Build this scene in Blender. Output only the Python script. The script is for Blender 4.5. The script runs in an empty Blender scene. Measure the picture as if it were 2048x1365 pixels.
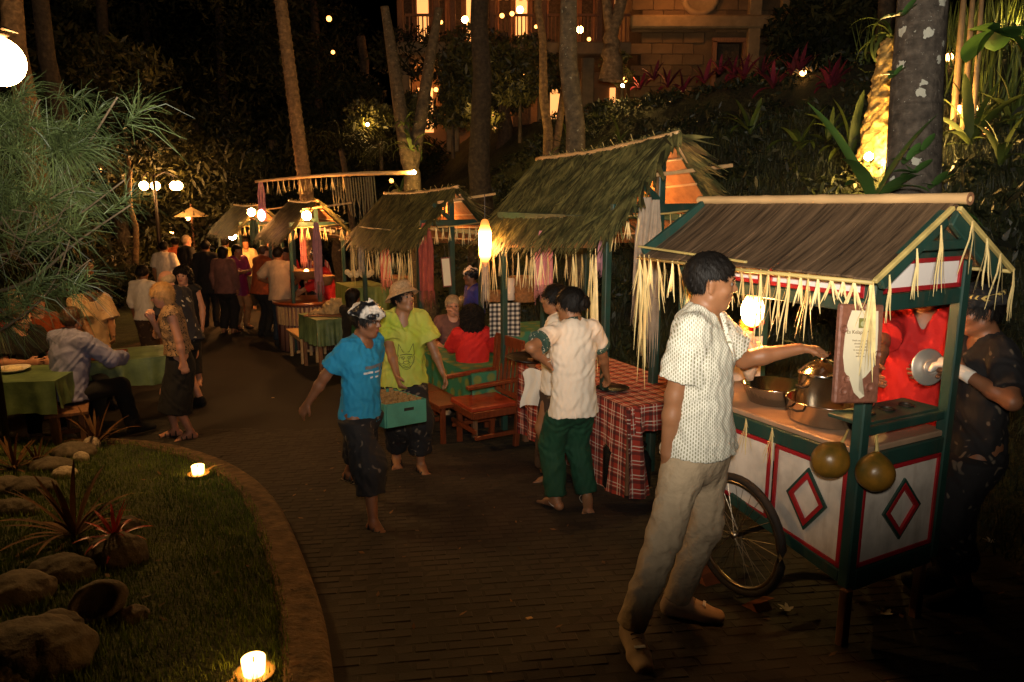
import bpy, math, random, time
import numpy as np
from mathutils import Vector, Matrix, Euler
T0 = time.time()
random.seed(7); rng = np.random.default_rng(7)
R = math.radians
scn = bpy.context.scene
C = scn.collection
# ------------------------------------------------------------------ camera, world, light
PITCH = 11.18
cam = bpy.data.objects.new('camera', bpy.data.cameras.new('camera')); C.objects.link(cam)
cam.location = (0, 0, 2.6); cam.rotation_euler = (R(90 - PITCH), 0, 0)
cam.data.lens = 26.02; cam.data.sensor_width = 36; cam.data.clip_end = 400; cam.data.clip_start = .05
scn.camera = cam
w = bpy.data.worlds.new('World'); scn.world = w; w.use_nodes = True
nt = w.node_tree; bg = nt.nodes['Background']
sky = nt.nodes.new('ShaderNodeTexSky'); sky.sky_type = 'NISHITA'; sky.sun_disc = False
sky.sun_elevation = R(3); sky.sun_rotation = R(200)
nt.links.new(sky.outputs[0], bg.inputs[0]); bg.inputs[1].default_value = 0.012
sun = bpy.data.objects.new('moon_light', bpy.data.lights.new('moon_light', 'SUN')); C.objects.link(sun)
sun.data.energy = 0.06; sun.data.angle = R(40); sun.data.color = (1, .48, .15); sun.rotation_euler = (R(28), R(12), 0)  # added orange fill from above for the general warm ambient, no moon
# the photographer's own flash, on top of the camera
fl = bpy.data.objects.new('camera_flash', bpy.data.lights.new('camera_flash', 'SPOT')); C.objects.link(fl)
fl.location = (.03, -.05, 2.78); fl.rotation_euler = (R(90 + 21), 0, R(-5)); fl.data.spot_size = R(110); fl.data.spot_blend = 1
fl.data.energy = 1180; fl.data.color = (1, .88, .72); fl.data.shadow_soft_size = .07
scn.view_settings.view_transform = 'Standard'; scn.view_settings.look = 'None'
scn.view_settings.exposure = 0.18; scn.view_settings.gamma = 1
scn.cycles.use_denoising = True
scn.cycles.max_bounces = 6; scn.cycles.sample_clamp_indirect = 4; scn.cycles.sample_clamp_direct = 0
scn.cycles.transparent_max_bounces = 8; scn.cycles.caustics_reflective = False; scn.cycles.caustics_refractive = False

# ------------------------------------------------------------------ place helpers
F_, TH_ = 1480., R(PITCH)
def road(y):
    t = (8.2 - y) / 1.2
    return .138 * (math.log1p(math.exp(-abs(t))) + max(t, 0))
def hill(x, y):
    s = (x - (4.16 - .52 * y)) * .88 - .75
    if s <= 0: return 0.
    h = 4.5 * (1 - math.exp(-s * s / 1.2 / (s + .5) * .28)) if False else min(4.5, .93 * s * s / (s + .5))
    return h
def ground(x, y): 
    h = road(y) + hill(x, y)
    return min(h, 4.6)
def ray(px, py):
    u = (px - 1024) / F_; v = (682.5 - py) / F_
    return u, math.cos(TH_) + v * math.sin(TH_), -math.sin(TH_) + v * math.cos(TH_)
def P(px, py, Y):
    d = ray(px, py); k = Y / d[1]
    return Vector((d[0] * k, Y, 2.6 + d[2] * k))
def G(px, py, dz=0., f=road):
    d = ray(px, py); t = .5
    while t < 90 and 2.6 + d[2] * t > (road(d[1] * t) if f is road else ground(d[0] * t, d[1] * t)) + dz: t += .004
    return Vector((d[0] * t, d[1] * t, 2.6 + d[2] * t))

# ------------------------------------------------------------------ materials
MATS = {}
def lin(c): return tuple(((x / 12.92) if x <= .04045 else ((x + .055) / 1.055) ** 2.4) for x in c)
class NB:
    def __init__(s, name):
        s.m = bpy.data.materials.new(name); s.m.use_nodes = True; s.t = s.m.node_tree
        s.b = s.t.nodes['Principled BSDF']
    def n(s, typ, **kw):
        x = s.t.nodes.new(typ)
        for k, v in kw.items():
            if k.startswith('i_'):
                key = k[2:]; key = int(key) if key.isdigit() else key.replace('_', ' ')
                x.inputs[key].default_value = v
            else: setattr(x, k, v)
        return x
    def l(s, a, b): s.t.links.new(a, b)
    def math(s, op, a, b=None, c=None):
        x = s.n('ShaderNodeMath', operation=op)
        for i, v in enumerate((a, b, c)):
            if v is None: continue
            if isinstance(v, (int, float)): x.inputs[i].default_value = v
            else: s.l(v, x.inputs[i])
        return x.outputs[0]
    def mix(s, f, a, b, mode='MIX'):
        x = s.n('ShaderNodeMix', data_type='RGBA', blend_type=mode)
        for k, v in ((0, f), (6, a), (7, b)):
            if isinstance(v, (int, float)): x.inputs[k].default_value = v
            elif isinstance(v, tuple): x.inputs[k].default_value = (*v[:3], 1)
            else: s.l(v, x.inputs[k])
        return x.outputs[2]
    def coord(s, kind='Object'): return s.n('ShaderNodeTexCoord').outputs[kind]
    def noise(s, scale, vec=None, detail=3., out=0, rough=.55):
        x = s.n('ShaderNodeTexNoise'); x.inputs['Scale'].default_value = scale; x.inputs['Detail'].default_value = detail
        x.inputs['Roughness'].default_value = rough
        s.l(vec if vec is not None else s.coord(), x.inputs['Vector']); return x.outputs[out]
    def ramp(s, f, stops):
        x = s.n('ShaderNodeValToRGB'); e = x.color_ramp.elements
        while len(e) < len(stops): e.new(.5)
        for el, (p, c) in zip(e, stops): el.position = p; el.color = (*c[:3], 1) if len(c) >= 3 else (c[0],) * 3 + (1,)
        s.l(f, x.inputs[0]); return x.outputs[0]
    def bump(s, h, strength=.3, dist=.01):
        x = s.n('ShaderNodeBump'); x.inputs['Strength'].default_value = strength; x.inputs['Distance'].default_value = dist
        s.l(h, x.inputs['Height']); s.l(x.outputs[0], s.b.inputs['Normal'])
    def base(s, v):
        if isinstance(v, tuple): s.b.inputs['Base Color'].default_value = (*v[:3], 1)
        else: s.l(v, s.b.inputs['Base Color'])
def mat(name, col, rough=.7, metal=0., var=.25, nscale=9., bump=.25, bscale=60., bdist=.004, col2=None, stretch=None, island=0., sss=0., spec=.5, trans=0., sheen=0., objrand=0.):
    if name in MATS: return MATS[name]
    b = NB(name); vec = b.coord()
    if stretch:
        mp = b.n('ShaderNodeMapping'); mp.inputs['Scale'].default_value = stretch; b.l(vec, mp.inputs[0]); vec = mp.outputs[0]
    dark = tuple(c * (1 - var) for c in col); light = tuple(min(1, c * (1 + var)) for c in (col2 or col))
    f = b.noise(nscale, vec, 4)
    c = b.ramp(f, [(.3, dark), (.7, light)])
    if island:
        g = b.n('ShaderNodeNewGeometry').outputs['Random Per Island']
        mul = b.math('MULTIPLY_ADD', g, island * 2, 1 - island)
        cb = b.n('ShaderNodeCombineColor'); [b.l(mul, cb.inputs[i]) for i in range(3)]
        c = b.mix(1., c, cb.outputs[0], 'MULTIPLY')
    if objrand:
        g = b.n('ShaderNodeObjectInfo').outputs['Random']
        mul = b.math('MULTIPLY_ADD', g, objrand * 2, 1 - objrand)
        cb = b.n('ShaderNodeCombineColor'); [b.l(mul, cb.inputs[i]) for i in range(3)]
        c = b.mix(1., c, cb.outputs[0], 'MULTIPLY')
    b.base(c)
    b.b.inputs['Roughness'].default_value = rough; b.b.inputs['Metallic'].default_value = metal
    b.b.inputs['Specular IOR Level'].default_value = spec
    if sss:
        b.b.inputs['Subsurface Weight'].default_value = sss; b.b.inputs['Subsurface Radius'].default_value = (.02, .008, .004); b.b.inputs['Subsurface Scale'].default_value = .5
    if trans: b.b.inputs['Transmission Weight'].default_value = trans
    if sheen: b.b.inputs['Sheen Weight'].default_value = sheen
    if bump: b.bump(b.noise(bscale, vec, 3), bump, bdist)
    MATS[name] = b.m; return b.m
def emit(name, col, strength, base=(.8, .8, .8)):
    if name in MATS: return MATS[name]
    b = NB(name); b.base(base); b.b.inputs['Emission Color'].default_value = (*col, 1); b.b.inputs['Emission Strength'].default_value = strength
    MATS[name] = b.m; return b.m
def painted(name, col, chip, thr=.68, amt=.8, rough=.5, scale=22., grime=(.12, .07, .035)):
    b = NB(name); v = b.coord(); n = b.noise(scale, v, 6, rough=.7); c = b.ramp(b.noise(7, v, 3), [(.3, tuple(x * .75 for x in col)), (.7, tuple(x * 1.15 for x in col))])
    mp = b.n('ShaderNodeMapping'); mp.inputs['Scale'].default_value = (3, 3, .5); b.l(v, mp.inputs[0]); g = b.ramp(b.noise(6, mp.outputs[0], 5, rough=.65), [(.5, (0, 0, 0)), (.78, (1, 1, 1))])
    c = b.mix(b.math('MULTIPLY', g, .4), c, grime); c = b.mix(b.math('MULTIPLY', b.math('GREATER_THAN', n, thr), amt), c, chip)
    b.base(c); b.b.inputs['Roughness'].default_value = rough; b.bump(n, .25, .004); return b.m
def flame_mat(name, h, strength, core=(1, .5, .15), tip=(1, .3, .04)):
    """hot in the middle of its height, orange towards both ends"""
    b = NB(name); s = b.n('ShaderNodeSeparateXYZ'); b.l(b.coord(), s.inputs[0]); a = b.math('DIVIDE', b.math('ABSOLUTE', s.outputs[2]), h); f = b.math('POWER', b.math('MAXIMUM', b.math('SUBTRACT', 1., a), 0.), 3.)
    b.l(b.mix(f, tip, core), b.b.inputs['Emission Color']); b.l(b.math('MULTIPLY_ADD', f, strength, .9), b.b.inputs['Emission Strength']); b.base((.5, .3, .1)); return b.m
def dash_shirt():
    b = NB('dash_print_cotton'); v = b.coord('UV')
    s = b.n('ShaderNodeSeparateXYZ'); b.l(v, s.inputs[0])
    u = b.math('DIVIDE', s.outputs[0], .0098); z = b.math('DIVIDE', s.outputs[1], .0175)
    col_ = b.math('FLOOR', u); half = b.math('MULTIPLY', b.math('MODULO', col_, 2.), .5)
    fu = b.math('SUBTRACT', b.math('FRACT', u), .5); fz = b.math('SUBTRACT', b.math('FRACT', b.math('ADD', z, half)), .5)
    d = b.math('ADD', b.math('POWER', b.math('DIVIDE', fu, .24), 2.), b.math('POWER', b.math('DIVIDE', fz, .36), 2.))
    m = b.math('LESS_THAN', d, 1.)
    cl = b.noise(5); white = b.ramp(cl, [(.3, (.68, .66, .56)), (.7, (.8, .78, .68))])
    b.base(b.mix(m, white, (.27, .26, .16))); b.b.inputs['Roughness'].default_value = .85
    b.bump(b.noise(35, detail=4), .5, .006); return b.m
def plaid():
    b = NB('red_plaid_cloth'); v = b.coord('UV'); s = b.n('ShaderNodeSeparateXYZ'); b.l(v, s.inputs[0])
    def band(x, per, off, wd):
        f = b.math('FRACT', b.math('ADD', b.math('DIVIDE', x, per), off)); return b.math('LESS_THAN', f, wd)
    c = (.36, .035, .018)
    def side(x, c):
        c = b.mix(b.math('MULTIPLY', band(x, .11, 0., .22), .62), c, (.02, .012, .012))
        c = b.mix(b.math('MULTIPLY', band(x, .11, .45, .07), .7), c, (.75, .68, .55))
        return b.mix(b.math('MULTIPLY', band(x, .11, .7, .07), .5), c, (.75, .68, .55))
    c = side(s.outputs[0], b.mix(0., c, c)); c = side(s.outputs[1], c)
    b.base(c); b.b.inputs['Roughness'].default_value = .9; b.bump(b.noise(40), .3, .004); return b.m
def check():
    b = NB('black_white_check_cloth'); v = b.coord('UV'); x = b.n('ShaderNodeSeparateXYZ'); b.l(v, x.inputs[0])
    a = b.math('LESS_THAN', b.math('FRACT', b.math('DIVIDE', x.outputs[0], .05)), .5); c = b.math('LESS_THAN', b.math('FRACT', b.math('DIVIDE', x.outputs[1], .05)), .5)
    s = b.math('MULTIPLY', b.math('ADD', a, c), .5)
    b.base(b.ramp(s, [(0., (.6, .58, .5)), (.5, (.16, .15, .14)), (1., (.02, .02, .02))])); b.b.inputs['Roughness'].default_value = .9; return b.m
def print_cloth(name, base, ink, scale=28., thr=.5, width=.06, rough=.85, vor=True, bump=.3):
    b = NB(name)
    nz = b.noise(scale * .35, detail=2, out=1)
    vec = b.mix(.25, b.coord(), nz)
    if vor:
        x = b.n('ShaderNodeTexVoronoi', feature='F1'); x.inputs['Scale'].default_value = scale; b.l(vec, x.inputs['Vector']); f = x.outputs['Distance']
    else: f = b.noise(scale, vec, 2)
    b.base(b.ramp(f, [(max(0, thr - width), ink), (thr + width, base)])); b.b.inputs['Roughness'].default_value = rough
    b.bump(b.noise(30), bump, .005); return b.m
def green_gold():
    b = NB('green_gold_cloth'); v = b.coord('UV'); x = b.n('ShaderNodeTexVoronoi', feature='F1'); x.inputs['Scale'].default_value = 6; x.inputs['Randomness'].default_value = .1
    b.l(v, x.inputs['Vector']); c = b.ramp(x.outputs['Distance'], [(.22, (.2, .22, .045)), (.34, (.02, .19, .115))])
    n = b.noise(40); b.base(b.mix(b.math('MULTIPLY', n, .4), c, (.1, .2, .07))); b.b.inputs['Roughness'].default_value = .55; b.bump(b.noise(20), .4, .008); return b.m
def stripes(name, c1, c2, per, axis=2, thr=.5, rough=.8):
    b = NB(name); s = b.n('ShaderNodeSeparateXYZ'); b.l(b.coord(), s.inputs[0])
    f = b.math('FRACT', b.math('DIVIDE', b.math('ADD', s.outputs[axis], b.math('MULTIPLY', b.noise(6), .01)), per))
    b.base(b.mix(b.math('LESS_THAN', f, thr), c1, c2)); b.b.inputs['Roughness'].default_value = rough; return b.m
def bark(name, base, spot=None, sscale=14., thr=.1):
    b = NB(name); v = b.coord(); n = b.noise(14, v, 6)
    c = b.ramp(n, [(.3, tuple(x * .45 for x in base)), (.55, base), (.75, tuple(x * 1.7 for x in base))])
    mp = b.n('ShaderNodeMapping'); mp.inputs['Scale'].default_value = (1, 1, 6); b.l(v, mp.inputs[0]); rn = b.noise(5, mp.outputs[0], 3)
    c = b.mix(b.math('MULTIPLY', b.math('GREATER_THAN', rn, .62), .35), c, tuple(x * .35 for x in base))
    if spot:
        d = b.n('ShaderNodeTexNoise'); d.inputs['Scale'].default_value = 30; b.l(v, d.inputs['Vector'])
        vv = b.mix(.06, v, d.outputs['Color'])
        x = b.n('ShaderNodeTexVoronoi'); x.inputs['Scale'].default_value = sscale; b.l(vv, x.inputs['Vector'])
        q = b.n('ShaderNodeTexVoronoi'); q.inputs['Scale'].default_value = sscale; b.l(vv, q.inputs['Vector'])
        keep = b.n('ShaderNodeSeparateColor'); b.l(q.outputs['Color'], keep.inputs[0])
        r = b.math('MULTIPLY', b.math('GREATER_THAN', keep.outputs[0], .72), thr * 2.4)
        c = b.mix(b.math('LESS_THAN', x.outputs['Distance'], r), c, spot)
        sp = b.math('GREATER_THAN', b.noise(55, v, 2), .71); c = b.mix(b.math('MULTIPLY', sp, .6), c, spot)
    b.base(c); b.b.inputs['Roughness'].default_value = .9; b.bump(n, .8, .03); return b.m

M = dict(
 skin=mat('brown_skin', (.3, .135, .062), .5, var=.1, nscale=14, bump=.12, bscale=120, sss=.08),
 skin_d=mat('dark_brown_skin', (.21, .088, .042), .48, var=.1, nscale=14, bump=.12, bscale=120, sss=.08),
 skin_l=mat('light_skin', (.56, .27, .17), .5, var=.08, nscale=14, bump=.1, bscale=120, sss=.1),
 hair=mat('black_hair', (.006, .0045, .0035), .6, var=.5, nscale=30, bump=.6, bscale=140, bdist=.005, stretch=(1, 1, .3), spec=.22),
 hair_c=mat('curly_black_hair', (.007, .005, .004), .6, spec=.22, var=.6, nscale=40, bump=1, bscale=45, bdist=.03),
 hair_b=mat('blond_hair', (.5, .27, .09), .5, var=.3, nscale=40, bump=.6, bscale=120, bdist=.005),
 hair_g=mat('grey_hair', (.4, .28, .16), .55, var=.3, nscale=40, bump=.6, bscale=120, bdist=.005),
 hair_br=mat('brown_hair', (.07, .03, .012), .5, var=.4, nscale=40, bump=.6, bscale=120, bdist=.005),
 eye=mat('eye_white', (.2, .165, .14), .25, var=.02, bump=0), iris=mat('dark_iris', (.01, .006, .004), .15, var=.1, bump=0),
 lips=mat('lips', (.27, .085, .06), .4, var=.1, bump=.1), 
 khaki=mat('beige_chino', (.42, .32, .205), .92, var=.16, nscale=9, bump=.8, bscale=17, bdist=.02),
 shoe=mat('tan_suede', (.5, .36, .24), .8, var=.2, bump=.3, bscale=80), sole=mat('pale_rubber_sole', (.36, .26, .16), .7),
 reflect=mat('flash_white_tape', (.95, .95, .95), .5, metal=0, var=.02, bump=0),  # flash thrown back by the tape is put in as plain white
 lace=mat('dark_lace', (.05, .035, .025), .9),
 blue=mat('turquoise_cotton', (.012, .22, .42), .88, var=.12, nscale=5, bump=.35, bscale=24, bdist=.01),
 white=mat('white_blouse_cotton', (.76, .66, .54), .85, var=.07, nscale=6, bump=.35, bscale=24, bdist=.009),
 cream=mat('cream_cotton', (.55, .42, .2), .88, var=.1, bump=.3, bscale=24, bdist=.01),
 greige=mat('grey_beige_polo', (.4, .29, .2), .88, var=.1, bump=.3, bscale=24, bdist=.01),
 red=mat('red_cotton', (.5, .01, .008), .82, var=.12, nscale=5, bump=.35, bscale=22, bdist=.012),
 orange=mat('rust_orange_cotton', (.36, .07, .015), .85, bump=.3, bscale=22, bdist=.01),
 magenta=mat('magenta_silk', (.22, .015, .09), .5, bump=.3, bscale=20, bdist=.01),
 mauve=mat('mauve_knit', (.17, .075, .06), .9, bump=.3, bscale=20, bdist=.01),
 denim=mat('grey_blue_shirt', (.24, .25, .42), .9, var=.12, nscale=6, bump=.4, bscale=16, bdist=.014),
 black=mat('black_cloth', (.009, .008, .008), .9, bump=.3, bscale=22, bdist=.01),
 navy=mat('dark_blue_jeans', (.014, .022, .04), .9, bump=.3, bscale=22, bdist=.01),
 dgreen=mat('bottle_green_cloth', (.005, .048, .02), .85, var=.15, bump=.35, bscale=16, bdist=.012),
 royal=mat('royal_blue_cloth', (.02, .025, .22), .7, bump=.3, bscale=22, bdist=.01),
 tan=mat('tan_cloth', (.3, .15, .06), .85, bump=.3, bscale=22, bdist=.01),
 glove=mat('white_glove', (.75, .7, .62), .85, var=.08, bump=.3, bscale=60),
 strap=mat('black_leather', (.01, .008, .007), .5), silver=mat('silver_cord', (.75, .7, .62), .35, metal=.6, var=.05, bump=0),
 gpaint=painted('dark_green_paint', (.018, .056, .043), (.1, .06, .035), .7, .7, .45),
 rpaint=painted('crimson_paint', (.4, .012, .018), (.5, .4, .32), .72, .6),
 wpanel=painted('white_painted_board', (.76, .67, .57), (.3, .2, .12), .72, .5, .6, 30., (.3, .2, .11)),
 wsign=mat('sign_board_lit_white', (.84, .78, .74), .5, var=.05, nscale=5, bump=.1), wwood=mat('bare_brown_wood', (.22, .1, .045), .75, var=.3, nscale=10, bump=.3, bscale=40, stretch=(6, 6, 1)),  # sign boards get a paler white to make up for eave shade
 rust=mat('orange_brick_wedge', (.3, .09, .03), .9),
 bamboo=mat('pale_bamboo', (.56, .36, .17), .45, var=.18, nscale=5, bump=.2, bscale=40, stretch=(3, .7, 3)),
 board=mat('weathered_brown_roof_board', (.045, .027, .014), .6, var=.6, nscale=3.5, bump=.4, bscale=14, bdist=.004, stretch=(1, 14, 1), objrand=.16, col2=(.1, .062, .034)),
 trimy=mat('split_bamboo_trim', (.5, .38, .13), .55, var=.25, nscale=12, stretch=(1, .2, 1)),
 janur=mat('yellow_palm_leaf_strip', (.72, .57, .26), .5, var=.16, nscale=20, bump=.1, island=.22),
 thatch=mat('green_brown_palm_thatch', (.05, .062, .018), .65, var=.5, nscale=7, bump=.2, col2=(.115, .105, .035), island=.75),
 thatch_in=mat('dry_palm_mat', (.34, .15, .045), .8, var=.3, nscale=12, bump=.5, bscale=40, bdist=.01, island=.3),
 steel_l=mat('dull_steel', (.8, .74, .66), .38, metal=.75, var=.1, nscale=5, bump=.05), steel=mat('brushed_steel', (.75, .7, .62), .16, metal=1, var=.06, nscale=4, bump=.05), 
 sign=mat('carved_brown_frame', (.22, .085, .05), .55, var=.25, nscale=30, bump=.9, bscale=38, bdist=.008),
 paper=mat('cream_paper', (.78, .7, .5), .7, var=.04, bump=.05), ink=mat('brown_ink', (.2, .13, .05), .8), logo=mat('olive_green_print', (.2, .2, .05), .7, var=.3),
 coco=mat('young_coconut_husk', (.07, .07, .012), .35, var=.4, nscale=8, bump=.3, bscale=30, col2=(.22, .1, .012)),
 ccloth=mat('translucent_wrap', (.6, .42, .28), .5, var=.15, bump=.6, bscale=18, bdist=.02),
 tyre=mat('black_tyre_rubber', (.02, .014, .01), .75), chrome=mat('chrome_rim', (.4, .33, .24), .3, metal=1),
 counter=mat('worn_counter_zinc', (.42, .27, .17), .4, var=.2, nscale=7, metal=.2),
 teak=mat('varnished_red_wood', (.17, .04, .014), .3, var=.3, nscale=8, bump=.15, stretch=(5, 5, 1)),
 crate=mat('turquoise_painted_wood', (.05, .21, .15), .65, var=.15, nscale=8, bump=.3, bscale=30),
 jar=mat('amber_glass_tumblers', (.36, .22, .09), .15, metal=.25, var=.4, nscale=20, bump=0, island=.4),
 basket=mat('woven_rattan', (.3, .13, .04), .7, var=.35, nscale=30, bump=.8, bscale=60, bdist=.01),
 cgreen=mat('green_satin_cloth', (.075, .13, .06), .5, var=.25, nscale=5, bump=.4, bscale=12, bdist=.015, col2=(.14, .2, .08)),
 lime=mat('yellow_green_cloth', (.16, .2, .04), .6, var=.2, bump=.3, bscale=14),
 dirt=mat('dark_soil', (.022, .018, .01), .95, var=.5, nscale=3, bump=.8, bscale=8, bdist=.05),
 slope=mat('slope_ground_cover', (.014, .018, .006), .95, var=.6, nscale=2.2, bump=1, bscale=14, bdist=.06, col2=(.03, .035, .01)),
 lawn=mat('lawn_soil', (.045, .055, .016), .95, var=.5, nscale=6, bump=.8, bscale=30, bdist=.03),
 grass=mat('grass_blades', (.11, .2, .02), .6, var=.45, nscale=3.5, bump=0, island=.5, col2=(.17, .23, .03)),
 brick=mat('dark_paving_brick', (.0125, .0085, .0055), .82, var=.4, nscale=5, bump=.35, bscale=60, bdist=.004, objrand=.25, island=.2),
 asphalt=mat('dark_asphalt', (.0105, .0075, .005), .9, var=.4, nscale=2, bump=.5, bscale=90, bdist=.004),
 kerb=mat('mossy_kerb_concrete', (.11, .068, .034), .95, var=.6, nscale=11, bump=1., bscale=34, bdist=.02),
 rock=mat('river_stone', (.095, .075, .052), .85, var=.4, nscale=6, bump=.6, bscale=25, bdist=.02, objrand=.3),
 pumice=mat('pale_pumice', (.42, .34, .25), .9, var=.3, bump=.8, bscale=30, bdist=.02),
 brom=mat('dark_red_bromeliad_leaf', (.06, .014, .01), .75, var=.6, nscale=5, bump=.1, col2=(.12, .06, .02), spec=.2),
 bromr=mat('bright_red_bromeliad_leaf', (.4, .05, .03), .4, var=.4, nscale=6, bump=.1),
 fern=mat('birds_nest_fern_leaf', (.085, .12, .02), .6, var=.3, nscale=4, bump=.2, bscale=20, objrand=.3),
 banana=mat('broad_green_leaf', (.08, .18, .04), .4, var=.3, nscale=3, bump=.2),
 cord=mat('crimson_cordyline_leaf', (.13, .006, .02), .8, var=.5, nscale=4, bump=.1, objrand=.4),
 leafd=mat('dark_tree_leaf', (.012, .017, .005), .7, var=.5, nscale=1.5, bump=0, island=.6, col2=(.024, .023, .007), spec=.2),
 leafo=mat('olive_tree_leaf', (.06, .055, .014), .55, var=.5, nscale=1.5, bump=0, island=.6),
 needle=mat('casuarina_needles', (.042, .07, .02), .5, var=.35, nscale=3, bump=0, island=.5, col2=(.085, .115, .035)),
 twig=mat('grey_brown_twig', (.11, .075, .04), .85, var=.3, bump=.5, bscale=80),
 barkd=bark('dark_bark', (.06, .042, .026)), barkl=bark('lichen_spotted_bark', (.11, .09, .07), (.62, .62, .52), 8., .13),
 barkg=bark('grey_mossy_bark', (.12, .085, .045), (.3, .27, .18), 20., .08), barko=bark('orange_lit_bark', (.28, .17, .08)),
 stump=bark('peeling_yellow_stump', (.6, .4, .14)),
 stone=mat('sandstone_wall', (.13, .078, .036), .9, var=.25, nscale=4, bump=.5, bscale=20, objrand=.25),
 stone2=mat('pale_stone_trim', (.24, .165, .085), .85, var=.2, nscale=5, bump=.4, bscale=20),
 lampc=emit('ceiling_glow', (1, .36, .08), 75), lampw=emit('warm_lamp_glow', (1, .36, .07), 6), wall_w=mat('warm_plaster', (.24, .13, .055), .85, var=.15, nscale=3), roofd=mat('dark_roof_tiles', (.05, .03, .02), .8, bump=.6, bscale=20),
 wicker=mat('straw_weave', (.42, .26, .13), .8, var=.35, nscale=60, bump=.9, bscale=110, bdist=.006),
 iron=mat('dark_iron', (.03, .02, .014), .5, metal=.5), canvas=mat('cream_umbrella_canvas', (.5, .33, .15), .8), plasticb=mat('glossy_black_plastic', (.012, .012, .012), .25),
 pink=mat('pink_gauze_scarf', (.62, .22, .2), .8, var=.25, nscale=9), mpink=mat('mauve_gauze_scarf', (.36, .17, .2), .8, var=.2), greyc=mat('grey_gauze_scarf', (.34, .27, .2), .85, var=.2, nscale=12), maroon=mat('maroon_gauze_scarf', (.3, .06, .04), .8, var=.25),
 salmon=mat('salmon_gauze_scarf', (.75, .2, .11), .8, var=.2), meat=mat('cream_roast', (.45, .3, .13), .6, var=.4, nscale=12, bump=.6, bscale=30, bdist=.02), leafp=mat('banana_leaf_plate', (.36, .22, .06), .5, var=.3),
 flower=mat('white_frangipani', (.75, .7, .55), .6, var=.1, bump=0), rice=mat('white_food', (.7, .58, .36), .7, var=.25, nscale=30, bump=.6, bscale=50, bdist=.01),
 candle=emit('candle_glow', (1, .45, .1), 10), globe=emit('globe_glow', (1, .52, .16), 150), globef=emit('far_globe_glow', (1, .5, .16), 80),
 bulb=flame_mat('cart_bulb_glow', .11, 520), torch=flame_mat('torch_glow', .21, 190), bulbf=emit('stall_bulb_glow', (1, .4, .1), 420), pinkl=emit('pink_lantern_glow', (1, .3, .25), 7),
 win=emit('lit_interior_glow', (1, .38, .09), 1.3), spark=emit('string_bulb_glow', (1, .4, .1), 22), upl=emit('uplight_glow', (1, .58, .15), 700),
 dash=dash_shirt(), plaid=plaid(), check=check(), ggold=green_gold(),
 tie=print_cloth('lime_tie_dye', (.36, .46, .03), (.62, .56, .14), 5., .42, .25, vor=False), batik=print_cloth('black_floral_batik', (.008, .007, .008), (.13, .1, .07), 17., .2, .05),
 batikb=print_cloth('brown_batik', (.05, .025, .012), (.15, .09, .04), 16., .2, .06), haw=print_cloth('navy_white_print', (.015, .015, .028), (.5, .45, .4), 13., .17, .04), leo=print_cloth('leopard_print', (.33, .2, .1), (.012, .008, .006), 34., .36, .05),
 peach=print_cloth('pale_peach_print', (.62, .4, .2), (.45, .22, .1), 20., .2, .08), cuff=print_cloth('green_white_cuff', (.03, .07, .05), (.6, .55, .42), 34., .22, .05), pinkstripe=stripes('red_white_stripe', (.4, .02, .03), (.6, .3, .25), .05, 1, .6),
 foil=print_cloth('silver_black_headcloth', (.72, .66, .58), (.012, .012, .014), 11., .5, .035, .3, vor=False, bump=.6), endek=print_cloth('black_gold_headcloth', (.01, .009, .009), (.03, .025, .02), 12., .2, .05), gold=stripes('gold_stripe_band', (.5, .36, .1), (.02, .015, .01), .012, 1, .6),
 redpl=stripes('dark_red_woven', (.09, .022, .02), (.28, .14, .1), .045, 0, .7),
)

# ------------------------------------------------------------------ object helpers
def tag(o, label=None, cat=None, group=None, kind=None):
    if label: o['label'] = label
    if cat: o['category'] = cat
    if group: o['group'] = group
    if kind: o['kind'] = kind
    return o
def thing(name, label, cat, loc=(0, 0, 0), rz=0., group=None, scale=None):
    o = bpy.data.objects.new(name, None); C.objects.link(o); o.location = loc; o.rotation_euler = (0, 0, rz); o.empty_display_size = .1
    if scale: o.scale = (scale,) * 3
    return tag(o, label, cat, group)
def link(name, me, parent=None, loc=None, rot=None, label=None):
    o = bpy.data.objects.new(name, me); C.objects.link(o)
    if parent: o.parent = parent
    if loc is not None: o.location = loc
    if rot is not None: o.rotation_euler = rot
    if label: o['label'] = label
    return o
def mk(name, V, Fc, m, smooth=False, uv=None, mats=None, midx=None):
    me = bpy.data.meshes.new(name)
    if isinstance(V, np.ndarray) and isinstance(Fc, np.ndarray):
        nv, nf, k = len(V), len(Fc), Fc.shape[1]
        me.vertices.add(nv); me.vertices.foreach_set('co', V.astype(np.float32).ravel())
        me.loops.add(nf * k); me.loops.foreach_set('vertex_index', Fc.astype(np.int32).ravel())
        me.polygons.add(nf); me.polygons.foreach_set('loop_start', np.arange(0, nf * k, k, dtype=np.int32))
        if uv is not None:
            l = me.uv_layers.new(name='UVMap'); l.data.foreach_set('uv', uv[Fc.ravel()].astype(np.float32).ravel())
        me.update(calc_edges=True)
    else:
        me.from_pydata([tuple(v) for v in V], [], [tuple(f) for f in Fc])
        if uv is not None:
            l = me.uv_layers.new(name='UVMap')
            for lp in me.loops: l.data[lp.index].uv = uv[lp.vertex_index]
    me.materials.append(m)
    if mats:
        for x in mats: me.materials.append(x)
        me.polygons.foreach_set('material_index', midx)
    me.polygons.foreach_set('use_smooth', [smooth] * len(me.polygons)); me.update()
    return me
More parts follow.
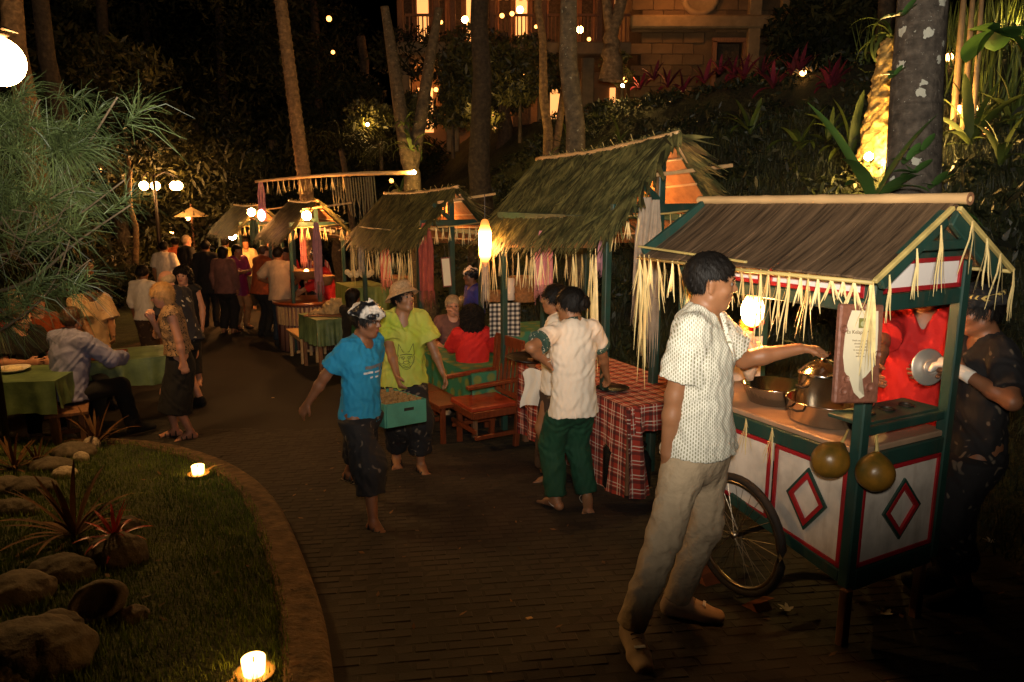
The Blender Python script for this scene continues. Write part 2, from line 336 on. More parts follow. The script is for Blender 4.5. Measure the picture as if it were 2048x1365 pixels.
class B:
    """collects boxes, tubes, lathes into one mesh"""
    def __init__(s): s.v = []; s.f = []
    def add(s, V, Fc):
        n = len(s.v); s.v += [Vector(v) for v in V]; s.f += [tuple(i + n for i in f) for f in Fc]; return s
    def box(s, c, d, rot=None, bev=.0):
        x, y, z = (k / 2 for k in d); b = min(bev, x * .45, y * .45, z * .45)
        if b <= 0:
            V = [(i * x, j * y, k * z) for i in (-1, 1) for j in (-1, 1) for k in (-1, 1)]
            Fc = [(0, 1, 3, 2), (4, 6, 7, 5), (0, 4, 5, 1), (2, 3, 7, 6), (0, 2, 6, 4), (1, 5, 7, 3)]
        else:
            V = []; Fc = []
            for i in (-1, 1):
                for j in (-1, 1):
                    for k in (-1, 1):
                        V += [(i * x, j * (y - b), k * (z - b)), (i * (x - b), j * y, k * (z - b)), (i * (x - b), j * (y - b), k * z)]
            def id(i, j, k, a): return ((i > 0) * 4 + (j > 0) * 2 + (k > 0)) * 3 + a
            for i in (-1, 1):
                q = [id(i, -1, -1, 0), id(i, 1, -1, 0), id(i, 1, 1, 0), id(i, -1, 1, 0)]; Fc.append(q if i > 0 else q[::-1])
                q = [id(-1, i, -1, 1), id(-1, i, 1, 1), id(1, i, 1, 1), id(1, i, -1, 1)]; Fc.append(q if i > 0 else q[::-1])
                q = [id(-1, -1, i, 2), id(1, -1, i, 2), id(1, 1, i, 2), id(-1, 1, i, 2)]; Fc.append(q if i > 0 else q[::-1])
                for j in (-1, 1):
                    Fc.append([id(i, j, -1, 0), id(i, j, -1, 1), id(i, j, 1, 1), id(i, j, 1, 0)])
                    Fc.append([id(i, -1, j, 0), id(i, -1, j, 2), id(i, 1, j, 2), id(i, 1, j, 0)])
                    Fc.append([id(-1, i, j, 1), id(-1, i, j, 2), id(1, i, j, 2), id(1, i, j, 1)])
                    for k in (-1, 1): Fc.append([id(i, j, k, 0), id(i, j, k, 1), id(i, j, k, 2)])
        c = Vector(c)
        Rm = Euler(rot).to_matrix() if rot is not None and not isinstance(rot, Matrix) else rot
        V = [c + (Rm @ Vector(v) if Rm else Vector(v)) for v in V]
        return s.add(V, Fc)
    def beam(s, a, b, w, h, up=(0, 0, 1), bev=.004):
        a, b = Vector(a), Vector(b); d = b - a; L = d.length; y = d.normalized(); x = y.cross(Vector(up)).normalized(); z = x.cross(y)
        return s.box((a + b) / 2, (w, L, h), Matrix((x, y, z)).transposed(), bev)
    def tube(s, pts, r, n=8, caps=True, flat=None):
        pts = [Vector(p) for p in pts]; rs = r if isinstance(r, (list, tuple)) else [r] * len(pts)
        V = []; Fc = []; ref = Vector((0, 0, 1))
        if abs((pts[-1] - pts[0]).normalized().z) > .9: ref = Vector((1, 0, 0))
        for i, p in enumerate(pts):
            t = (pts[min(i + 1, len(pts) - 1)] - pts[max(i - 1, 0)]).normalized()
            x = t.cross(ref).normalized(); y = x.cross(t)
            for k in range(n):
                a = 2 * math.pi * k / n; V.append(p + (x * math.cos(a) + y * math.sin(a) * (flat or 1)) * rs[i])
        for i in range(len(pts) - 1):
            for k in range(n):
                q = (i * n + k, i * n + (k + 1) % n, (i + 1) * n + (k + 1) % n, (i + 1) * n + k); Fc.append(q[::-1])
        if caps: Fc.append(tuple(range(n))); Fc.append(tuple((len(pts) - 1) * n + k for k in range(n))[::-1])
        return s.add(V, Fc)
    def lathe(s, prof, c=(0, 0, 0), n=20, rot=None):
        V = []; Fc = []; Rm = Euler(rot).to_matrix() if rot is not None else Matrix.Identity(3); c = Vector(c)
        for r_, z in prof:
            for k in range(n):
                a = 2 * math.pi * k / n; V.append(c + Rm @ Vector((r_ * math.cos(a), r_ * math.sin(a), z)))
        for i in range(len(prof) - 1):
            for k in range(n): Fc.append((i * n + k, i * n + (k + 1) % n, (i + 1) * n + (k + 1) % n, (i + 1) * n + k))
        return s.add(V, Fc)
    def strip(s, pts, widths, side, fold=0.):
        V = []; Fc = []; side = Vector(side).normalized()
        for p, w_ in zip(pts, widths):
            p = Vector(p); V += [p - side * w_ / 2, p + Vector((0, 0, -fold * w_)), p + side * w_ / 2]
        for i in range(len(pts) - 1):
            a = i * 3; Fc += [(a, a + 1, a + 4, a + 3), (a + 1, a + 2, a + 5, a + 4)]
        return s.add(V, Fc)
    def me(s, name, m, smooth=False): return mk(name, s.v, s.f, m, smooth)
    def obj(s, name, m, parent=None, smooth=False, loc=None, rot=None, label=None): return link(name, s.me(name, m, smooth), parent, loc, rot, label)
def sphere(n, r, m, parent=None, loc=(0, 0, 0), sc=(1, 1, 1), seg=14):
    pr = [(r * math.sin(math.pi * i / (seg // 2)) + 1e-5, -r * math.cos(math.pi * i / (seg // 2))) for i in range(seg // 2 + 1)]
    b = B().lathe(pr, n=seg); b.v = [Vector((v.x * sc[0], v.y * sc[1], v.z * sc[2])) for v in b.v]
    return b.obj(n, m, parent, True, loc)

# ------------------------------------------------------------------ implicit surface bodies
def nrm(v): v = np.asarray(v, float); return v / (np.linalg.norm(v) + 1e-9)
class SDF:
    def __init__(s): s.p = []; s.post = []
    def cap(s, a, b, ra, rb=None, k=.02, flat=None, cut=0, sub=False):
        s.p.append(('c', np.asarray(a, float), np.asarray(b, float), ra, ra if rb is None else rb, k, flat, cut, sub)); return s
    def ell(s, c, r, Rm=None, k=.02, sub=False):
        s.p.append(('e', np.asarray(c, float), np.asarray(r, float), Rm, None, k, None, 0, sub)); return s
    def build(s, name, m, h, smooth=True, wr=None, uvf=None, parent=None, label=None):
        lo = np.full(3, 1e9); hi = -lo
        for q in s.p:
            if q[8]: continue
            if q[0] == 'c': rr = max(q[3], q[4]); lo = np.minimum(lo, np.minimum(q[1], q[2]) - rr); hi = np.maximum(hi, np.maximum(q[1], q[2]) + rr)
            else: rr = max(q[2]); lo = np.minimum(lo, q[1] - rr); hi = np.maximum(hi, q[1] + rr)
        lo -= 3 * h; hi += 3 * h; n = np.ceil((hi - lo) / h).astype(int) + 1
        ax = [(lo[i] + h * np.arange(n[i])).astype(np.float32) for i in range(3)]
        Fd = np.full(n, .3, np.float32)
        for q in s.p:
            k = q[5]; mg = k + 2.5 * h
            if q[0] == 'c': rr = max(q[3], q[4]) + mg; a_, b_ = np.minimum(q[1], q[2]) - rr, np.maximum(q[1], q[2]) + rr
            else: rr = max(q[2]) + mg; a_, b_ = q[1] - rr, q[1] + rr
            i0 = np.clip(np.floor((a_ - lo) / h).astype(int), 0, n - 1); i1 = np.clip(np.ceil((b_ - lo) / h).astype(int) + 1, 1, n)
            sl = tuple(slice(i0[i], i1[i]) for i in range(3))
            X = ax[0][sl[0]][:, None, None]; Y = ax[1][sl[1]][None, :, None]; Z = ax[2][sl[2]][None, None, :]
            if q[0] == 'c':
                a, b = q[1], q[2]; ab = b - a; L2 = max(float(ab @ ab), 1e-12)
                px, py, pz = X - a[0], Y - a[1], Z - a[2]
                t = np.clip((px * ab[0] + py * ab[1] + pz * ab[2]) / L2, 0, 1)
                dx, dy, dz = px - t * ab[0], py - t * ab[1], pz - t * ab[2]
                sc = 1.
                if q[6] is not None:
                    for fd, ratio in (q[6] if isinstance(q[6], list) else [q[6]]):
                        fd = nrm(fd); pr = (dx * fd[0] + dy * fd[1] + dz * fd[2]) * (ratio - 1)
                        dx, dy, dz = dx + pr * fd[0], dy + pr * fd[1], dz + pr * fd[2]; sc = 1 / max(1., ratio) ** .5
                d = (np.sqrt(dx * dx + dy * dy + dz * dz) - (q[3] + t * (q[4] - q[3]))) * sc
                if q[7]:
                    L = math.sqrt(L2); pt = (px * ab[0] + py * ab[1] + pz * ab[2]) / L
                    if q[7] & 1: d = np.maximum(d, -pt)
                    if q[7] & 2: d = np.maximum(d, pt - L)
            else:
                px, py, pz = X - q[1][0], Y - q[1][1], Z - q[1][2]; r = q[2]
                if q[3] is not None:
                    m3 = q[3]; px, py, pz = (px * m3[0][i] + py * m3[1][i] + pz * m3[2][i] for i in range(3))
                k0 = np.sqrt((px / r[0]) ** 2 + (py / r[1]) ** 2 + (pz / r[2]) ** 2); k1 = np.sqrt((px / r[0] ** 2) ** 2 + (py / r[1] ** 2) ** 2 + (pz / r[2] ** 2) ** 2)
                d = k0 * (k0 - 1) / (k1 + 1e-9)
            f = Fd[sl]
            if q[8]:
                d = -d; hh = np.maximum(k - np.abs(f - d), 0) / k; Fd[sl] = np.maximum(f, d) + hh * hh * k * .25
            else:
                hh = np.maximum(k - np.abs(f - d), 0) / k; Fd[sl] = np.minimum(f, d) - hh * hh * k * .25
        X = ax[0][:, None, None]; Y = ax[1][None, :, None]; Z = ax[2][None, None, :]
        for fn in s.post: Fd = fn(Fd, X, Y, Z).astype(np.float32)
        # surface nets
        neg = Fd < 0; c = [neg[i:n[0] - 1 + i, j:n[1] - 1 + j, k:n[2] - 1 + k] for i in (0, 1) for j in (0, 1) for k in (0, 1)]
        sm = sum(x.astype(np.int8) for x in c); act = (sm > 0) & (sm < 8); idx = np.argwhere(act)
        if len(idx) == 0: raise ValueError(name)
        vi = np.full(act.shape, -1, np.int64); vi[act] = np.arange(len(idx))
        offs = np.array([(i, j, k) for i in (0, 1) for j in (0, 1) for k in (0, 1)])
        val = np.stack([Fd[idx[:, 0] + o[0], idx[:, 1] + o[1], idx[:, 2] + o[2]] for o in offs], 1)
        acc = np.zeros((len(idx), 3)); cnt = np.zeros(len(idx))
        for a in range(8):
            for b in range(a + 1, 8):
                if np.abs(offs[a] - offs[b]).sum() != 1: continue
                va, vb = val[:, a], val[:, b]; x = (va < 0) != (vb < 0); t = np.where(x, va / np.where(x, va - vb, 1), 0)[:, None]
                acc += x[:, None] * (offs[a] + t * (offs[b] - offs[a])); cnt += x
        V = lo + h * (idx + acc / cnt[:, None]); Q = []
        for axis in range(3):
            o = [0, 0, 0]; o[axis] = 1; A = neg[:n[0] - o[0], :n[1] - o[1], :n[2] - o[2]]; Bn = neg[o[0]:, o[1]:, o[2]:]
            e = np.argwhere(A != Bn); e = e[(e > 0).all(1)] if True else e
            u, v = (axis + 1) % 3, (axis + 2) % 3
            def cell(du, dv):
                q = e.copy(); q[:, u] -= du; q[:, v] -= dv
                ok = (q >= 0).all(1) & (q < np.array(act.shape)).all(1); r = np.full(len(q), -1); r[ok] = vi[q[ok, 0], q[ok, 1], q[ok, 2]]; return r
            qd = np.stack([cell(1, 1), cell(0, 1), cell(0, 0), cell(1, 0)], 1); fl_ = ~A[e[:, 0], e[:, 1], e[:, 2]]
            qd[fl_] = qd[fl_][:, ::-1]; Q.append(qd[(qd >= 0).all(1)])
        Q = np.concatenate(Q)
        # fold displacement along gradient-ish normals
        fn = np.cross(V[Q[:, 1]] - V[Q[:, 0]], V[Q[:, 3]] - V[Q[:, 0]]); N = np.zeros_like(V)
        for i in range(4): np.add.at(N, Q[:, i], fn)
        N /= (np.linalg.norm(N, axis=1)[:, None] + 1e-12)
        if wr:
            amp, fr, seed = wr[:3]; x, y, z = V.T * fr; ph = seed * 1.7
            w1 = np.sin(z * 1.1 + x * 1.9 + 1.7 * np.sin(y * 1.3 + z * .7 + ph) + ph); w2 = np.sin(z * 2.3 - x * 1.7 + y * 2.1 + 2.1 * np.sin(x * 1.1 - z * .9 + ph)); w3 = np.sin(x * 3.9 + y * 4.3 + 1.3 * np.sin(z * 1.9 + ph))
            if len(wr) > 3: amp = amp * (1 - .9 * np.clip((V[:, 2] - wr[3]) / .08, 0, 1))
            V = V + N * (amp * (.55 * np.sign(w1) * np.abs(w1) ** 1.5 + .35 * w2 + .25 * w3))[:, None]
        uv = uvf(V) if uvf else None
        return link(name, mk(name, V, Q, m, smooth, uv), parent, label=label)

def ik(a, t, l1, l2, hint):
    a, t = np.asarray(a, float), np.asarray(t, float); d = t - a; L = np.linalg.norm(d)
    if L > (l1 + l2) * .999: t = a + d / L * (l1 + l2) * .999; d = t - a; L = np.linalg.norm(d)
    x = (l1 * l1 - l2 * l2 + L * L) / (2 * L); h = math.sqrt(max(l1 * l1 - x * x, 0)); u = d / L
    hn = np.asarray(hint, float); hn = hn - u * (hn @ u); return a + u * x + nrm(hn) * h, t
def rotz(v, a): c, s_ = math.cos(a), math.sin(a); return np.array([v[0] * c - v[1] * s_, v[0] * s_ + v[1] * c, v[2]])
PN = [0]
def person(label, loc, yaw, H=1.65, h=.012, skin='skin', lean=0., side=0., twist=0., hz=None, hl=None, hr=None, el=(-.6, .5, -.3), er=(-.6, -.5, -.3),
           fl_=(0., .1), fr_=(0., -.1), flz=0., frz=0., toe=(8, -8), knee=(1, 0, 0), head=(0, 0), top=None, bottom=None, hair='short', hairm='hair', feet='bare', face=False,
           curl=(.5, .5), hand_d=(None, None), hand_n=(None, None), wide=1., neckv=None, extras=None, glasses=False, group=None, belly=0., hl_len=None, leg=1.):
    """front = local +X, left = +Y"""
    PN[0] += 1
    s = H / 1.72; root = thing('person', label, 'person', loc, R(yaw), group)
    up = np.array([math.sin(lean), math.sin(side), math.cos(lean)]); up = nrm(up)
    hz = (.925 * s) if hz is None else hz
    pel = np.array([0, 0, hz]); fw = nrm(np.array([math.cos(lean), 0, -math.sin(lean)])); fw = nrm(fw - up * (fw @ up)); lf = np.cross(up, fw)
    def tw(v): return v * math.cos(twist) + np.cross(up, v) * math.sin(twist)
    fw2, lf2 = tw(fw), tw(lf)
    sw = .16 * s * wide; chest = pel + up * .33 * s; sh = pel + up * .485 * s - fw2 * .01; nb = pel + up * .53 * s
    shL, shR = sh + lf2 * sw, sh - lf2 * sw
    ua, fa = .285 * s, .25 * s
    hl = shL + np.array([.05, .06, -.52 * s]) if hl is None else np.array(hl, float); hr = shR + np.array([.05, -.06, -.52 * s]) if hr is None else np.array(hr, float)
    eL, wL = ik(shL, hl, ua, fa, el); eR, wR = ik(shR, hr, ua, fa, er)
    hpL, hpR = pel + np.array([0, .088, -.02]) * s, pel + np.array([0, -.088, -.02]) * s
    aL, aR = np.array([fl_[0], fl_[1], flz + .085 * s]), np.array([fr_[0], fr_[1], frz + .085 * s])
    kL, aL = ik(hpL, aL, .43 * s * leg, .43 * s * leg, knee); kR, aR = ik(hpR, aR, .43 * s * leg, .43 * s * leg, knee)
    J = dict(shL=shL, shR=shR, eL=eL, wL=wL, eR=eR, wR=wR, pel=pel, chest=chest, nb=nb, kL=kL, kR=kR, aL=aL, aR=aR, up=up, fw=fw2, lf=lf2, s=s, root=root)
    hy, hp = R(head[0]), R(head[1])
    hf = fw2 * math.cos(hy) + lf2 * math.sin(hy); hf[2] *= .4; hf = nrm(hf); hl_ = nrm(np.cross([0, 0, 1], hf)); hu = np.cross(hf, hl_)
    hf, hu = hf * math.cos(hp) + hu * math.sin(hp), hu * math.cos(hp) - hf * math.sin(hp)
    HM = np.stack([hf, hl_, hu]); hs = .97 * s ** .35 if H < 1.72 else 1.; hs = min(hs, 1.02)
    hc = nb + nrm(up * .6 + hu * .6) * .135 * hs + hf * .028; J.update(hc=hc, hf=hf, hl=hl_, hu=hu)
    def hp_(x, y, z): return hc + (hf * x + hl_ * y + hu * z) * hs
    sf = (fw2, 1.38)
    # body
    S = SDF(); q = .985
    S.cap(pel + up * .02, pel + up * .14 * s, .15 * s * wide, .128 * s * wide, .05, (fw, 1.35)).cap(pel + up * .14 * s, chest, .125 * s * wide, .145 * s * wide, .05, sf)
    S.cap(chest, sh - up * .05, .145 * s * wide, .125 * s * wide, .05, sf).cap(shL - lf2 * .03 - up * .015, shR + lf2 * .03 - up * .015, .052 * s, None, .05).cap(sh - fw2 * .005, nb + up * .02, .075 * s, .055 * s, .05)
    S.cap(nb - fw2 * .005, hp_(-.02, 0, -.05), .054 * s, .052 * s, .03)
    for a, e, wv, sd, cu, hd, hn in ((shL, eL, wL, 1, curl[0], hand_d[0], hand_n[0]), (shR, eR, wR, -1, curl[1], hand_d[1], hand_n[1])):
        S.cap(a, e, .05 * s, .04 * s, .03); S.cap(e, e + (wv - e) * .35, .04 * s, .04 * s, .02); S.cap(e + (wv - e) * .35, wv, .04 * s, .026 * s, .02)
        if hl_len == 0: continue
        d = nrm(wv - e) if hd is None else nrm(np.array(hd)); nn = nrm(np.cross(d, np.cross(np.array([0, -sd, 0.]), d))) if hn is None else nrm(np.array(hn) - d * (np.array(hn) @ d))
        tsd = nrm(np.cross(nn, d)) * sd; 
        if hn is None and tsd[0] < 0 and abs(d[2]) > .5: tsd = -tsd
        g = s * 1.0; fr = .0095 if h < .009 else .0115
        S.cap(wv, wv + d * .03 * g, .024 * g, .03 * g, .015, (nn, 1.5)); S.cap(wv + d * .03 * g, wv + d * .078 * g, .033 * g, .04 * g, .015, (nn, 2.4))
        for i, (o, ln) in enumerate(((-.03, .058), (-.0105, .072), (.0105, .077), (.03, .068))):
            p0 = wv + d * .078 * g + tsd * o * g; c1 = cu * (1 + .12 * (1.5 - i)); d1 = d * math.cos(c1) + nn * math.sin(c1) + tsd * o * 1.2; c2 = c1 * 2.1; d2 = d * math.cos(c2) + nn * math.sin(c2) + tsd * o
            p1 = p0 + nrm(d1) * ln * .52 * g; S.cap(p0, p1, fr * g, fr * .95 * g, .006); S.cap(p1, p1 + nrm(d2) * ln * .48 * g, fr * .95 * g, fr * .8 * g, .004)
        t0 = wv + d * .025 * g + tsd * .026 * g; t1 = t0 + (d * .7 + tsd * .55 + nn * .35) * .042 * g; S.cap(t0, t1, .014 * g, .0115 * g, .012); S.cap(t1, t1 + (d * .85 + nn * (.3 + cu * .5) + tsd * .1) * .032 * g, .0115 * g, .009 * g, .005)
    toes = []
    for hpj, kn, an, sd, ty in ((hpL, kL, aL, 1, toe[0]), (hpR, kR, aR, -1, toe[1])):
        S.cap(hpj, kn, .083 * s, .056 * s, .04); S.cap(kn, kn + (an - kn) * .35, .054 * s, .053 * s, .03); S.cap(kn + (an - kn) * .35, an, .053 * s, .034 * s, .03)
        shin = nrm(an - kn); td = rotz(np.array([1, 0, 0]), R(ty)); 
        pitch = max(-.9, min(0., -(math.asin(max(-1, min(1, shin[0]))) ) * -.0)) ; an2 = an
        gz = an[2] - .085 * s; td3 = td
        heel = np.array([an[0], an[1], gz + .035]) - td * .035; ball = np.array([an[0], an[1], gz + .024]) + td * .12 * s; toes.append((heel, ball, td, gz))
        sdv = np.array([-td[1], td[0], 0])
        if feet != 'shoes':
            S.cap(an, heel + td * .02, .034 * s, .03 * s, .02); S.cap(heel, heel, .031 * s, None, .02); S.cap(an + td * .03 - np.array([0, 0, .02]), ball, .032 * s, .024 * s, .025, (sdv, .75)); S.cap(heel, ball, .026 * s, .024 * s, .02)
            for i in range(5):
                o = (i - 2) * .0165 * s * -sd; S.cap(ball + sdv * o, ball + sdv * o * 1.25 + td * (.052 - .007 * i) * s - np.array([0, 0, .008]), (.0125 if i == 0 else .0095) * s, (.0125 if i == 0 else .0085) * s, .006)
        else: S.cap(an, heel + td * .03, .034 * s, .03, .02)
    # head
    S.ell(hp_(-.014, 0, .034), np.array([.094, .076, .084]) * hs, HM.T if False else np.stack([hf, hl_, hu], 1), .02); S.ell(hp_(.02, 0, -.022), np.array([.07, .06, .082]) * hs, np.stack([hf, hl_, hu], 1), .03)
    S.cap(hp_(.062, 0, -.088), hp_(.058, 0, -.088), .021 * hs, None, .025)
    for y in (-1, 1):
        S.cap(hp_(-.005, .048 * y, -.055), hp_(.05, .018 * y, -.088), .02 * hs, .018 * hs, .025); S.cap(hp_(.055, .038 * y, -.018), hp_(.05, .042 * y, -.022), .021 * hs, None, .02)
        S.cap(hp_(.073, .038 * y, .033), hp_(.085, .012 * y, .03), .0085 * hs, None, .015)
        if face: S.ell(hp_(.092, .032 * y, .012), np.array([.014, .0165, .0075]) * hs, np.stack([hf, hl_, hu], 1), .012, True)
        e0 = hp_(-.012, .074 * y, .012); e1 = hp_(-.014, .073 * y, -.028); S.cap(e0, e1, .019 * hs, .012 * hs, .006, (hl_ + hf * .35 * y, 2.3))
    S.cap(hp_(.086, 0, .02), hp_(.103, 0, -.014), .0085 * hs, .012 * hs, .012)
    for y in (-1, 1): S.cap(hp_(.095, .011 * y, -.019), hp_(.092, .013 * y, -.02), .0085 * hs, None, .008)
    if face:
        S.cap(hp_(.079, -.012, -.045), hp_(.079, .012, -.045), .0125, None, .01); S.cap(hp_(.077, -.01, -.058), hp_(.077, .01, -.058), .0115, None, .01)
        S.cap(hp_(.096, -.02, -.052), hp_(.096, .02, -.052), .004, None, .006, sub=True)
    body = S.build('body', M[skin], h, parent=root)
    if face:
        for y in (-1, 1):
            e = sphere('eye', .0122 * hs, M['eye'], root, Vector(hp_(.0712, .031 * y, .0105)), seg=12)
            i_ = sphere('iris', .0078 * hs, M['iris'], e, Vector((hf * .0085 + hl_ * (.002)) * hs), seg=10)
            bb = B().tube([hp_(.083, .014 * y, .030), hp_(.089, .028 * y, .0345), hp_(.074, .05 * y, .029)], [.0035, .0038, .002], 6); bb.obj('eyebrow', M['hair'] if hairm in ('hair', 'hair_c') else M[hairm], root, True)
        l = SDF(); l.cap(hp_(.0865, -.018, -.0475), hp_(.0905, 0, -.0445), .0045, .006, .004).cap(hp_(.0865, .018, -.0475), hp_(.0905, 0, -.0445), .0045, .006, .004).cap(hp_(.0855, -.013, -.0575), hp_(.0855, .013, -.0575), .0068, None, .004)
        l.build('lips', M['lips'], .0035, parent=root)
    # hair
    def hair_build(S2, front=.03, zf=.045, zb=-.05, backz=-.06, hh=.006, slope=.0, m=None, name='hair', wr=(.0035, 95, 3)):
        def po(Fd, X, Y, Z):
            dx, dy, dz = X - hc[0], Y - hc[1], Z - hc[2]; x = (dx * hf[0] + dy * hf[1] + dz * hf[2]) / hs; z = (dx * hu[0] + dy * hu[1] + dz * hu[2]) / hs
            y = (dx * hl_[0] + dy * hl_[1] + dz * hl_[2]) / hs
            Fd = np.maximum(Fd, np.minimum(x - front, (zf - .25 * np.abs(y)) - z)); Fd = np.maximum(Fd, np.minimum(x + (.04 if hair == 'short' else .005), (.03 if hair == 'short' else -.012) - z + 0 * x)); return np.maximum(Fd, zb - z - slope * x)
        S2.post.append(po); ho = S2.build(name, m or M[hairm], max(hh, h * .7), parent=root, wr=(wr[0] * .6, wr[1], wr[2]))
        if h <= .0101 and name == 'hair':
            nv = len(ho.data.vertices); co = np.empty(nv * 3, np.float32); ho.data.vertices.foreach_get('co', co); co = co.reshape(-1, 3); no = np.empty(nv * 3, np.float32); ho.data.vertex_normals.foreach_get('vector', no); no = no.reshape(-1, 3)
            ns = 5200 if face else 2600; k = rng.integers(0, nv, ns); p = co[k] - no[k] * .001; nn = no[k]; cu = hair in ('curly',)
            crown = hc + hu * .11 - hf * .05; g = p - crown; g = g - nn * (g * nn).sum(1)[:, None]; g /= np.linalg.norm(g, axis=1)[:, None] + 1e-6
            g = g + rng.normal(size=(ns, 3)) * (.9 if cu else .28) + nn * (.5 if cu else .16); g /= np.linalg.norm(g, axis=1)[:, None]; ln = rng.uniform(.012, .03, ns)[:, None] * ({'buzz': .4, 'balding': .4, 'short': .7}.get(hair, 1.3))
            sd3 = np.cross(g, nn); sd3 /= np.linalg.norm(sd3, axis=1)[:, None] + 1e-6; w3 = .0011; mid = p + g * ln * .5 + nn * .0015; end = p + g * ln; end[:, 2] -= ln[:, 0] * .25
            V = np.stack([p - sd3 * w3, p + sd3 * w3, mid + sd3 * w3, mid - sd3 * w3, end + sd3 * w3 * .2, end - sd3 * w3 * .2], 1).reshape(-1, 3); b0 = np.arange(ns)[:, None] * 6
            tag(link('hair_strands', mk('hair_strands', V, np.concatenate([b0 + np.array([[0, 1, 2, 3]]), b0 + np.array([[3, 2, 4, 5]])]), m or M[hairm], True), root), kind='stuff')
        return ho
    RM = np.stack([hf, hl_, hu], 1)
    if hair in ('short', 'buzz', 'cap'):
        g = {'short': .016, 'buzz': .006, 'cap': .012}[hair]
        hair_build(SDF().ell(hp_(-.018, 0, .04), (np.array([.094, .077, .085]) + g) * hs, RM), .045 if hair == 'short' else .03, .062, -.045)
    elif hair == 'volume':
        hair_build(SDF().ell(hp_(-.016, 0, .048), np.array([.116, .093, .1]) * hs, RM), .04, .05, -.05)
    elif hair == 'bob':
        hair_build(SDF().ell(hp_(-.018, 0, .04), np.array([.113, .096, .102]) * hs, RM).cap(hp_(-.04, 0, -.0), hp_(-.045, 0, -.07), .09, .075, .03, (hf, 1.2)), .035, .05, -.1, slope=.3)
    elif hair == 'long':
        hair_build(SDF().ell(hp_(-.02, 0, .042), np.array([.114, .098, .1]) * hs, RM).cap(hp_(-.055, 0, .0), hp_(-.08, 0, -.24), .085, .07, .04, (hf, 1.6)), .03, .05, -.3, slope=.0)
    elif hair == 'curly':
        hair_build(SDF().ell(hp_(-.03, 0, .03), np.array([.135, .125, .122]) * hs, RM).cap(hp_(-.05, 0, 0), hp_(-.06, 0, -.1), .12, .13, .05, (hf, 1.4)), .03, .05, -.2, m=M['hair_c'], wr=(.014, 70, 2))
    elif hair == 'bun':
        hair_build(SDF().ell(hp_(-.018, 0, .038), np.array([.11, .092, .099]) * hs, RM), .035, .052, -.05)
        SDF().ell(hp_(-.115, 0, .02), np.array([.042, .06, .052]), RM).build('hair_bun', M['hair'], .007, parent=root, wr=(.004, 60, 3))
    elif hair == 'balding':
        hair_build(SDF().ell(hp_(-.02, 0, .01), np.array([.1, .083, .075]) * hs, RM), .0, .5, -.045)
    if hair in ('udeng', 'udeng2', 'cap'):
        m_ = {'udeng': 'foil', 'udeng2': 'endek', 'cap': None}[hair]
        if m_:
            hair_build(SDF().ell(hp_(-.018, 0, .025), np.array([.1, .083, .085]) * hs, RM), .04, .03, -.05)
            U = SDF(); U.ell(hp_(-.01, 0, .075), np.array([.112, .094, .062]) * hs, RM, .02)
            U.cap(hp_(.06, .07, .055), hp_(-.08, .075, .06), .026, None, .02).cap(hp_(.06, -.07, .055), hp_(-.08, -.075, .06), .026, None, .02).cap(hp_(.09, .04, .06), hp_(.09, -.04, .06), .026, None, .02)
            U.cap(hp_(.05, 0, .11), hp_(.0, 0, .155 if hair == 'udeng' else .13), .035, .012, .02, (hf, 1.4)).cap(hp_(.02, -.05, .105), hp_(-.03, -.055, .14), .03, .01, .02)
            def po(Fd, X, Y, Z): return np.maximum(Fd, .035 - ((X - hc[0]) * hu[0] + (Y - hc[1]) * hu[1] + (Z - hc[2]) * hu[2]) - .05 * ((X - hc[0]) * hf[0] + (Y - hc[1]) * hf[1] + (Z - hc[2]) * hf[2]))
            U.post.append(po); U.build('head_cloth', M[m_], .006, parent=root, wr=(.006, 55, 5))
            if hair == 'udeng2':
                bd = B(); pts = [hp_(.112 * math.cos(a) - .01, .094 * math.sin(a), .088 + .008 * math.sin(3 * a)) for a in np.linspace(-2.6, 2.6, 24)]; bd.tube(pts, .011, 6, flat=1.4); bd.obj('head_cloth_band', M['gold'], root, True)
    if hair == 'hat':
        hair_build(SDF().ell(hp_(-.018, 0, .025), np.array([.102, .086, .085]) * hs, RM), .045, .05, -.05)
        b = B().lathe([(.001, .09), (.045, .088), (.08, .07), (.098, .035), (.103, 0.), (.108, -.004), (.125, -.02), (.148, -.045), (.15, -.049), (.144, -.05), (.12, -.027), (.1, -.008)], n=36)
        b.v = [Vector(hp_(-.015 + v.x * 1.05, v.y, .07 + v.z + .25 * v.x)) for v in b.v]; b.obj('straw_hat', M['wicker'], root, True)
    if glasses:
        b = B()
        for y in (-1, 1):
            b.tube([hp_(.098, .032 * y + .021 * math.cos(a), .01 + .015 * math.sin(a)) for a in np.linspace(0, 6.283, 15)], .0018, 5, False); b.tube([hp_(.098, .053 * y, .014), hp_(.0, .078 * y, .016)], .002, 5)
        b.tube([hp_(.1, -.011, .014), hp_(.1, .011, .014)], .002, 5); b.obj('glasses', M['iron'], root)
    # clothes
    if top:
        t = dict(m='white', sleeve=.6, hem=-.08, loose=1., neck='round', flare=0., wr=.006, shoulder=.0); t.update(top); gr = .018 * t['loose']; T = SDF(); seed = PN[0]
        hem = pel + up * t['hem'] * s
        mid = pel + up * .16 * s
        T.cap(hem, mid, (.183 + t['flare']) * s * wide + gr, .14 * s * wide + gr, .05, (fw, 1.34), 1).cap(mid, chest, .14 * s * wide + gr, .152 * s * wide + gr, .05, sf)
        if belly: T.ell(mid + fw * .05, np.array([.12, .14, .16]) * s, None, .06)
        T.cap(chest, sh - up * .045, .152 * s * wide + gr, .13 * s * wide + gr, .05, sf).cap(shL - lf2 * .035 - up * .012, shR + lf2 * .035 - up * .012, .057 * s + gr * .6, None, .045).cap(sh, nb - up * .01, .085 * s + gr * .4, .066 * s, .04)
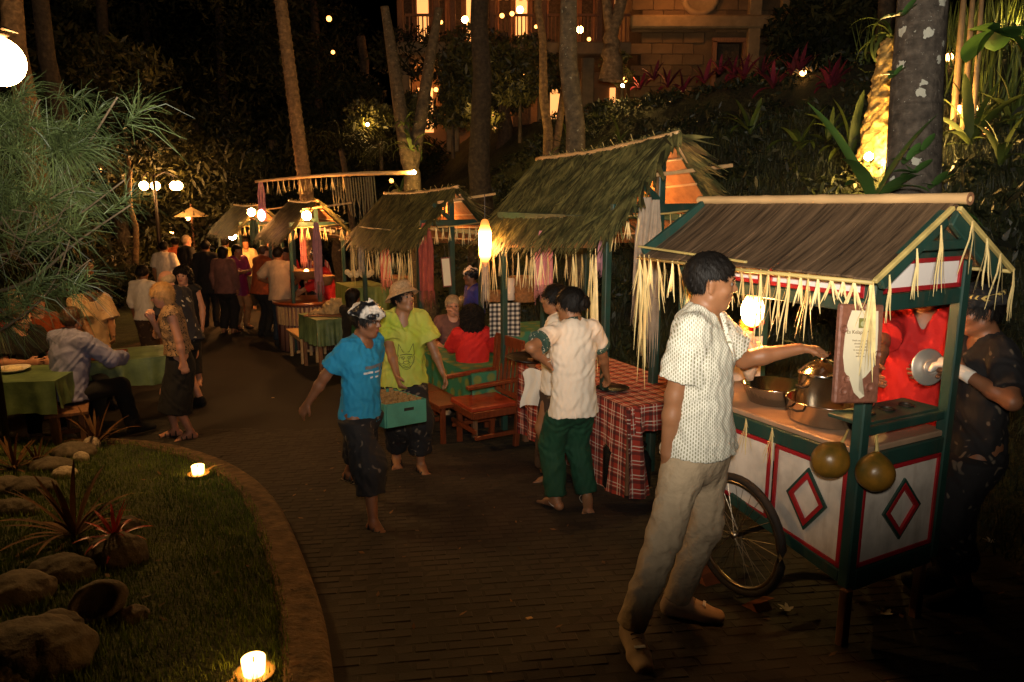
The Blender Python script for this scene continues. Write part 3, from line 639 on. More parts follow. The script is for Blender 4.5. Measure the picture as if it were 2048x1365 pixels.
        if t['sleeve'] > 0:
            for a, e, wv in ((shL, eL, wL), (shR, eR, wR)):
                f = t['sleeve']; T.cap(a, a + (e - a) * min(1, f), .05 * s + gr, (.054 if f < 1 else .046) * s + gr * (1.4 if f < 1 else 1), .035, None, 2 if f <= 1 else 0)
                if f > 1: T.cap(e, e + (wv - e) * (f - 1), .046 * s + gr, .034 * s + gr, .02, None, 2)
        nkc = nb + up * .02
        if t['neck'] == 'round': T.cap(nb - up * .012 + fw2 * .045, nb + up * .12 + fw2 * .03, .058 * s, .09 * s, .006, sub=True)
        elif t['neck'] == 'v':
            T.cap(nb - up * .0 + fw2 * .03, nb + up * .12 + fw2 * .03, .06 * s, .09 * s, .006, sub=True)
            dv = t.get('v', .13); T.cap(nb - up * dv * s + fw2 * .16, nb + up * .03 + fw2 * .13, .003, .06, .005, (fw2, .3), sub=True)
        hd_, hc_ = -up, float(hem @ up)
        T.post.append(lambda Fd, X, Y, Z: np.maximum(Fd, (hc_ - (X * up[0] + Y * up[1] + Z * up[2])) + .006 * np.sin(X * 25 + seed) + .006 * np.sin(Y * 21)))
        def uvf(V):
            rel = V - pel; a = np.arctan2(rel @ lf2, rel @ fw2); yy = rel @ lf2; arm = (np.abs(yy) > .165 * s) & (V[:, 2] > pel[2] + .2 * s)
            return np.stack([np.where(arm, rel @ fw2 + np.where(np.abs(V[:, 2] - sh[2]) < .06, yy * .5, 0), a * .165), V[:, 2]], 1)
        sh_o = T.build(t.get('name', 'shirt'), M[t['m']], max(h, .006), parent=root, wr=(t['wr'], 26 / s, seed), uvf=uvf); J['top'] = sh_o; J['T'] = t
        if t.get('collar'):
            b = B(); cm = M[t.get('cm', t['m'])]
            for y in (1, -1):
                rows = []
                for i in range(9):
                    a = math.pi - i / 8 * math.pi * .82; ca, sa = math.cos(a), math.sin(a) * y; r0, r1 = .064, .083 + .02 * (i / 8)
                    base_ = nb + up * (.025 - .055 * (i / 8) ** 2) + fw2 * .012; top_ = fw2 * ca + lf2 * sa
                    rows.append((base_ + top_ * r0 * s + up * .016, base_ + top_ * (r0 + .006) * s + up * .03, base_ + top_ * r1 * s - up * (.018 + .022 * i / 8)))
                V = [v for r_ in rows for v in r_]; Fc = []
                for i in range(8): 
                    for k in range(2): Fc.append((i * 3 + k, i * 3 + k + 1, i * 3 + k + 4, i * 3 + k + 3))
                b.add(V, Fc)
            co = b.obj('collar', cm, root, True); md = co.modifiers.new('s', 'SOLIDIFY'); md.thickness = .004
        if t.get('cuff'):
            for a, e in ((shL, eL), (shR, eR)):
                p = a + (e - a) * (t['sleeve'] - .13); p2 = a + (e - a) * (t['sleeve'] + .02); SDF().cap(p, p2, .062 * s + gr * 1.3, .063 * s + gr * 1.4, .01, None, 3).build('cuff', M['cuff'], max(h, .006), parent=root)
    if bottom:
        hemz = pel[2] + top['hem'] * s if top and 'hem' in top else None; t = dict(kind='trousers', m='black', len=.97, loose=1., wr=.006, waist=.03); t.update(bottom); T = SDF(); gr = .014 * t['loose']; wz = pel + up * t['waist'] * s
        if t['kind'] in ('trousers', 'shorts'):
            gh = min(gr, .012); T.cap(pel + np.array([0, 0, -.06]), wz, .155 * s * wide + gh, .135 * s * wide, .05, (fw, 1.32), 2)
            for hpj, kn, an in ((hpL, kL, aL), (hpR, kR, aR)):
                T.cap(hpj, kn, .086 * s + min(gr, .02), .06 * s + gr, .045 if t['kind'] == 'trousers' else .03, None, 0 if t['kind'] == 'trousers' else 2)
                if t['kind'] == 'trousers': e_ = kn + (an - kn) * t['len']; T.cap(kn, e_, .06 * s + gr, .05 * s + gr * .9, .03, None, 2)
        elif t['kind'] == 'skirt':
            z = t['len']; T.cap(wz, pel - np.array([0, 0, .1]), .14 * s * wide + gr * .3, .165 * s * wide + gr, .03, (fw, 1.28), 1); bt = np.array([(kL[0] + kR[0]) / 2 * .7, (kL[1] + kR[1]) / 2, hz * (1 - z)]); T.cap(pel - np.array([0, 0, .1]), bt, .165 * s * wide + gr, t.get('rb', .16) * s + gr, .03, (fw, 1.25), 2)
        elif t['kind'] == 'sarong':
            gh = min(gr, .008); T.cap(pel + np.array([0, 0, -.07]), wz, .16 * s * wide + gh, .135 * s * wide, .05, (fw, 1.3), 2)
            for hpj, kn, an in ((hpL, kL, aL), (hpR, kR, aR)): e_ = kn + (an - kn) * t['len']; T.cap(hpj, kn, .092 * s + gr, .095 * s + gr, .09); T.cap(kn, e_, .095 * s + gr, .085 * s + gr * 1.2, .1, None, 2)
        if hemz is not None and hz > .7 * s: T.post.append(lambda Fd, X, Y, Z: Fd + np.clip((Z - hemz - .014) / .025, 0, 1) * .035)
        T.build({'trousers': 'trousers', 'shorts': 'shorts', 'skirt': 'skirt', 'sarong': 'sarong'}[t['kind']], M[t['m']], max(h, .0065), parent=root, wr=(t['wr'], 22 / s, PN[0] + 2, pel[2] - .2 * s))
    # feet
    for (heel, ball, td, gz) in toes:
        sdv = np.array([-td[1], td[0], 0]); z0 = np.array([0, 0, 1.])
        if feet == 'shoes':
            sh_ = SDF().cap(heel + z0 * .015, heel + z0 * .045 + td * .01, .038, .04, .02).cap(heel + td * .05 + z0 * .05, ball + z0 * .02, .046, .04, .03, (sdv, .9)).cap(ball + z0 * .012, ball + td * .075 + z0 * .006, .043, .034, .02, (sdv, .8)).cap(heel, ball, .034, .036, .02)
            gzz = gz
            sh_.post.append(lambda Fd, X, Y, Z: np.maximum(Fd, gzz + .012 - Z)); so = sh_.build('shoe', M['shoe' if H > 1.7 and face else 'black'], max(h, .006), parent=root)
            so2 = SDF().cap(heel - td * .005, ball + td * .07, .037, .036, .01, (sdv, .93)); so2.post.append(lambda Fd, X, Y, Z: np.maximum(np.maximum(Fd, gzz - Z), Z - gzz - .022)); link('sole', so2.build('sole_tmp', M['sole' if H > 1.7 and face else 'black'], max(h, .007)).data, so); bpy.data.objects.remove([o for o in C.objects if o.name.startswith('sole_tmp')][0])
            if face and H > 1.7:
                for i in range(5): p = heel + td * (.085 + .02 * i) + z0 * (.083 - .011 * i); B().tube([p - sdv * .022, p + z0 * .006, p + sdv * .022], .003, 5).obj('shoelace', M['lace'], so)
                for f_, zz in ((.07, .09), (.17, .053)): p = heel + td * f_ + z0 * zz; b = B().beam(p - sdv * .024, p + sdv * .024, .014, .004, up=td * .4 + z0); b.obj('reflective_strip', M['reflect'], so)
        elif feet == 'sandals':
            so = B().beam(heel - td * .03 - z0 * .03, ball + td * .06 - z0 * .02, .085 * s, .014); so.obj('sandal_sole', M['strap'], root)
            for f_, zz, ww in ((.13, .028, .048), (.085, .05, .042), (.03, .08, .04)):
                p = heel + td * f_; pts = [p + sdv * ww * math.cos(a) + z0 * (zz * math.sin(a) - .015) for a in np.linspace(0, math.pi, 9)]; B().tube(pts, .007, 6).obj('sandal_strap', M['strap'], root, True)
    return J

# ================================================================== THE SETTING
def terrain():
    xs = np.concatenate([np.arange(-60, -12, 4.), np.arange(-12, 14, .35), np.arange(14, 60, 3.)]); ys = np.concatenate([np.arange(-6, 26, .35), np.arange(26, 90, 3.)])
    V = np.array([(x, y, ground(x, y) - .02 + .03 * math.sin(x * 2.1 + y) * math.sin(y * 1.7 - x) * (1 if hill(x, y) > .2 else 0)) for y in ys for x in xs]); n = len(xs)
    Q = np.array([(j * n + i, j * n + i + 1, (j + 1) * n + i + 1, (j + 1) * n + i) for j in range(len(ys) - 1) for i in range(n - 1)])
    o = link('ground', mk('ground', V, Q, M['slope'], True)); tag(o, kind='structure')
terrain()
tag(B().obj('empty_tmp', M['dirt']) and None or link('night_sky', B().lathe([(.1, 150), (90, 120), (140, 60), (150, 0), (150, -10)], n=24).me('night_sky', mat('night_sky', (.004, .004, .006), 1, bump=0))), kind='structure')
bpy.data.objects.remove(bpy.data.objects['empty_tmp'])
def catmull(p, n=10):
    p = [p[0] * 2 - p[1]] + p + [p[-1] * 2 - p[-2]]; out = []
    for i in range(1, len(p) - 2):
        for k in range(n):
            t = k / n; out.append(.5 * ((2 * p[i]) + (p[i + 1] - p[i - 1]) * t + (2 * p[i - 1] - 5 * p[i] + 4 * p[i + 1] - p[i + 2]) * t * t + (3 * p[i] - p[i - 1] - 3 * p[i + 1] + p[i + 2]) * t ** 3))
    return out + [p[-2]]
KP = catmull([Vector((x, y)) for x, y in ((-.42, .6), (-.5, 1.8), (-.75, 2.75), (-1.05, 3.55), (-1.62, 4.8), (-2.15, 5.62), (-2.75, 6.22), (-3.4, 6.62), (-4.4, 6.8), (-6, 6.78), (-9, 6.7))], 8)
def kerb_mesh(path, wd, hgt, side=1):
    V = []; Q = []; prof = [(0, -.05), (0, hgt - .02), (.02, hgt), (wd - .02, hgt), (wd, hgt - .02), (wd, -.05)]
    for i, p in enumerate(path):
        t = (path[min(i + 1, len(path) - 1)] - path[max(i - 1, 0)]).normalized(); nn = Vector((-t.y, t.x)) * side
        for a, z in prof:
            q = p + nn * a; V.append((q.x, q.y, road(q.y) + z + random.uniform(-.003, .003)))
    for i in range(len(path) - 1):
        for k in range(5): Q.append((i * 6 + k, i * 6 + k + 1, (i + 1) * 6 + k + 1, (i + 1) * 6 + k)[::-side])
    return V, Q
V, Q = kerb_mesh(KP, .2, .13); tag(link('kerb', mk('kerb', V, Q, M['kerb'], False)), kind='structure')
K2 = catmull([Vector((x, y)) for x, y in ((-7.6, 10.2), (-6.6, 11.2), (-6.15, 12.6), (-6.9, 15.2), (-8.6, 19), (-11, 24))], 8)
V, Q = kerb_mesh(K2, .25, .13); tag(link('kerb', mk('kerb', V, Q, M['kerb'], False)), kind='structure')
poly = [(p.x, p.y) for p in KP] + [(-9, .6)]
def inside(x, y, poly):
    c = False; j = len(poly) - 1
    for i in range(len(poly)):
        xi, yi = poly[i]; xj, yj = poly[j]
        if (yi > y) != (yj > y) and x < (xj - xi) * (y - yi) / (yj - yi) + xi: c = not c
        j = i
    return c
def lawn(name, poly, x0, x1, y0, y1, st):
    V = []; Q = []; idx = {}
    def vid(i, j):
        if (i, j) not in idx: x, y = x0 + i * st, y0 + j * st; idx[i, j] = len(V); V.append((x, y, road(y) + .115 + .012 * math.sin(x * 5 + y * 3)))
        return idx[i, j]
    for i in range(int((x1 - x0) / st)):
        for j in range(int((y1 - y0) / st)):
            if all(inside(x0 + a * st, y0 + b * st, poly) for a in (i, i + 1) for b in (j, j + 1)): Q.append((vid(i, j), vid(i + 1, j), vid(i + 1, j + 1), vid(i, j + 1)))
    tag(link(name, mk(name, V, Q, M['lawn'], True)), kind='structure')
lawn('lawn', poly, -9, 0, .6, 6.8, .09)
poly2 = [(p.x, p.y) for p in K2] + [(-25, 24), (-25, 10.2)]
lawn('planting_bed', poly2, -25, -6, 10.2, 24, .18)
# road sheet
ys = np.arange(.5, 40, .5); V = []; 
for y in ys: V += [(-9.5 if y > 6.6 else -2.6 if y > 5 else -1.8, y, road(y) + .005), (4.4 - .5 * (y - 3), y, road(y) + .005)]
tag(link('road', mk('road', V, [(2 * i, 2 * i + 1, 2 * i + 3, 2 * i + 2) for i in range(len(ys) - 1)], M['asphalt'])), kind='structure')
roadobj = bpy.data.objects['road']
# paving bricks
bm_ = B().box((0, 0, 0), (.145, .07, .03), bev=.006).me('brick', M['brick'])
cells = []
RA = R(9)
for i in range(-60, 80):
    for j in range(14, 130):
        bx = (i + .5 * (j % 2)) * .151; by = j * .076; x, y = bx * math.cos(RA) - by * math.sin(RA), bx * math.sin(RA) + by * math.cos(RA) + .2
        if y < 2.35 or y > 7.6 or x > 4.0 - .52 * (y - 3) or x < -5 or inside(x + .05, y, poly) or inside(x - .03, y, poly): continue
        dd = ray; u = x / (y * .98 + .4)
        if abs(u) > .78: continue
        cells.append((x, y))
near = [c for c in cells if c[1] > 2.55]; near.sort(key=lambda c: c[0] ** 2 + c[1] ** 2 + 4); nearset = set(near[:300])
BV = []; BF = []
bvs = [Vector(v.co) for v in bm_.vertices]; bfs = [tuple(p.vertices) for p in bm_.polygons]
for c in cells:
    x, y = c; sl = (road(y + .05) - road(y - .05)) / .1; rot = Euler((math.atan(sl) + random.gauss(0, .007), random.gauss(0, .007), RA + random.gauss(0, .015))); z = road(y) + random.uniform(-.0025, .002) - .008
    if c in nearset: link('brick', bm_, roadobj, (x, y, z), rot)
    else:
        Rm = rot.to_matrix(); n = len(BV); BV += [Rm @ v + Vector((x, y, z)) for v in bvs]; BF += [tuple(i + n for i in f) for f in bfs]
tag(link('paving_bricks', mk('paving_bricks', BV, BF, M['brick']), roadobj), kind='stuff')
def blades(name, pts, hmin, hmax, wd, m, spread=.5):
    pts = np.asarray(pts); n = len(pts); a = rng.uniform(0, 6.283, n); h = rng.uniform(hmin, hmax, n); dx, dy = np.cos(a) * wd, np.sin(a) * wd; b = rng.uniform(0, 6.283, n); sp = rng.uniform(0, spread, n) * h
    V = np.empty((n, 3, 3)); V[:, 0] = pts + np.stack([-dx, -dy, 0 * a], 1); V[:, 1] = pts + np.stack([dx, dy, 0 * a], 1); V[:, 2] = pts + np.stack([np.cos(b) * sp, np.sin(b) * sp, h], 1)
    return link(name, mk(name, V.reshape(-1, 3), np.arange(3 * n).reshape(-1, 3), m))
gp = []
for _ in range(150000):
    x, y = random.uniform(-6.5, -.4), random.uniform(2.1, 6.75)
    if random.random() > min(1, 9 / y ** 2 + .25): continue
    if inside(x + .17, y, poly) and inside(x, y + .12, poly) and inside(x, y, poly): gp.append((x, y, road(y) + .115))
tag(blades('grass', gp, .02, .055, .0035, M['grass']), kind='stuff')
gp = []
for _ in range(60000):
    y = random.uniform(2.8, 13); x = 4.16 - .52 * y + random.uniform(.8, 6) ; 
    gp.append((x, y, ground(x, y) - .02))
tag(blades('slope_grass', gp, .04, .16, .006, mat('slope_grass_blades', (.022, .03, .008), .6, var=.4, nscale=2, bump=0, island=.6)), kind='stuff')

# ---- foliage helpers
def leafcloud(cs, n, size, flat=.6):
    """cs: list of (center, radius); returns V,Q of n leaf quads"""
    cs_ = np.array([c for c, r in cs], float); rr = np.array([r for c, r in cs]); k = rng.choice(len(cs), n, p=rr ** 2 / (rr ** 2).sum())
    d = rng.normal(size=(n, 3)); d /= np.linalg.norm(d, axis=1)[:, None]; rad = rr[k] * rng.uniform(.35, 1.08, n) ** .6
    p = cs_[k] + d * rad[:, None] * np.array([1, 1, flat]); a = rng.normal(size=(n, 3)); a /= np.linalg.norm(a, axis=1)[:, None]; a[:, 2] -= .3
    b = np.cross(a, rng.normal(size=(n, 3))); b /= np.linalg.norm(b, axis=1)[:, None]; L = size * rng.uniform(.6, 1.4, n)[:, None]
    V = np.stack([p - a * L, p + b * L * .32, p + a * L, p - b * L * .32], 1).reshape(-1, 3); return V, np.arange(4 * n).reshape(-1, 4)
def trunk_mesh(pts, rs, m, n=14, parent=None, name='trunk', rough=.06):
    b = B().tube(pts, rs, n, False); b.v = [v + Vector([random.gauss(0, rough * .25 * rs[0]) for _ in range(3)]) for v in b.v]; return b.obj(name, m, parent, True)
def tree(label, base, h, r, m_t, m_l, cs, nleaf, size, cat='tree', lean=(0, 0), forks=(), group=None, name='tree'):
    t = thing(name, label, cat, base, group=group); top = Vector((lean[0], lean[1], h)); n = 8
    pts = [Vector((0, 0, -.3))] + [top * (i / n) + Vector((.04 * math.sin(i * 2.1), .04 * math.cos(i * 1.7), 0)) for i in range(1, n + 1)]
    rs = [r * 1.25] + [r * (1 - .45 * i / n) for i in range(1, n + 1)]
    trunk_mesh(pts, rs, m_t, parent=t)
    for a, b_, rr in forks: 
        a, b_ = Vector(a), Vector(b_); trunk_mesh([a, a.lerp(b_, .35) + Vector((0, 0, -.1)), a.lerp(b_, .7), b_], [rr, rr * .85, rr * .7, rr * .5], m_t, 10, t, 'limb')
    if nleaf:
        V, Q = leafcloud(cs, nleaf, size); o = link('crown', mk('crown', V, Q, m_l), t)
    return t
def leaf_mesh(name, L, wd, m, droop=.6, seg=8, fold=.15, tipw=.05, rise=1.2, wav=0.):
    """leaf growing from origin along +X/+Z, arching"""
    pts = []; ws = []; p = Vector((0, 0, 0)); a = rise
    for i in range(seg + 1):
        t = i / seg; pts.append(p.copy()); ws.append(max(tipw * wd, wd * (math.sin(math.pi * min(1, t * .86 + .1)) ** .7)) * (1 + wav * math.sin(i * 2.3)) if i < seg else .004); p += Vector((math.cos(a), 0, math.sin(a))) * L / seg; a -= droop / seg * (1 + t)
    b = B().strip(pts, ws, (0, 1, 0), fold); return b.me(name, m, True)
LM = {}
def rosette(name, label, cat, base, n, L, wd, m, rise=(.5, 1.3), droop=(.4, 1.4), group=None, sc=(.75, 1.1), parent=None, wav=.06, at=None, leafname='leaf', spread=6.283, a0=0.):
    t = parent or thing(name, label, cat, base, group=group)
    for i in range(n):
        k = (m.name, L, wd, i % 4)
        if k not in LM: q = (i % 4) / 3; LM[k] = leaf_mesh(leafname, L, wd, m, droop[0] + (droop[1] - droop[0]) * q, rise=rise[1] + (rise[0] - rise[1]) * q, wav=wav)
        o = link(leafname, LM[k], t, at or (0, 0, 0), (random.gauss(0, .12), random.gauss(0, .12), a0 + i * spread / n + random.uniform(-.25, .25))); s_ = random.uniform(*sc); o.scale = (s_, s_, s_)
    return t
def on(px, py, dz=0): return G(px, py, dz, ground)

cv = []
for _ in range(520):
    y = random.uniform(6, 19); x = 4.16 - .52 * y + random.uniform(1.4, 8.5); 
    if ground(x, y) < 4.58: cv.append((Vector((x, y, ground(x, y) + .03)), random.uniform(.15, .4)))
V, Q = leafcloud(cv, 26000, .06, .5); tag(link('ground_cover_plants', mk('ground_cover_plants', V, Q, mat('dark_ground_cover_leaf', (.02, .026, .008), .5, var=.5, nscale=2, bump=0, island=.6))), kind='stuff')
# ---- trees on the left and in the forest
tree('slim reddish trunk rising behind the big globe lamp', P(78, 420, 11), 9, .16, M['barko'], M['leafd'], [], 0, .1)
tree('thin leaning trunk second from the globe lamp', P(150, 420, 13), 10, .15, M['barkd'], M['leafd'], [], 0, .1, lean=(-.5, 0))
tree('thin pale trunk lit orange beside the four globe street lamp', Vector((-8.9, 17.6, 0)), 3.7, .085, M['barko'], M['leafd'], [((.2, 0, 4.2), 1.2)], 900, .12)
def forest(px, Y, h, r, n, label, m='leafd', cs=None, base=None, **kw):
    b = P(px, 500, Y); b.z = ground(b.x, b.y); cs = cs or [((random.uniform(-1, 1) * r, random.uniform(-1, 1) * r, h * random.uniform(.25, 1)), r * random.uniform(.5, .9)) for _ in range(8)]
    return tree(label, b, h, .2, M['barkd'], M[m], cs, int(n * 1.9), .095, group='dark trees of the forest', **kw)
FL = ['broad dark tree above the slim reddish trunks', 'dense dark tree over the four globe street lamp', 'dark tree filling the gap left of the palm trunk', 'olive leaved tree directly right of the street lamp', 'low bushy tree beneath the palm trunk', 'dark tree right of the palm trunk', 'dark tree left of the lit pavilion', 'far tree at the left edge behind the pine', 'tree closing the view past the cream umbrella', 'high crown hanging into the top of the picture over the road', 'dark tree behind the leaning palm sapling', 'leafy tree in front of the pavilion balcony']
for i, (px, Y, h, r) in enumerate(((60, 22, 9, 3), (330, 27, 9, 3.2), (470, 24, 9, 3.2), (410, 21, 4.5, 1.6), (560, 20, 4, 1.8), (650, 24, 8, 2.4), (740, 22, 5.5, 1.7), (20, 17, 6, 2.3), (380, 33, 6, 3), (250, 19, 8.5, 1.6), (680, 19, 3.6, 1.4), (1010, 20.5, 2.7, 1.1))):
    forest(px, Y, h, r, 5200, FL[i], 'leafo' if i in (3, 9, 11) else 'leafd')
b = P(625, 352, 15); b.z = 0
pt = thing('palm_tree', 'tall ringed palm trunk leaning left above the far stalls', 'palm', b)
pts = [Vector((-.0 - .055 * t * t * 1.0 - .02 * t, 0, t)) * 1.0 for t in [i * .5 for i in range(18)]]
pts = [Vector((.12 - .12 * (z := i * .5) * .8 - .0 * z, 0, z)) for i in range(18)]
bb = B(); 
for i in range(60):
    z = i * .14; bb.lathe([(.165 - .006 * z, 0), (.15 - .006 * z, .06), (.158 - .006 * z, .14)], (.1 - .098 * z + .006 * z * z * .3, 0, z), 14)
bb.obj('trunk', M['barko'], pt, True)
ps = thing('palm_tree', 'slender young palm with arching fronds behind the bamboo pole', 'palm', Vector((P(705, 420, 17).x, 17, .9)))
trunk_mesh([(0, 0, -1), (.0, 0, .8), (-.08, 0, 1.9), (-.2, 0, 2.7)], [.1, .08, .065, .06], M['barkd'], 10, ps)
def frond(parent, at, az, L, m, rise=.9, name='frond'):
    b = B(); pts = []; p = Vector((0, 0, 0)); a = rise
    for i in range(11): pts.append(p.copy()); p += Vector((math.cos(a), 0, math.sin(a))) * L / 10; a -= .2
    b.tube(pts, [.014 - .001 * i for i in range(11)], 5)
    for i in range(1, 11):
        for k in (0, .5):
            q = pts[i].lerp(pts[i - 1], k); 
            for sy in (-1, 1):
                l = L * .34 * math.sin(math.pi * min(.95, (i / 11) * .9 + .1)); d = Vector((.45, sy * .8, -.35 + random.uniform(-.15, .1))).normalized(); b.strip([q, q + d * l * .5, q + d * l + Vector((0, 0, -.15 * l))], [.012, .03, .004], Vector((1, -sy * .4, 0)), .1)
    return b.obj(name, m, parent, loc=at, rot=(0, 0, az))
for i in range(8): frond(ps, (-.2, 0, 2.7), i * .8, 1.5, M['leafd'], random.uniform(.5, 1.2))
frond_big = thing('palm_tree', 'dim palm fronds above the lit tree fern', 'palm', Vector((P(735, 300, 18).x, 18, 2.)))
trunk_mesh([(0, 0, -2), (0, 0, 1.2)], [.12, .1], M['barkd'], 10, frond_big)
for i in range(9): frond(frond_big, (0, 0, 1.2), i * .72 + .2, 2.1, M['leafd'], random.uniform(.5, 1.3))

# ---- trees on the slope
def slope_tree(label, px, py, Y, r, m, lean, h, forks=(), cs=(), nl=0, leaf='leafd', **kw):
    b = P(px, py, Y); b.z = ground(b.x, b.y); return tree(label, b, h, r, M[m], M[leaf], list(cs), nl, .13, lean=lean, forks=forks, **kw)
slope_tree('large grey trunk that forks, ringed by a lit fern behind the stalls', 845, 350, 14, .25, 'barkg', (-.25, 0), 3.1, forks=(((-.24, 0, 2.9), (-.6, 0, 5.6), .15), ((-.22, .05, 2.8), (.35, .1, 5.6), .14)))
slope_tree('straight near black trunk in front of the lit pavilion', 960, 300, 15, .24, 'barkd', (.05, 0), 7)
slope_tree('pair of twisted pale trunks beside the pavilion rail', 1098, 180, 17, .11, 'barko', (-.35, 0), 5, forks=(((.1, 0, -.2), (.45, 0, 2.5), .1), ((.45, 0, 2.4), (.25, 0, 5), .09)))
slope_tree('tall lichened trunk leaning left behind the biggest thatched stall', 1170, 290, 9.5, .155, 'barkg', (-.3, .1), 6)
slope_tree('dark trunk partly hidden left of the lichen spotted trunk', 1765, 90, 12, .13, 'barkd', (-.1, 0), 6)
big = slope_tree('thick lichen spotted trunk rising behind the cart roof', 1845, 420, 6.2, .235, 'barkl', (-.33, .1), 6, forks=())
for i, (px, py, s_) in enumerate(((1805, 30, .6), (1830, 345, .7), (1845, 300, .5), (1815, 320, .45), (1870, 370, .6), (1790, 150, .3))):
    p = P(px, py, 5.95); rosette('creeper', None, None, p, 5, .2 * s_ + .06, .1 * s_ + .03, M['banana'], parent=big, at=tuple(p - big.location), leafname='creeper_leaf', rise=(.1, .8), droop=(.2, .8), wav=0)
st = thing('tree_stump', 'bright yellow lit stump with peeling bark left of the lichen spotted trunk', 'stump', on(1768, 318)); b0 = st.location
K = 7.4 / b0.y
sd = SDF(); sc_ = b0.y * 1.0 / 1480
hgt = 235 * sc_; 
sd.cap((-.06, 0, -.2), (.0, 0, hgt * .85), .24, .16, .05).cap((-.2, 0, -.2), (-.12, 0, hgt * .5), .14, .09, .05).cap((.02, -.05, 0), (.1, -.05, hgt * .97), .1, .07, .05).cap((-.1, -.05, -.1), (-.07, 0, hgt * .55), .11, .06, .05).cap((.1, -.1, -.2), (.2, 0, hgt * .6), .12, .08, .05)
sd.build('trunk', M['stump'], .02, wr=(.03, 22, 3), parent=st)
for i in range(26): z = random.uniform(.05, hgt * .9); a = random.uniform(-2.6, -.5); p = Vector((.03 + .17 * math.cos(a), .17 * math.sin(a), z)); B().strip([p, p + Vector((.01, -.03, -.1)), p + Vector((0, -.02, -.22))], [.03, .04, .02], (1, .2, 0)).obj('bark_strip', M['stump'], st)
rosette('fern', 'long strappy fern arching from the top of the lit stump', 'fern', b0 + Vector((-.05, -.05, hgt * .9)), 13, .75, .045, M['fern'], rise=(.5, 1.3), droop=(1.8, 3.), group=None, spread=4.5, a0=1.6)
up_ = sphere('uplight', .06, M['upl'], None, b0 + Vector((-.02, -.42, -.05))); tag(up_, 'small glowing ground spotlight at the foot of the yellow stump', 'uplight')
tag(sphere('uplight', .045, M['upl'], None, b0 + Vector((-.42, -.5, .0))), 'second, added ground spotlight among the ferns left of the stump', 'uplight')  # added to brighten the ferns at the stump foot
FE = 'birds nest ferns on the slope'
for px, py, n, L, wd, lb in ((1500, 268, 11, .55, .09, 'upright fern on the dark slope furthest left of the stump'), (1600, 300, 9, .6, .09, 'fern with one tall leaf midway between slope and stump'), (1700, 312, 11, .75, .1, 'bright yellow fern leaning out from the foot of the lit stump'), (1655, 285, 6, .5, .07, 'small fern beside the bright yellow one'), (1940, 290, 12, .8, .1, 'large yellow green fern right of the lichen spotted trunk'), (2020, 250, 10, .7, .08, 'grassy fern at the right edge of the slope'), (2000, 330, 9, .6, .08, 'dim fern low at the right edge'), (1140, 300, 12, .5, .085, 'ribbed fern rising behind the thatched ridge of the biggest stall'), (1240, 285, 7, .4, .06, 'dim fern beside the leaning lichened trunk')):
    p = on(px, py); sc_ = p.y / 8
    rosette('fern', lb, 'fern', p, n, L * (.6 + .4 * round(sc_, 1)), wd, M['fern'], rise=(.6, 1.4), droop=(.5, 1.3), group=FE)
p = P(1740, 400, 5.2); p.z = ground(p.x, p.y) 
rosette('broadleaf_plant', 'plant with long broad leaves spreading above the cart roof ridge', 'plant', P(1745, 405, 5.6), 8, .85, .11, M['banana'], rise=(.2, 1.0), droop=(.3, .9), wav=.1)
rosette('philodendron', 'big round leaves hanging at the upper right corner', 'plant', P(1990, 60, 8), 7, .4, .32, M['banana'], rise=(-.6, .3), droop=(.5, 1.), wav=0)
for px, r_, lb in ((1905, .035, 'leftmost of the slim orange bamboo canes'), (1925, .03, 'middle slim orange bamboo cane'), (1945, .028, 'rightmost slim bamboo cane, dimmer')):
    p = on(px, 260); q = P(px + 22 + (1925 - px) * .1, -20, p.y); t = tag(B().tube([p, p.lerp(q, .25), p.lerp(q, .26), p.lerp(q, .5), p.lerp(q, .51), q], [r_, r_ * .95, r_ * 1.1, r_ * .9, r_ * 1.05, r_ * .8], 8).obj('bamboo_cane', M['bamboo'], smooth=True), lb, 'bamboo', 'bamboo canes right of the trunk')
for px, py, lb in ((1898, 115, 'small orange lantern high between bamboo canes'), (1918, 220, 'round orange lantern in the fern right of the trunk'), (1949, 221, 'smaller orange lantern beside the round one in the fern'), (1606, 146, 'tiny twin lantern beyond the red plants')):
    p = on(px, py + 6); tag(sphere('garden_lantern', .05, M['spark'], None, P(px, py, p.y)), lb, 'lantern', 'tiny garden lanterns')
for px, py, Y, lb in ((1965, 300, 8.2, 'added ground spotlight hidden in the big fern right of the lichen spotted trunk'), (2035, 215, 9.5, 'added ground spotlight in the tall grass at the right edge'), (1245, 172, 16.2, 'added ground spotlight at the corner plants of the stone wall'), (975, 225, 16.8, 'added ground spotlight under the climber below the pavilion'), (735, 250, 17.4, 'added ground spotlight under the dim palm fronds')):  # unseen glow balls added among plants to warm the slope
    p = P(px, py, Y); p.z = max(p.z, ground(p.x, p.y) + .06); tag(sphere('uplight', .035, M['upl'] if Y > 9 else M['lampw'], None, p, seg=8), lb, 'uplight')
# tall grass right
gp = [];
for _ in range(2600):
    q = on(random.uniform(1890, 2048), 0) if False else None
    x, y = random.uniform(5.2, 8.8), random.uniform(7.5, 12); gp.append((x, y, ground(x, y)))
tag(blades('tall_grass', gp, .3, .75, .014, M['fern'], .35), kind='stuff')
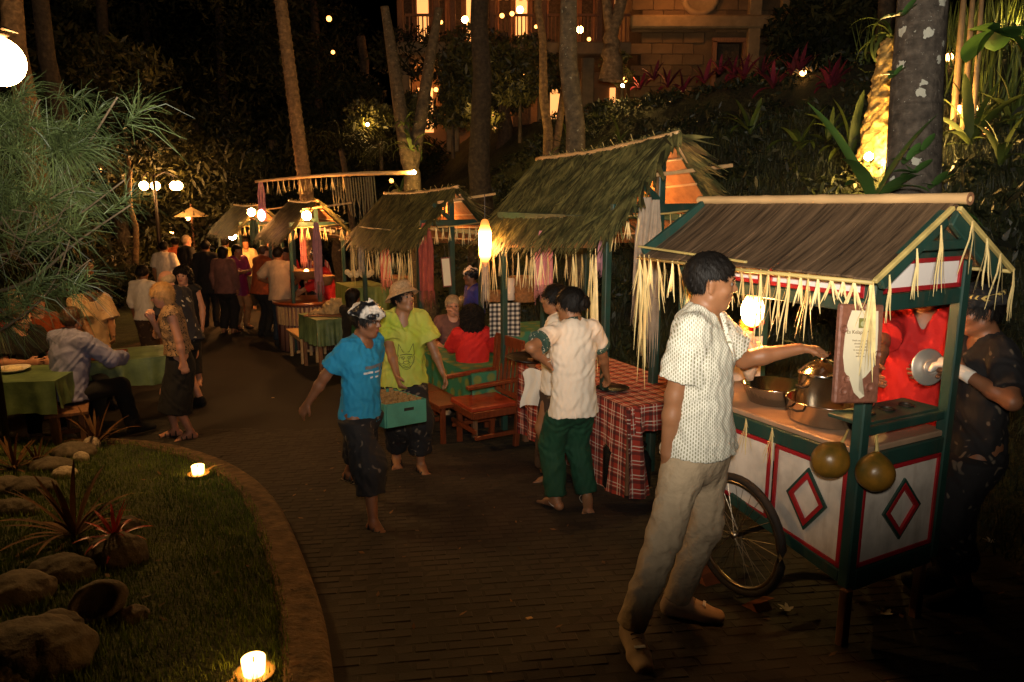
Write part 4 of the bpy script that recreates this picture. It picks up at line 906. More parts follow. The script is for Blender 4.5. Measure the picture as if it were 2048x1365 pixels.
# red cordyline hedge along the terrace
CO = 'red cordylines along the terrace'
PXS = list(range(1250, 1700, 30)); names = ['lit by the window', 'with pink tips', 'half in shadow', 'tallest of its stretch', 'low and dark']
PL = ['beside the forked grey stub', 'in front of the pavilion corner', 'brightest, next to the lit grass', 'below the buttress', 'left part of the stone wall foot', 'under the round medallion', 'between medallion and lit doorway', 'just left of the lit doorway', 'before the lit doorway', 'just right of the lit doorway', 'under the second pilaster', 'past the second pilaster', 'near the twin lantern', 'right of the twin lantern', 'last before the yellow stump']
for i, px in enumerate(PXS):
    p = on(px, 205 - (px - 1250) * .02); p.z = ground(p.x, p.y); rosette('cordyline', 'red leaved cordyline ' + PL[i], 'plant', p + Vector((0, random.uniform(-.3, .3), .1 + random.uniform(0, .35))), 10, .42, .075, M['cord'], rise=(.5, 1.4), droop=(.3, 1.), group=CO, wav=0)
# dark hanging crowns across the top right
V, Q = leafcloud([((P(1640, 60, 15)), 1.0), (P(1720, 20, 14), .8), (P(1600, 110, 14), .6)], 3500, .1)
t = thing('shrub', 'dark leafy shrub hiding the end of the stone wall', 'shrub', (0, 0, 0)); link('foliage', mk('foliage', V, Q, M['leafd']), t); trunk_mesh([P(1650, 150, 14.6), P(1660, 40, 14.6)], [.06, .04], M['barkd'], 8, t, 'stem')
# forked stub
fk = P(1222, 130, 15.5)
t = tree('short brown forked stub between pavilion and stone wall', fk, .8, .2, M['barko'], M['leafd'], [], 0, .1, forks=(((0, 0, .7), (.28, 0, 1.5), .15), ((0, 0, .6), (-.22, 0, 1.7), .12)))

# ---- stone building right
bd = thing('stone_building', 'sandstone building with round medallion and pilasters on the terrace', 'building', (0, 0, 0))
YB = 19.
def wp(px, py, Y=YB): return P(px, py, Y)
x0, x1 = wp(1285, 0).x, wp(1600, 0).x; zb = 4.2; 
dx0, dx1, dz1 = wp(1436, 0).x, wp(1491, 0).x, wp(0, 84).z
B().box(((x0 + dx0) / 2, YB + .2, zb + 2.5), (dx0 - x0, .4, 5)).box(((dx1 + x1) / 2, YB + .2, zb + 2.5), (x1 - dx1, .4, 5)).box(((dx0 + dx1) / 2, YB + .2, (dz1 + zb + 5) / 2), (dx1 - dx0, .4, zb + 5 - dz1)).obj('wall', M['stone'], bd)
sb = B().box((0, 0, 0), (.5, .06, .24), bev=.012).me('stone_block', M['stone'])
zz = zb; row = 0
while zz < zb + 3.3:
    xx = x0 + .25 - (.25 if row % 2 else 0)
    while xx < x1:
        if not (dx0 - .3 < xx < dx1 + .3 and zz < dz1 + .1): link('stone_block', sb, bd, (xx, YB - .005 + random.uniform(-.01, .01), zz + .12))
        xx += .51
    zz += .25; row += 1
for px in (1508, 1572): x = wp(px, 0).x; B().box((x, YB - .12, zb + 2.4), (.3, .2, 4.8), bev=.02).obj('pilaster', M['stone2'], bd)
z = wp(0, 48).z; B().box(((x0 + x1) / 2 - .2, YB - .14, z), (x1 - x0 + .2, .26, .3), bev=.04).obj('cornice', M['stone2'], bd)
bb = B().lathe([(.02, 0), (.12, -.05), (.3, -.02), (.33, -.08), (.42, -.1), (.46, 0)], wp(1400, -5) + Vector((0, -.04, 0)), 28, (R(-90), 0, 0)); bb.obj('medallion', M['stone2'], bd, True)
fr = B().box((dx0 - .04, YB - .03, (zb + dz1) / 2), (.1, .1, dz1 - zb)).box((dx1 + .04, YB - .03, (zb + dz1) / 2), (.1, .1, dz1 - zb)).box(((dx0 + dx1) / 2, YB - .03, dz1 + .03), (dx1 - dx0 + .2, .1, .1)).obj('window', M['wwood'], bd)
B().box(((dx0 + dx1) / 2, YB + .6, (zb + dz1) / 2), (dx1 - dx0, .02, dz1 - zb)).obj('pane', M['win'], fr)
B().box(((dx0 + dx1) / 2, YB + .1, dz1 - .22), (dx1 - dx0 - .15, .05, .35)).obj('blind', M['barkd'], fr)
B().beam(((dx0 + dx1) / 2, YB, zb), ((dx0 + dx1) / 2, YB, dz1 - .4), .05, .05).obj('mullion', M['wwood'], fr)
B().box(((x0 + x1) / 2, YB + 4, zb + 2.5), (x1 - x0, 7.4, 5)).obj('block', M['stone'], bd)
# lamp of the wall: a small globe above the frame edge in the photo's glow
# ---- open pavilion behind the trees
YP = 21.
pv = thing('pavilion', 'open timber pavilion with lit rooms, balcony and rail behind the trees', 'building', (0, 0, 0))
def pp(px, py, Y=YP): return P(px, py, Y)
xl, xr = pp(795, 0).x, pp(1275, 0).x; z1 = pp(0, 105).z; z2 = pp(0, 96).z; zt = pp(0, -60).z; zlow = pp(0, 258).z
B().box(((xl + xr) / 2, YP + 1.6, (z1 + z2) / 2 - .02), (xr - xl, 4, .32), bev=.03).obj('balcony_slab', M['stone2'], pv)
B().box(((xl + xr) / 2, YP + 3.2, (z1 + zt) / 2), (xr - xl, .2, zt - z1)).obj('wall', M['wall_w'], pv)
B().box(((xl + xr) / 2, YP + 2.6, (z1 + zlow) / 2 - .3), (xr - xl, .2, z1 - zlow + .5)).obj('wall', M['wall_w'], pv)
for i, px in enumerate(range(812, 1275, 33)):
    x = pp(px, 0, YP + 3.05).x; fw_ = B().box((x - .2, YP + 3.06, z2 + 1.1), (.05, .06, 2.2)).box((x + .2, YP + 3.06, z2 + 1.1), (.05, .06, 2.2)).box((x, YP + 3.06, z2 + 2.2), (.45, .06, .06)).obj('window', M['wwood'], pv)
    B().box((x, YP + 3.07, z2 + 1.08), (.35, .02, 2.16)).obj('pane', M['win'] if i % 3 == 1 else M['barkd'], fw_)
    if i % 2: x = pp(px, 0, YP + 2.45).x; B().box((x, YP + 2.46, zlow + .75), (.5, .05, 1.3)).obj('doorway', M['win'] if i % 4 == 1 else M['barkd'], pv)
for px in (800, 872, 905, 985, 1075, 1088, 1130, 1200, 1270):
    x = pp(px, 0).x; B().box((x, YP, (z2 + zt) / 2), (.16, .16, zt - z2), bev=.02).obj('column', M['wwood'], pv)
for px in (800, 900, 1090, 1180, 1272):
    x = pp(px, 0).x; B().box((x, YP + .3, (zlow + z1) / 2 - .3), (.34, .34, z1 - zlow + .6), bev=.03).obj('pillar', M['stone2'], pv)
for i in range(9):
    a = Vector((pp(985 + i * 14, 0).x, YP - .4, z2 + 1.15)); B().beam(a, (pp(1035, 0).x, YP + 1.8, zt + .9), .09, .14).obj('rafter', M['bamboo'], pv)
B().box(((xl + xr) / 2, YP + 1.2, zt + .5), (xr - xl + 2, 6, .12)).obj('roof', M['wwood'], pv)
for (a, b_) in ((810, 872), (985, 1085), (1095, 1200), (1210, 1285)):
    rl = B().beam((pp(a, 0).x, YP - .1, z2 + .8), (pp(b_, 0).x, YP - .1, z2 + .8), .07, .06).obj('rail', M['wwood'], pv)
    n = max(3, int((b_ - a) / 8))
    for k in range(n + 1): x = pp(a + (b_ - a) * k / n, 0).x; B().box((x, YP - .1, z2 + .42), (.035, .035, .74)).obj('baluster', M['wwood'], rl)
for px, py, r_, Y, lb in ((882, 45, .05, 20.2, 'hanging lamp in the left bay of the pavilion'), (1004, 32, .06, 20.1, 'left candle bulb of the pavilion chandelier'), (1024, 28, .06, 20.1, 'right candle bulb of the pavilion chandelier'), (1072, 54, .045, 20.1, 'drop shaped lamp at the pavilion corner post'), (1178, 79, .05, 20.1, 'lamp under the balcony right of the leaning trunk'), (810, 196, .07, 20.3, 'lamp on the lower floor left of the forked trunk'), (872, 180, .06, 20.3, 'lamp behind leaves right of the forked trunk'), (1038, 200, .05, 18.3, 'low lamp in the shrub under the pavilion'), (1050, 150, .06, 20.3, 'lower floor lamp between the shrubs'), (1250, 160, .06, 17.6, 'garden light washing the grass by the stone wall'), (1235, 8, .06, 20.1, 'lamp in the right end bay of the pavilion'), (658, 38, .07, 20, 'lone lamp shining through the dark trees'), (666, 105, .05, 20, 'dim lower lamp through the dark trees'), (783, 362, .045, 14.6, 'white spot under the end of the bamboo pole')):
    tag(sphere('lamp', r_, M['lampw'], None, P(px, py, Y), seg=10), lb, 'lamp')
for px, py in ((930, 40), (1040, 20), (850, 170), (1160, 60), (1020, 150)): sphere('ceiling_lamp', .1, M['lampc'], pv, P(px, py, YP + 1.6), seg=10)
sphere('ceiling_lamp', .12, M['lampc'], bd, wp(1350, -35, 18.0), seg=10)
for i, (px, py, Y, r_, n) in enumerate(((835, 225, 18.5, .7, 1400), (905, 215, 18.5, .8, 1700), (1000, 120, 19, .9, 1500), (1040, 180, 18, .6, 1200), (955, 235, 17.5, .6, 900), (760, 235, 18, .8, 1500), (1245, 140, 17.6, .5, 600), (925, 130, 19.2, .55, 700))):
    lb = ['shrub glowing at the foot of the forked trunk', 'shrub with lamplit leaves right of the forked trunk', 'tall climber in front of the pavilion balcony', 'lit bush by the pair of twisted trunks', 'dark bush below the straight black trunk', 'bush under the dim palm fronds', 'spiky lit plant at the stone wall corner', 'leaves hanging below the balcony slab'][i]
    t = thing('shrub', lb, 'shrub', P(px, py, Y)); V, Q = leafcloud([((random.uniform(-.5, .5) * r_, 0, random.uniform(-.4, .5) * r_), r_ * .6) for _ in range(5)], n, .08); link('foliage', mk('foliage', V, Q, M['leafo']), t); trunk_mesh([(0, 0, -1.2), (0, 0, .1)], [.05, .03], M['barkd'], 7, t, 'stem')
p = Vector((P(832, 330, 13.6).x, 13.6, P(832, 330, 13.6).z))
rosette('tree_fern', 'fern lit from below clinging to the forked trunk', 'fern', P(822, 300, 13.7), 12, .5, .07, M['fern'], rise=(.4, 1.2), droop=(.9, 1.8))
rosette('fern', 'upper lit fern tuft on the forked trunk', 'fern', P(808, 252, 13.7), 9, .4, .05, M['fern'], rise=(.4, 1.2), droop=(.6, 1.4))
rosette('fern', 'yellow fern under the end of the bamboo pole', 'fern', P(800, 385, 14.2), 9, .45, .06, M['fern'], rise=(.4, 1.2), droop=(.6, 1.4))
tag(sphere('uplight', .035, M['upl'], None, P(828, 345, 13.3), seg=8), 'spot at the foot of the forked trunk, lighting fern and pole end', 'uplight')

# ================================================================== CART
def tassel_mesh(L, n, seed, spread=.22, wd=.0075):
    rd = random.Random(seed); b = B()
    for i in range(n):
        a = rd.uniform(-spread, spread); c = rd.uniform(-spread, spread) * .6; l = L * rd.uniform(.78, 1.05)
        p = [Vector((0, 0, .012)), Vector((a * .25 * l, c * .3 * l - .006, -l * .3)), Vector((a * .65 * l, c * .7 * l, -l * .7)), Vector((a * l, c * l, -l))]
        b.strip(p, [.006, wd, wd * .9, .002], (1, rd.uniform(-.6, .6), 0), .3)
    return b.me('palm_tassel', M['janur'])
TM = [tassel_mesh(.2, 5, 1), tassel_mesh(.22, 6, 2), tassel_mesh(.17, 5, 3), tassel_mesh(.25, 7, 4), tassel_mesh(.6, 8, 5, .08, .012), tassel_mesh(.38, 6, 6, .1)]
CO_ = Vector((1.5, 3.05, .575)); CR = 28
ct = thing('food_cart', 'green and white wooden vendor cart with boarded pitched roof and hanging coconuts', 'cart', CO_, R(CR))
def cw(x, y, z): c, s_ = math.cos(R(CR)), math.sin(R(CR)); return CO_ + Vector((x * c - y * s_, x * s_ + y * c, z))
W_, L_ = .6, 1.15
zc = .93                                   # counter height
for x in (0, W_):
    for y in (0, L_): B().box((x, y, (1.74 + .3) / 2), (.055, .055, 1.44), bev=.006).obj('post', M['gpaint'], ct)
for x, y in ((-.02, -.02), (W_ - .06, -.0)): B().box((x, y, .14), (.045, .04, .32), bev=.004).obj('leg', M['wwood'], ct)
for x, y in ((0, L_ - .15), (W_, L_ - .15)): B().box((x, y, .24), (.04, .04, .2), bev=.004).obj('leg', M['wwood'], ct)
cnt = B().box((W_ / 2, L_ / 2, zc), (W_ + .02, L_ + .02, .03), bev=.006).obj('counter', M['counter'], ct)
# frame rails
def rail(a, b_, w_=.05, h_=.075, m='gpaint', nm='rail'): return B().beam(a, b_, w_, h_, bev=.005).obj(nm, M[m], ct)
for x in (0, W_): rail((x, .0275, zc - .05), (x, L_ - .0275, zc - .05)); rail((x, .0275, .34), (x, L_ * .62, .46), h_=.06)
for y in (0, L_): rail((.0275, y, zc - .05), (W_ - .0275, y, zc - .05)); rail((.0275, y, .33), (W_ - .0275, y, .33), h_=.1); rail((.0275, y, 1.58), (W_ - .0275, y, 1.58), .04, .07)
for y in (.02,): B().box((W_ / 2 + .03, y + .1, 1.035), (W_ - .06, .2, .02), bev=.004).obj('cup_shelf', M['gpaint'], ct)
for i in range(3): B().lathe([(.03, 0), (.036, .002), (.036, .008), (.03, .008), (.028, 0)], (.2 + .14 * i, .12, 1.045), 16).obj('cup_ring', M['iron'], ct)
rail((.0275, 0.0, 1.02), (W_ - .0275, 0, 1.02), .03, .04)
# panels with crimson borders and diamonds
def panel(corn, nrm_, label=None, diamond=None, pm='wpanel'):
    """corn: 4 points"""
    c = [Vector(p) for p in corn]; n_ = Vector(nrm_); b = B(); V = [p for p in c] + [p - n_ * .012 for p in c]
    b.add(V, [(0, 1, 2, 3), (7, 6, 5, 4)] + [(i, (i + 4), (i + 1) % 4 + 4, (i + 1) % 4) for i in range(4)]); o = b.obj('panel', M[pm], ct)
    for i in range(4):
        a, b_ = c[i], c[(i + 1) % 4]; cen = sum(c, Vector()) / 4; ins = (cen - (a + b_) / 2); ins = (ins - (b_ - a).normalized() * ins.dot((b_ - a).normalized())).normalized() * .011
        B().beam(a + ins + n_ * .004, b_ + ins + n_ * .004, .02, .010, up=n_, bev=.002).obj('border_strip', M['rpaint'], o)
    if diamond:
        dc, u, v, du, dv = diamond; dc, u, v = Vector(dc), Vector(u), Vector(v)
        for k, (m_, ro, ri, off) in enumerate((('gpaint', 1., .86, .010), ('rpaint', .86, .66, .013))):
            for i in range(4):
                dirs = [u * du, v * dv, -u * du, -v * dv]; a, b_ = dirs[i], dirs[(i + 1) % 4]
                q = [dc + a * ro, dc + b_ * ro, dc + b_ * ri, dc + a * ri]; V = [p + n_ * off for p in q] + [p + n_ * .0 for p in q]
                B().add(V, [(0, 1, 2, 3), (0, 4, 5, 1), (1, 5, 6, 2), (2, 6, 7, 3), (3, 7, 4, 0), (7, 6, 5, 4)]).obj('diamond_strip', M[m_], o)
    return o
zt_, zl = zc - .09, .375
panel([(-.012, L_ * .38, zl + .05), (-.012, .03, zl), (-.012, .03, zt_), (-.012, L_ * .38, zt_)], (-1, 0, 0), diamond=((-.012, .235, .63), (0, 1, 0), (0, 0, 1), .115, .155))
panel([(-.012, L_ - .03, zl + .13), (-.012, L_ * .40, zl + .06), (-.012, L_ * .40, zt_), (-.012, L_ - .03, zt_)], (-1, 0, 0))
panel([(.03, -.012, .385), (W_ - .03, -.012, .385), (W_ - .03, -.012, zt_), (.03, -.012, zt_)], (0, -1, 0), diamond=((W_ * .53, -.012, .61), (1, 0, 0), (0, 0, 1), .135, .15))
panel([(W_ + .012, .03, zl), (W_ + .012, L_ - .03, zl + .1), (W_ + .012, L_ - .03, zt_), (W_ + .012, .03, zt_)], (1, 0, 0))
panel([(.03, -.01, 1.62), (W_ - .03, -.01, 1.62), (W_ - .03, -.01, 1.76), (.03, -.01, 1.76)], (0, -1, 0), pm='wsign')
panel([(-.01, L_ * .48, 1.60), (-.01, .03, 1.60), (-.01, .03, 1.73), (-.01, L_ * .48, 1.73)], (-1, 0, 0), pm='wsign')
panel([(-.01, L_ - .03, 1.60), (-.01, L_ * .52, 1.60), (-.01, L_ * .52, 1.73), (-.01, L_ - .03, 1.73)], (-1, 0, 0), pm='wsign')
B().box((0, L_ / 2, 1.665), (.05, .04, .16), bev=.004).obj('post', M['gpaint'], ct)
rail((0, .0275, 1.565), (0, L_ - .0275, 1.565), .04, .06); rail((W_, .0275, 1.6), (W_, L_ - .0275, 1.6), .04, .1)
# inner far end: low white panel with red edge and red brace
B().box((W_ * .5, L_ - .035, 1.08), (W_ * .9, .012, .25)).obj('end_panel', M['wpanel'], ct)
rail((W_ - .06, L_ - .06, zc + .02), (W_ - .06, L_ - .06, 1.56), .025, .025, 'rpaint', 'red_upright'); rail((W_ - .06, L_ - .07, 1.3), (.05, L_ - .07, 1.12), .02, .025, 'rpaint', 'red_brace')
# roof
RZ, EZ, HE = 1.995, 1.705, .465; Y0, Y1 = -.115, 1.37; xc = W_ / 2; tilt = .012
def roofz(y): return -(y - Y0) * .012
for sx in (-1, 1):
    n = 17
    for i in range(n):
        ya = Y0 + (Y1 - Y0) * i / n; yb = Y0 + (Y1 - Y0) * (i + 1) / n - .004; lift = random.uniform(0, .004); ln = random.uniform(-.012, .012)
        V = []
        for k in range(5):
            t = k / 4; x = xc + sx * (.004 + (HE + ln) * t); z = RZ - (RZ - EZ) * t - .018 * math.sin(math.pi * t) + lift
            for y in (ya, yb): V += [(x, y, z + roofz(y)), (x, y, z + roofz(y) - .008)]
        Fc = []
        for k in range(4):
            a = k * 4; q = [(a, a + 2, a + 6, a + 4), (a + 1, a + 5, a + 7, a + 3), (a, a + 4, a + 5, a + 1), (a + 2, a + 3, a + 7, a + 6)]; Fc += q
        Fc += [(0, 1, 3, 2), (16, 18, 19, 17)]
        if sx < 0: Fc = [f[::-1] for f in Fc]
        B().add(V, Fc).obj('roof_board', M['board'], ct)
    B().beam((xc + sx * .02, Y0 - .006, RZ - .022), (xc + sx * (HE + .005), Y0 - .006, EZ - .012), .022, .02, bev=.004).obj('gable_trim', M['trimy'], ct)
    rail((xc + sx * .03, Y0 + .02, RZ - .06), (xc + sx * (HE - .06), Y0 + .02, EZ - .02), .03, .075, nm='barge_board')
    rail((xc + sx * .02, Y1 - .02, RZ - .03), (xc + sx * (HE - .02), Y1 - .02, EZ + .0), .03, .06, nm='rafter')
    rail((xc + sx * .02, .0, RZ - .09), (xc + sx * .27, .0, 1.775), .03, .05, nm='rafter')
    B().tube([(xc + sx * (HE + .004), Y0, EZ - .016), (xc + sx * (HE + .006), (Y0 + Y1) / 2, EZ - .02 + roofz(.6)), (xc + sx * (HE - .002), Y1, EZ - .012 + roofz(Y1))], .009, 7).obj('eave_trim', M['trimy'], ct, True)
    if sx < 0: B().beam((xc - HE - .004, .55, EZ + .012), (xc - HE + .004, Y1, EZ + .035), .018, .012).obj('eave_trim', M['trimy'], ct)
rail((.14, Y0 + .02, 1.82), (W_ - .14, Y0 + .02, 1.82), .025, .04); rail((.04, .0, 1.765), (W_ - .04, .0, 1.765), .03, .05)
bb = B(); pts = [(xc, Y0 - .06 + (Y1 - Y0 + .1) * i / 40, RZ + .016 + roofz(Y0 + (Y1 - Y0) * i / 40)) for i in range(41)]
bb.tube(pts, [.0225 + (.003 if i % 9 in (0,) else 0) for i in range(41)], 12, False); bb.obj('ridge_pole', M['bamboo'], ct, True)
B().lathe([(.012, 0), (.02, .002), (.027, 0)], (xc, Y0 - .06, RZ + .014), 14, (R(90), 0, 0)).obj('pole_end', M['wwood'], ct)
# tassels on the cart
k = 0
for i in range(27):
    y = Y0 + .02 + (Y1 - Y0 - .04) * i / 26 + random.uniform(-.012, .012)
    o = link('palm_tassel', TM[random.choice([0, 1, 2, 3, 3])], ct, (xc - HE - .008, y, EZ - .02 + roofz(y)), (random.gauss(0, .08), random.gauss(0, .06), random.uniform(-.5, .5) + 1.57)); o.scale = (1, 1, random.uniform(.8, 1.35) * (.5 if i in (1, 2, 3) else 1))
for sx, ts in ((-1, (.25, .55, .88)), (1, (.2, .45, .7, .95))):
    for t in ts: o = link('palm_tassel', TM[random.choice([0, 1, 3])], ct, (xc + sx * (HE + .0) * t, Y0 - .025, RZ - .03 - (RZ - EZ) * t), (0, 0, random.uniform(-.3, .3))); o.scale = (1, 1, random.uniform(.85, 1.15))
for (y, mi, sc_) in ((Y0 - .0, 4, .62), (Y1 - .02, 4, .9), (Y1 - .06, 4, 1.2), (Y1 - .1, 5, 1.3)): o = link('palm_tassel', TM[mi], ct, (xc - HE - .005, y, EZ - .02), (0, 0, 1.3)); o.scale = (1, 1, sc_)
for y in (.45, .62, .9): o = link('palm_tassel', TM[1], ct, (-.035, y, zc - .02), (0, 0, 1.57)); o.scale = (.9, 1, .85)
# wheels
for wx in (-.07, W_ + .07):
    wc = Vector((wx, .6, .31)); rr = .3
    b = B(); pts = [wc + Vector((0, math.cos(a) * rr, math.sin(a) * rr)) for a in np.linspace(0, 2 * math.pi, 49)]; b.tube(pts, .02, 8, False); wh = b.obj('wheel', M['tyre'], ct, True)
    b = B(); b.tube([wc + Vector((0, math.cos(a) * (rr - .026), math.sin(a) * (rr - .026))) for a in np.linspace(0, 2 * math.pi, 49)], .011, 6, False); b.obj('rim', M['chrome'], wh, True)
    b = B().tube([wc - Vector((.03, 0, 0)), wc + Vector((.03, 0, 0))], .018, 10); b.obj('hub', M['chrome'], wh, True)
    for i in range(30):
        a = i * 2 * math.pi / 30; o = .022 * (1 if i % 2 else -1); a2 = a + (.5 if (i // 2) % 2 else -.5); B().tube([wc + Vector((o, math.cos(a2) * .016, math.sin(a2) * .016)), wc + Vector((0, math.cos(a) * (rr - .03), math.sin(a) * (rr - .03)))], .0014, 4).obj('spoke', M['chrome'], wh)
B().tube([(-.09, .6, .31), (W_ + .09, .6, .31)], .014, 8).obj('axle', M['iron'], ct)
for y, s_, lb in ((.6 + .19, 1, 'orange brick wedge chocked behind the cart wheel'), (.6 - .17, -1, 'orange brick wedge chocked in front of the cart wheel')):
    p = cw(-.07, y, 0); b = B().add([(-.05, -.06, 0), (.05, -.06, 0), (.05, .06, 0), (-.05, .06, 0), (-.05, .06 * s_, .075), (.05, .06 * s_, .075), (.05, .0, .055), (-.05, .0, .055)], [(0, 1, 2, 3)[::-1], (4, 5, 6, 7), (0, 1, 6, 7), (3, 2, 5, 4), (0, 7, 4, 3), (1, 2, 5, 6)])
    p.z = road(p.y); o = b.obj('wheel_chock', M['rust'], loc=p, rot=(0, 0, R(CR))); tag(o, lb, 'wedge', 'wedges under the cart wheel')
# coconuts
for (px, py, Y, rz_, lb) in ((1661, 921, 3.0, .5, 'orange green young coconut hanging left of the cart corner post'), (1750, 946, 2.93, 0, 'olive green young coconut hanging right of the cart corner post')):
    p = P(px, py, Y); t = thing('coconut', lb, 'coconut', p, group='coconuts hanging on the cart corner')
    s_ = SDF().ell((0, 0, 0), np.array([.078, .078, .08]), None, .02).cap((0, 0, .05), (0, 0, .078), .03, .016, .03); s_.build('husk', M['coco'], .008, wr=(.002, 14, 2), parent=t)
    if rz_: t.rotation_euler = (0, .75, .4)
    B().tube([(0, 0, .07), (.003, .01, .1), (0, .02, .16)], [.014, .008, .004], 7).obj('stalk', M['trimy'], t, True)
# pots on the counter
def pot(name, label, p, prof, m, cat='pot', n=36, parts=()):
    t = thing(name, label, cat, p); B().lathe(prof, n=n).obj('vessel', M[m], t, True)
    for nm, bld, mm in parts: bld.obj(nm, M[mm], t, True)
    return t
pw = cw(.24, .36, zc + .016)
hb = lambda r_, z: [('handle', B().tube([(r_ * math.cos(a), r_ * math.sin(a), z) for a in (da - .22, da - .2)] + [((r_ + .03) * math.cos(a), (r_ + .03) * math.sin(a), z) for a in (da - .15, da + .15)] + [(r_ * math.cos(a), r_ * math.sin(a), z) for a in (da + .2, da + .22)], .006, 8), 'iron') for da in (.4, 3.5)]
pot('basin', 'wide low steel pan at the front of the cart counter', pw, [(.001, 0), (.17, 0), (.185, .012), (.195, .1), (.202, .104), (.2, .108), (.188, .1), (.178, .02), (.001, .012)], 'steel', 'pan', parts=hb(.195, .075))
pot('stock_pot', 'tall steel pot with a domed knob lid that the man reaches for', pw + Vector((-.02, .05, .016)), [(.001, 0), (.105, 0), (.11, .01), (.11, .2), (.115, .205), (.108, .215), (.09, .235), (.06, .26), (.03, .272), (.012, .275), (.012, .29), (.028, .3), (.028, .31), (.001, .316)], 'steel', parts=hb(.11, .15))
pot('basin', 'second steel bowl behind the tall pot on the cart', cw(.27, .72, zc + .016), [(.001, 0), (.13, 0), (.17, .09), (.176, .094), (.165, .095), (.12, .012), (.001, .01)], 'steel', 'bowl')
# menu board
mb = thing('menu_board', 'carved brown framed menu card leaning on the cart front corner', 'menu board', P(1708, 806, 2.9), 0); mb.rotation_euler = (R(-6), R(3.5), R(CR - 14))
B().box((0, 0, .2), (.205, .03, .4), bev=.008).obj('frame', M['sign'], mb)
pr = [(-.055, .375), (.068, .375), (.074, .3), (.076, .22), (.066, .15), (.03, .11), (-.0, .09), (.002, .055), (.03, .03), (.01, .02), (-.02, .045), (-.04, .09), (-.07, .13), (-.082, .19), (-.08, .27), (-.07, .33)]
V = [(x, -.0175, z) for x, z in pr]; V2 = [(x, -.0195, z) for x, z in pr]; n = len(pr); card = B().add([Vector((-.005, -.0195, .2))] + V2 + V, [(0, i + 1, (i + 1) % n + 1) for i in range(n)] + [(i + 1, i + 1 + n, (i + 1) % n + 1 + n, (i + 1) % n + 1) for i in range(n)]); 
card.f = [f[::-1] for f in card.f]; card.obj('card', M['paper'], mb)
B().box((-.002, -.0205, .325), (.036, .002, .04)).obj('logo', M['logo'], mb); B().lathe([(.001, 0), (.011, 0), (.011, .001)], (-.002, -.0217, .322), 14, (R(90), 0, 0)).obj('logo_coconut', mat('pale_green_print', (.45, .46, .25), .7, bump=0), mb)
def text(body, size, loc, m, parent, rot=(R(90), 0, 0), name='lettering', ext=.0004, shear=0):
    c = bpy.data.curves.new(name, 'FONT'); c.body = body; c.size = size; c.align_x = 'CENTER'; c.extrude = ext; c.materials.append(M[m]); c.resolution_u = 2; c.shear = shear; o = bpy.data.objects.new('tmp', c); C.objects.link(o); me = bpy.data.meshes.new_from_object(o.evaluated_get(bpy.context.evaluated_depsgraph_get())); bpy.data.objects.remove(o); me.name = name; return link(name, me, parent, loc, rot)
text('Es Kelapa Muda', .0215, (-.006, -.0208, .282), 'ink', mb)
for i, s_ in enumerate(('Fresh coconut water', 'shredded young', 'coconut meat', 'in coconut syrup', 'lime juice', 'and coffee')): text(s_, .0098, (-.004, -.0208, .252 - .0125 * i), 'ink', mb)
for i, (a, b_) in enumerate(((-.06, .1), (.05, .065), (.0, .39), (-.07, .05), (.08, .2), (-.085, .3))): B().lathe([(.006, 0), (.014, .006), (.018, 0)], (a, -.0155, b_), 12, (R(90), 0, 0)).obj('carved_scroll', M['sign'], mb)
# ladle cluster / wrap below the cart bulb
bl = cw(-.2, .93, 1.42)
t = thing('hanging_lamp', 'blazing white bulb lamp hanging in front of the man at the cart eave', 'lamp', P(1505, 622, 3.66))
sd = SDF().ell((0, 0, 0), np.array([.056, .056, .085]), None, .01).cap((0, 0, .04), (0, 0, .1), .035, .018, .02); sd.build('bulb', M['bulb'], .014, parent=t)
B().tube([(0, 0, .09), (0, 0, .32)], .004, 6).obj('cord', M['iron'], t)
t = thing('wrapped_bottle', 'pale cloth wrapped bundle hanging under the cart bulb', 'bundle', P(1495, 700, 3.7))
SDF().cap((0, 0, .08), (.01, 0, -.06), .022, .05, .02).cap((.0, 0, -.06), (.02, 0, -.13), .05, .03, .02).cap((.06, .02, .03), (.08, 0, -.03), .012, .02, .02).cap((.02, 0, .0), (.07, .01, .02), .02, .01, .02).build('wrap', M['ccloth'], .009, wr=(.009, 50, 4), parent=t)
t = thing('fruit_bunch', 'bunch of small yellow fruit hanging behind the cart bulb', 'fruit', P(1470, 665, 3.85))
for i in range(11): sphere('fruit', .028, M['coco'], t, (random.uniform(-.05, .05), random.uniform(-.03, .03), random.uniform(-.06, .06)))

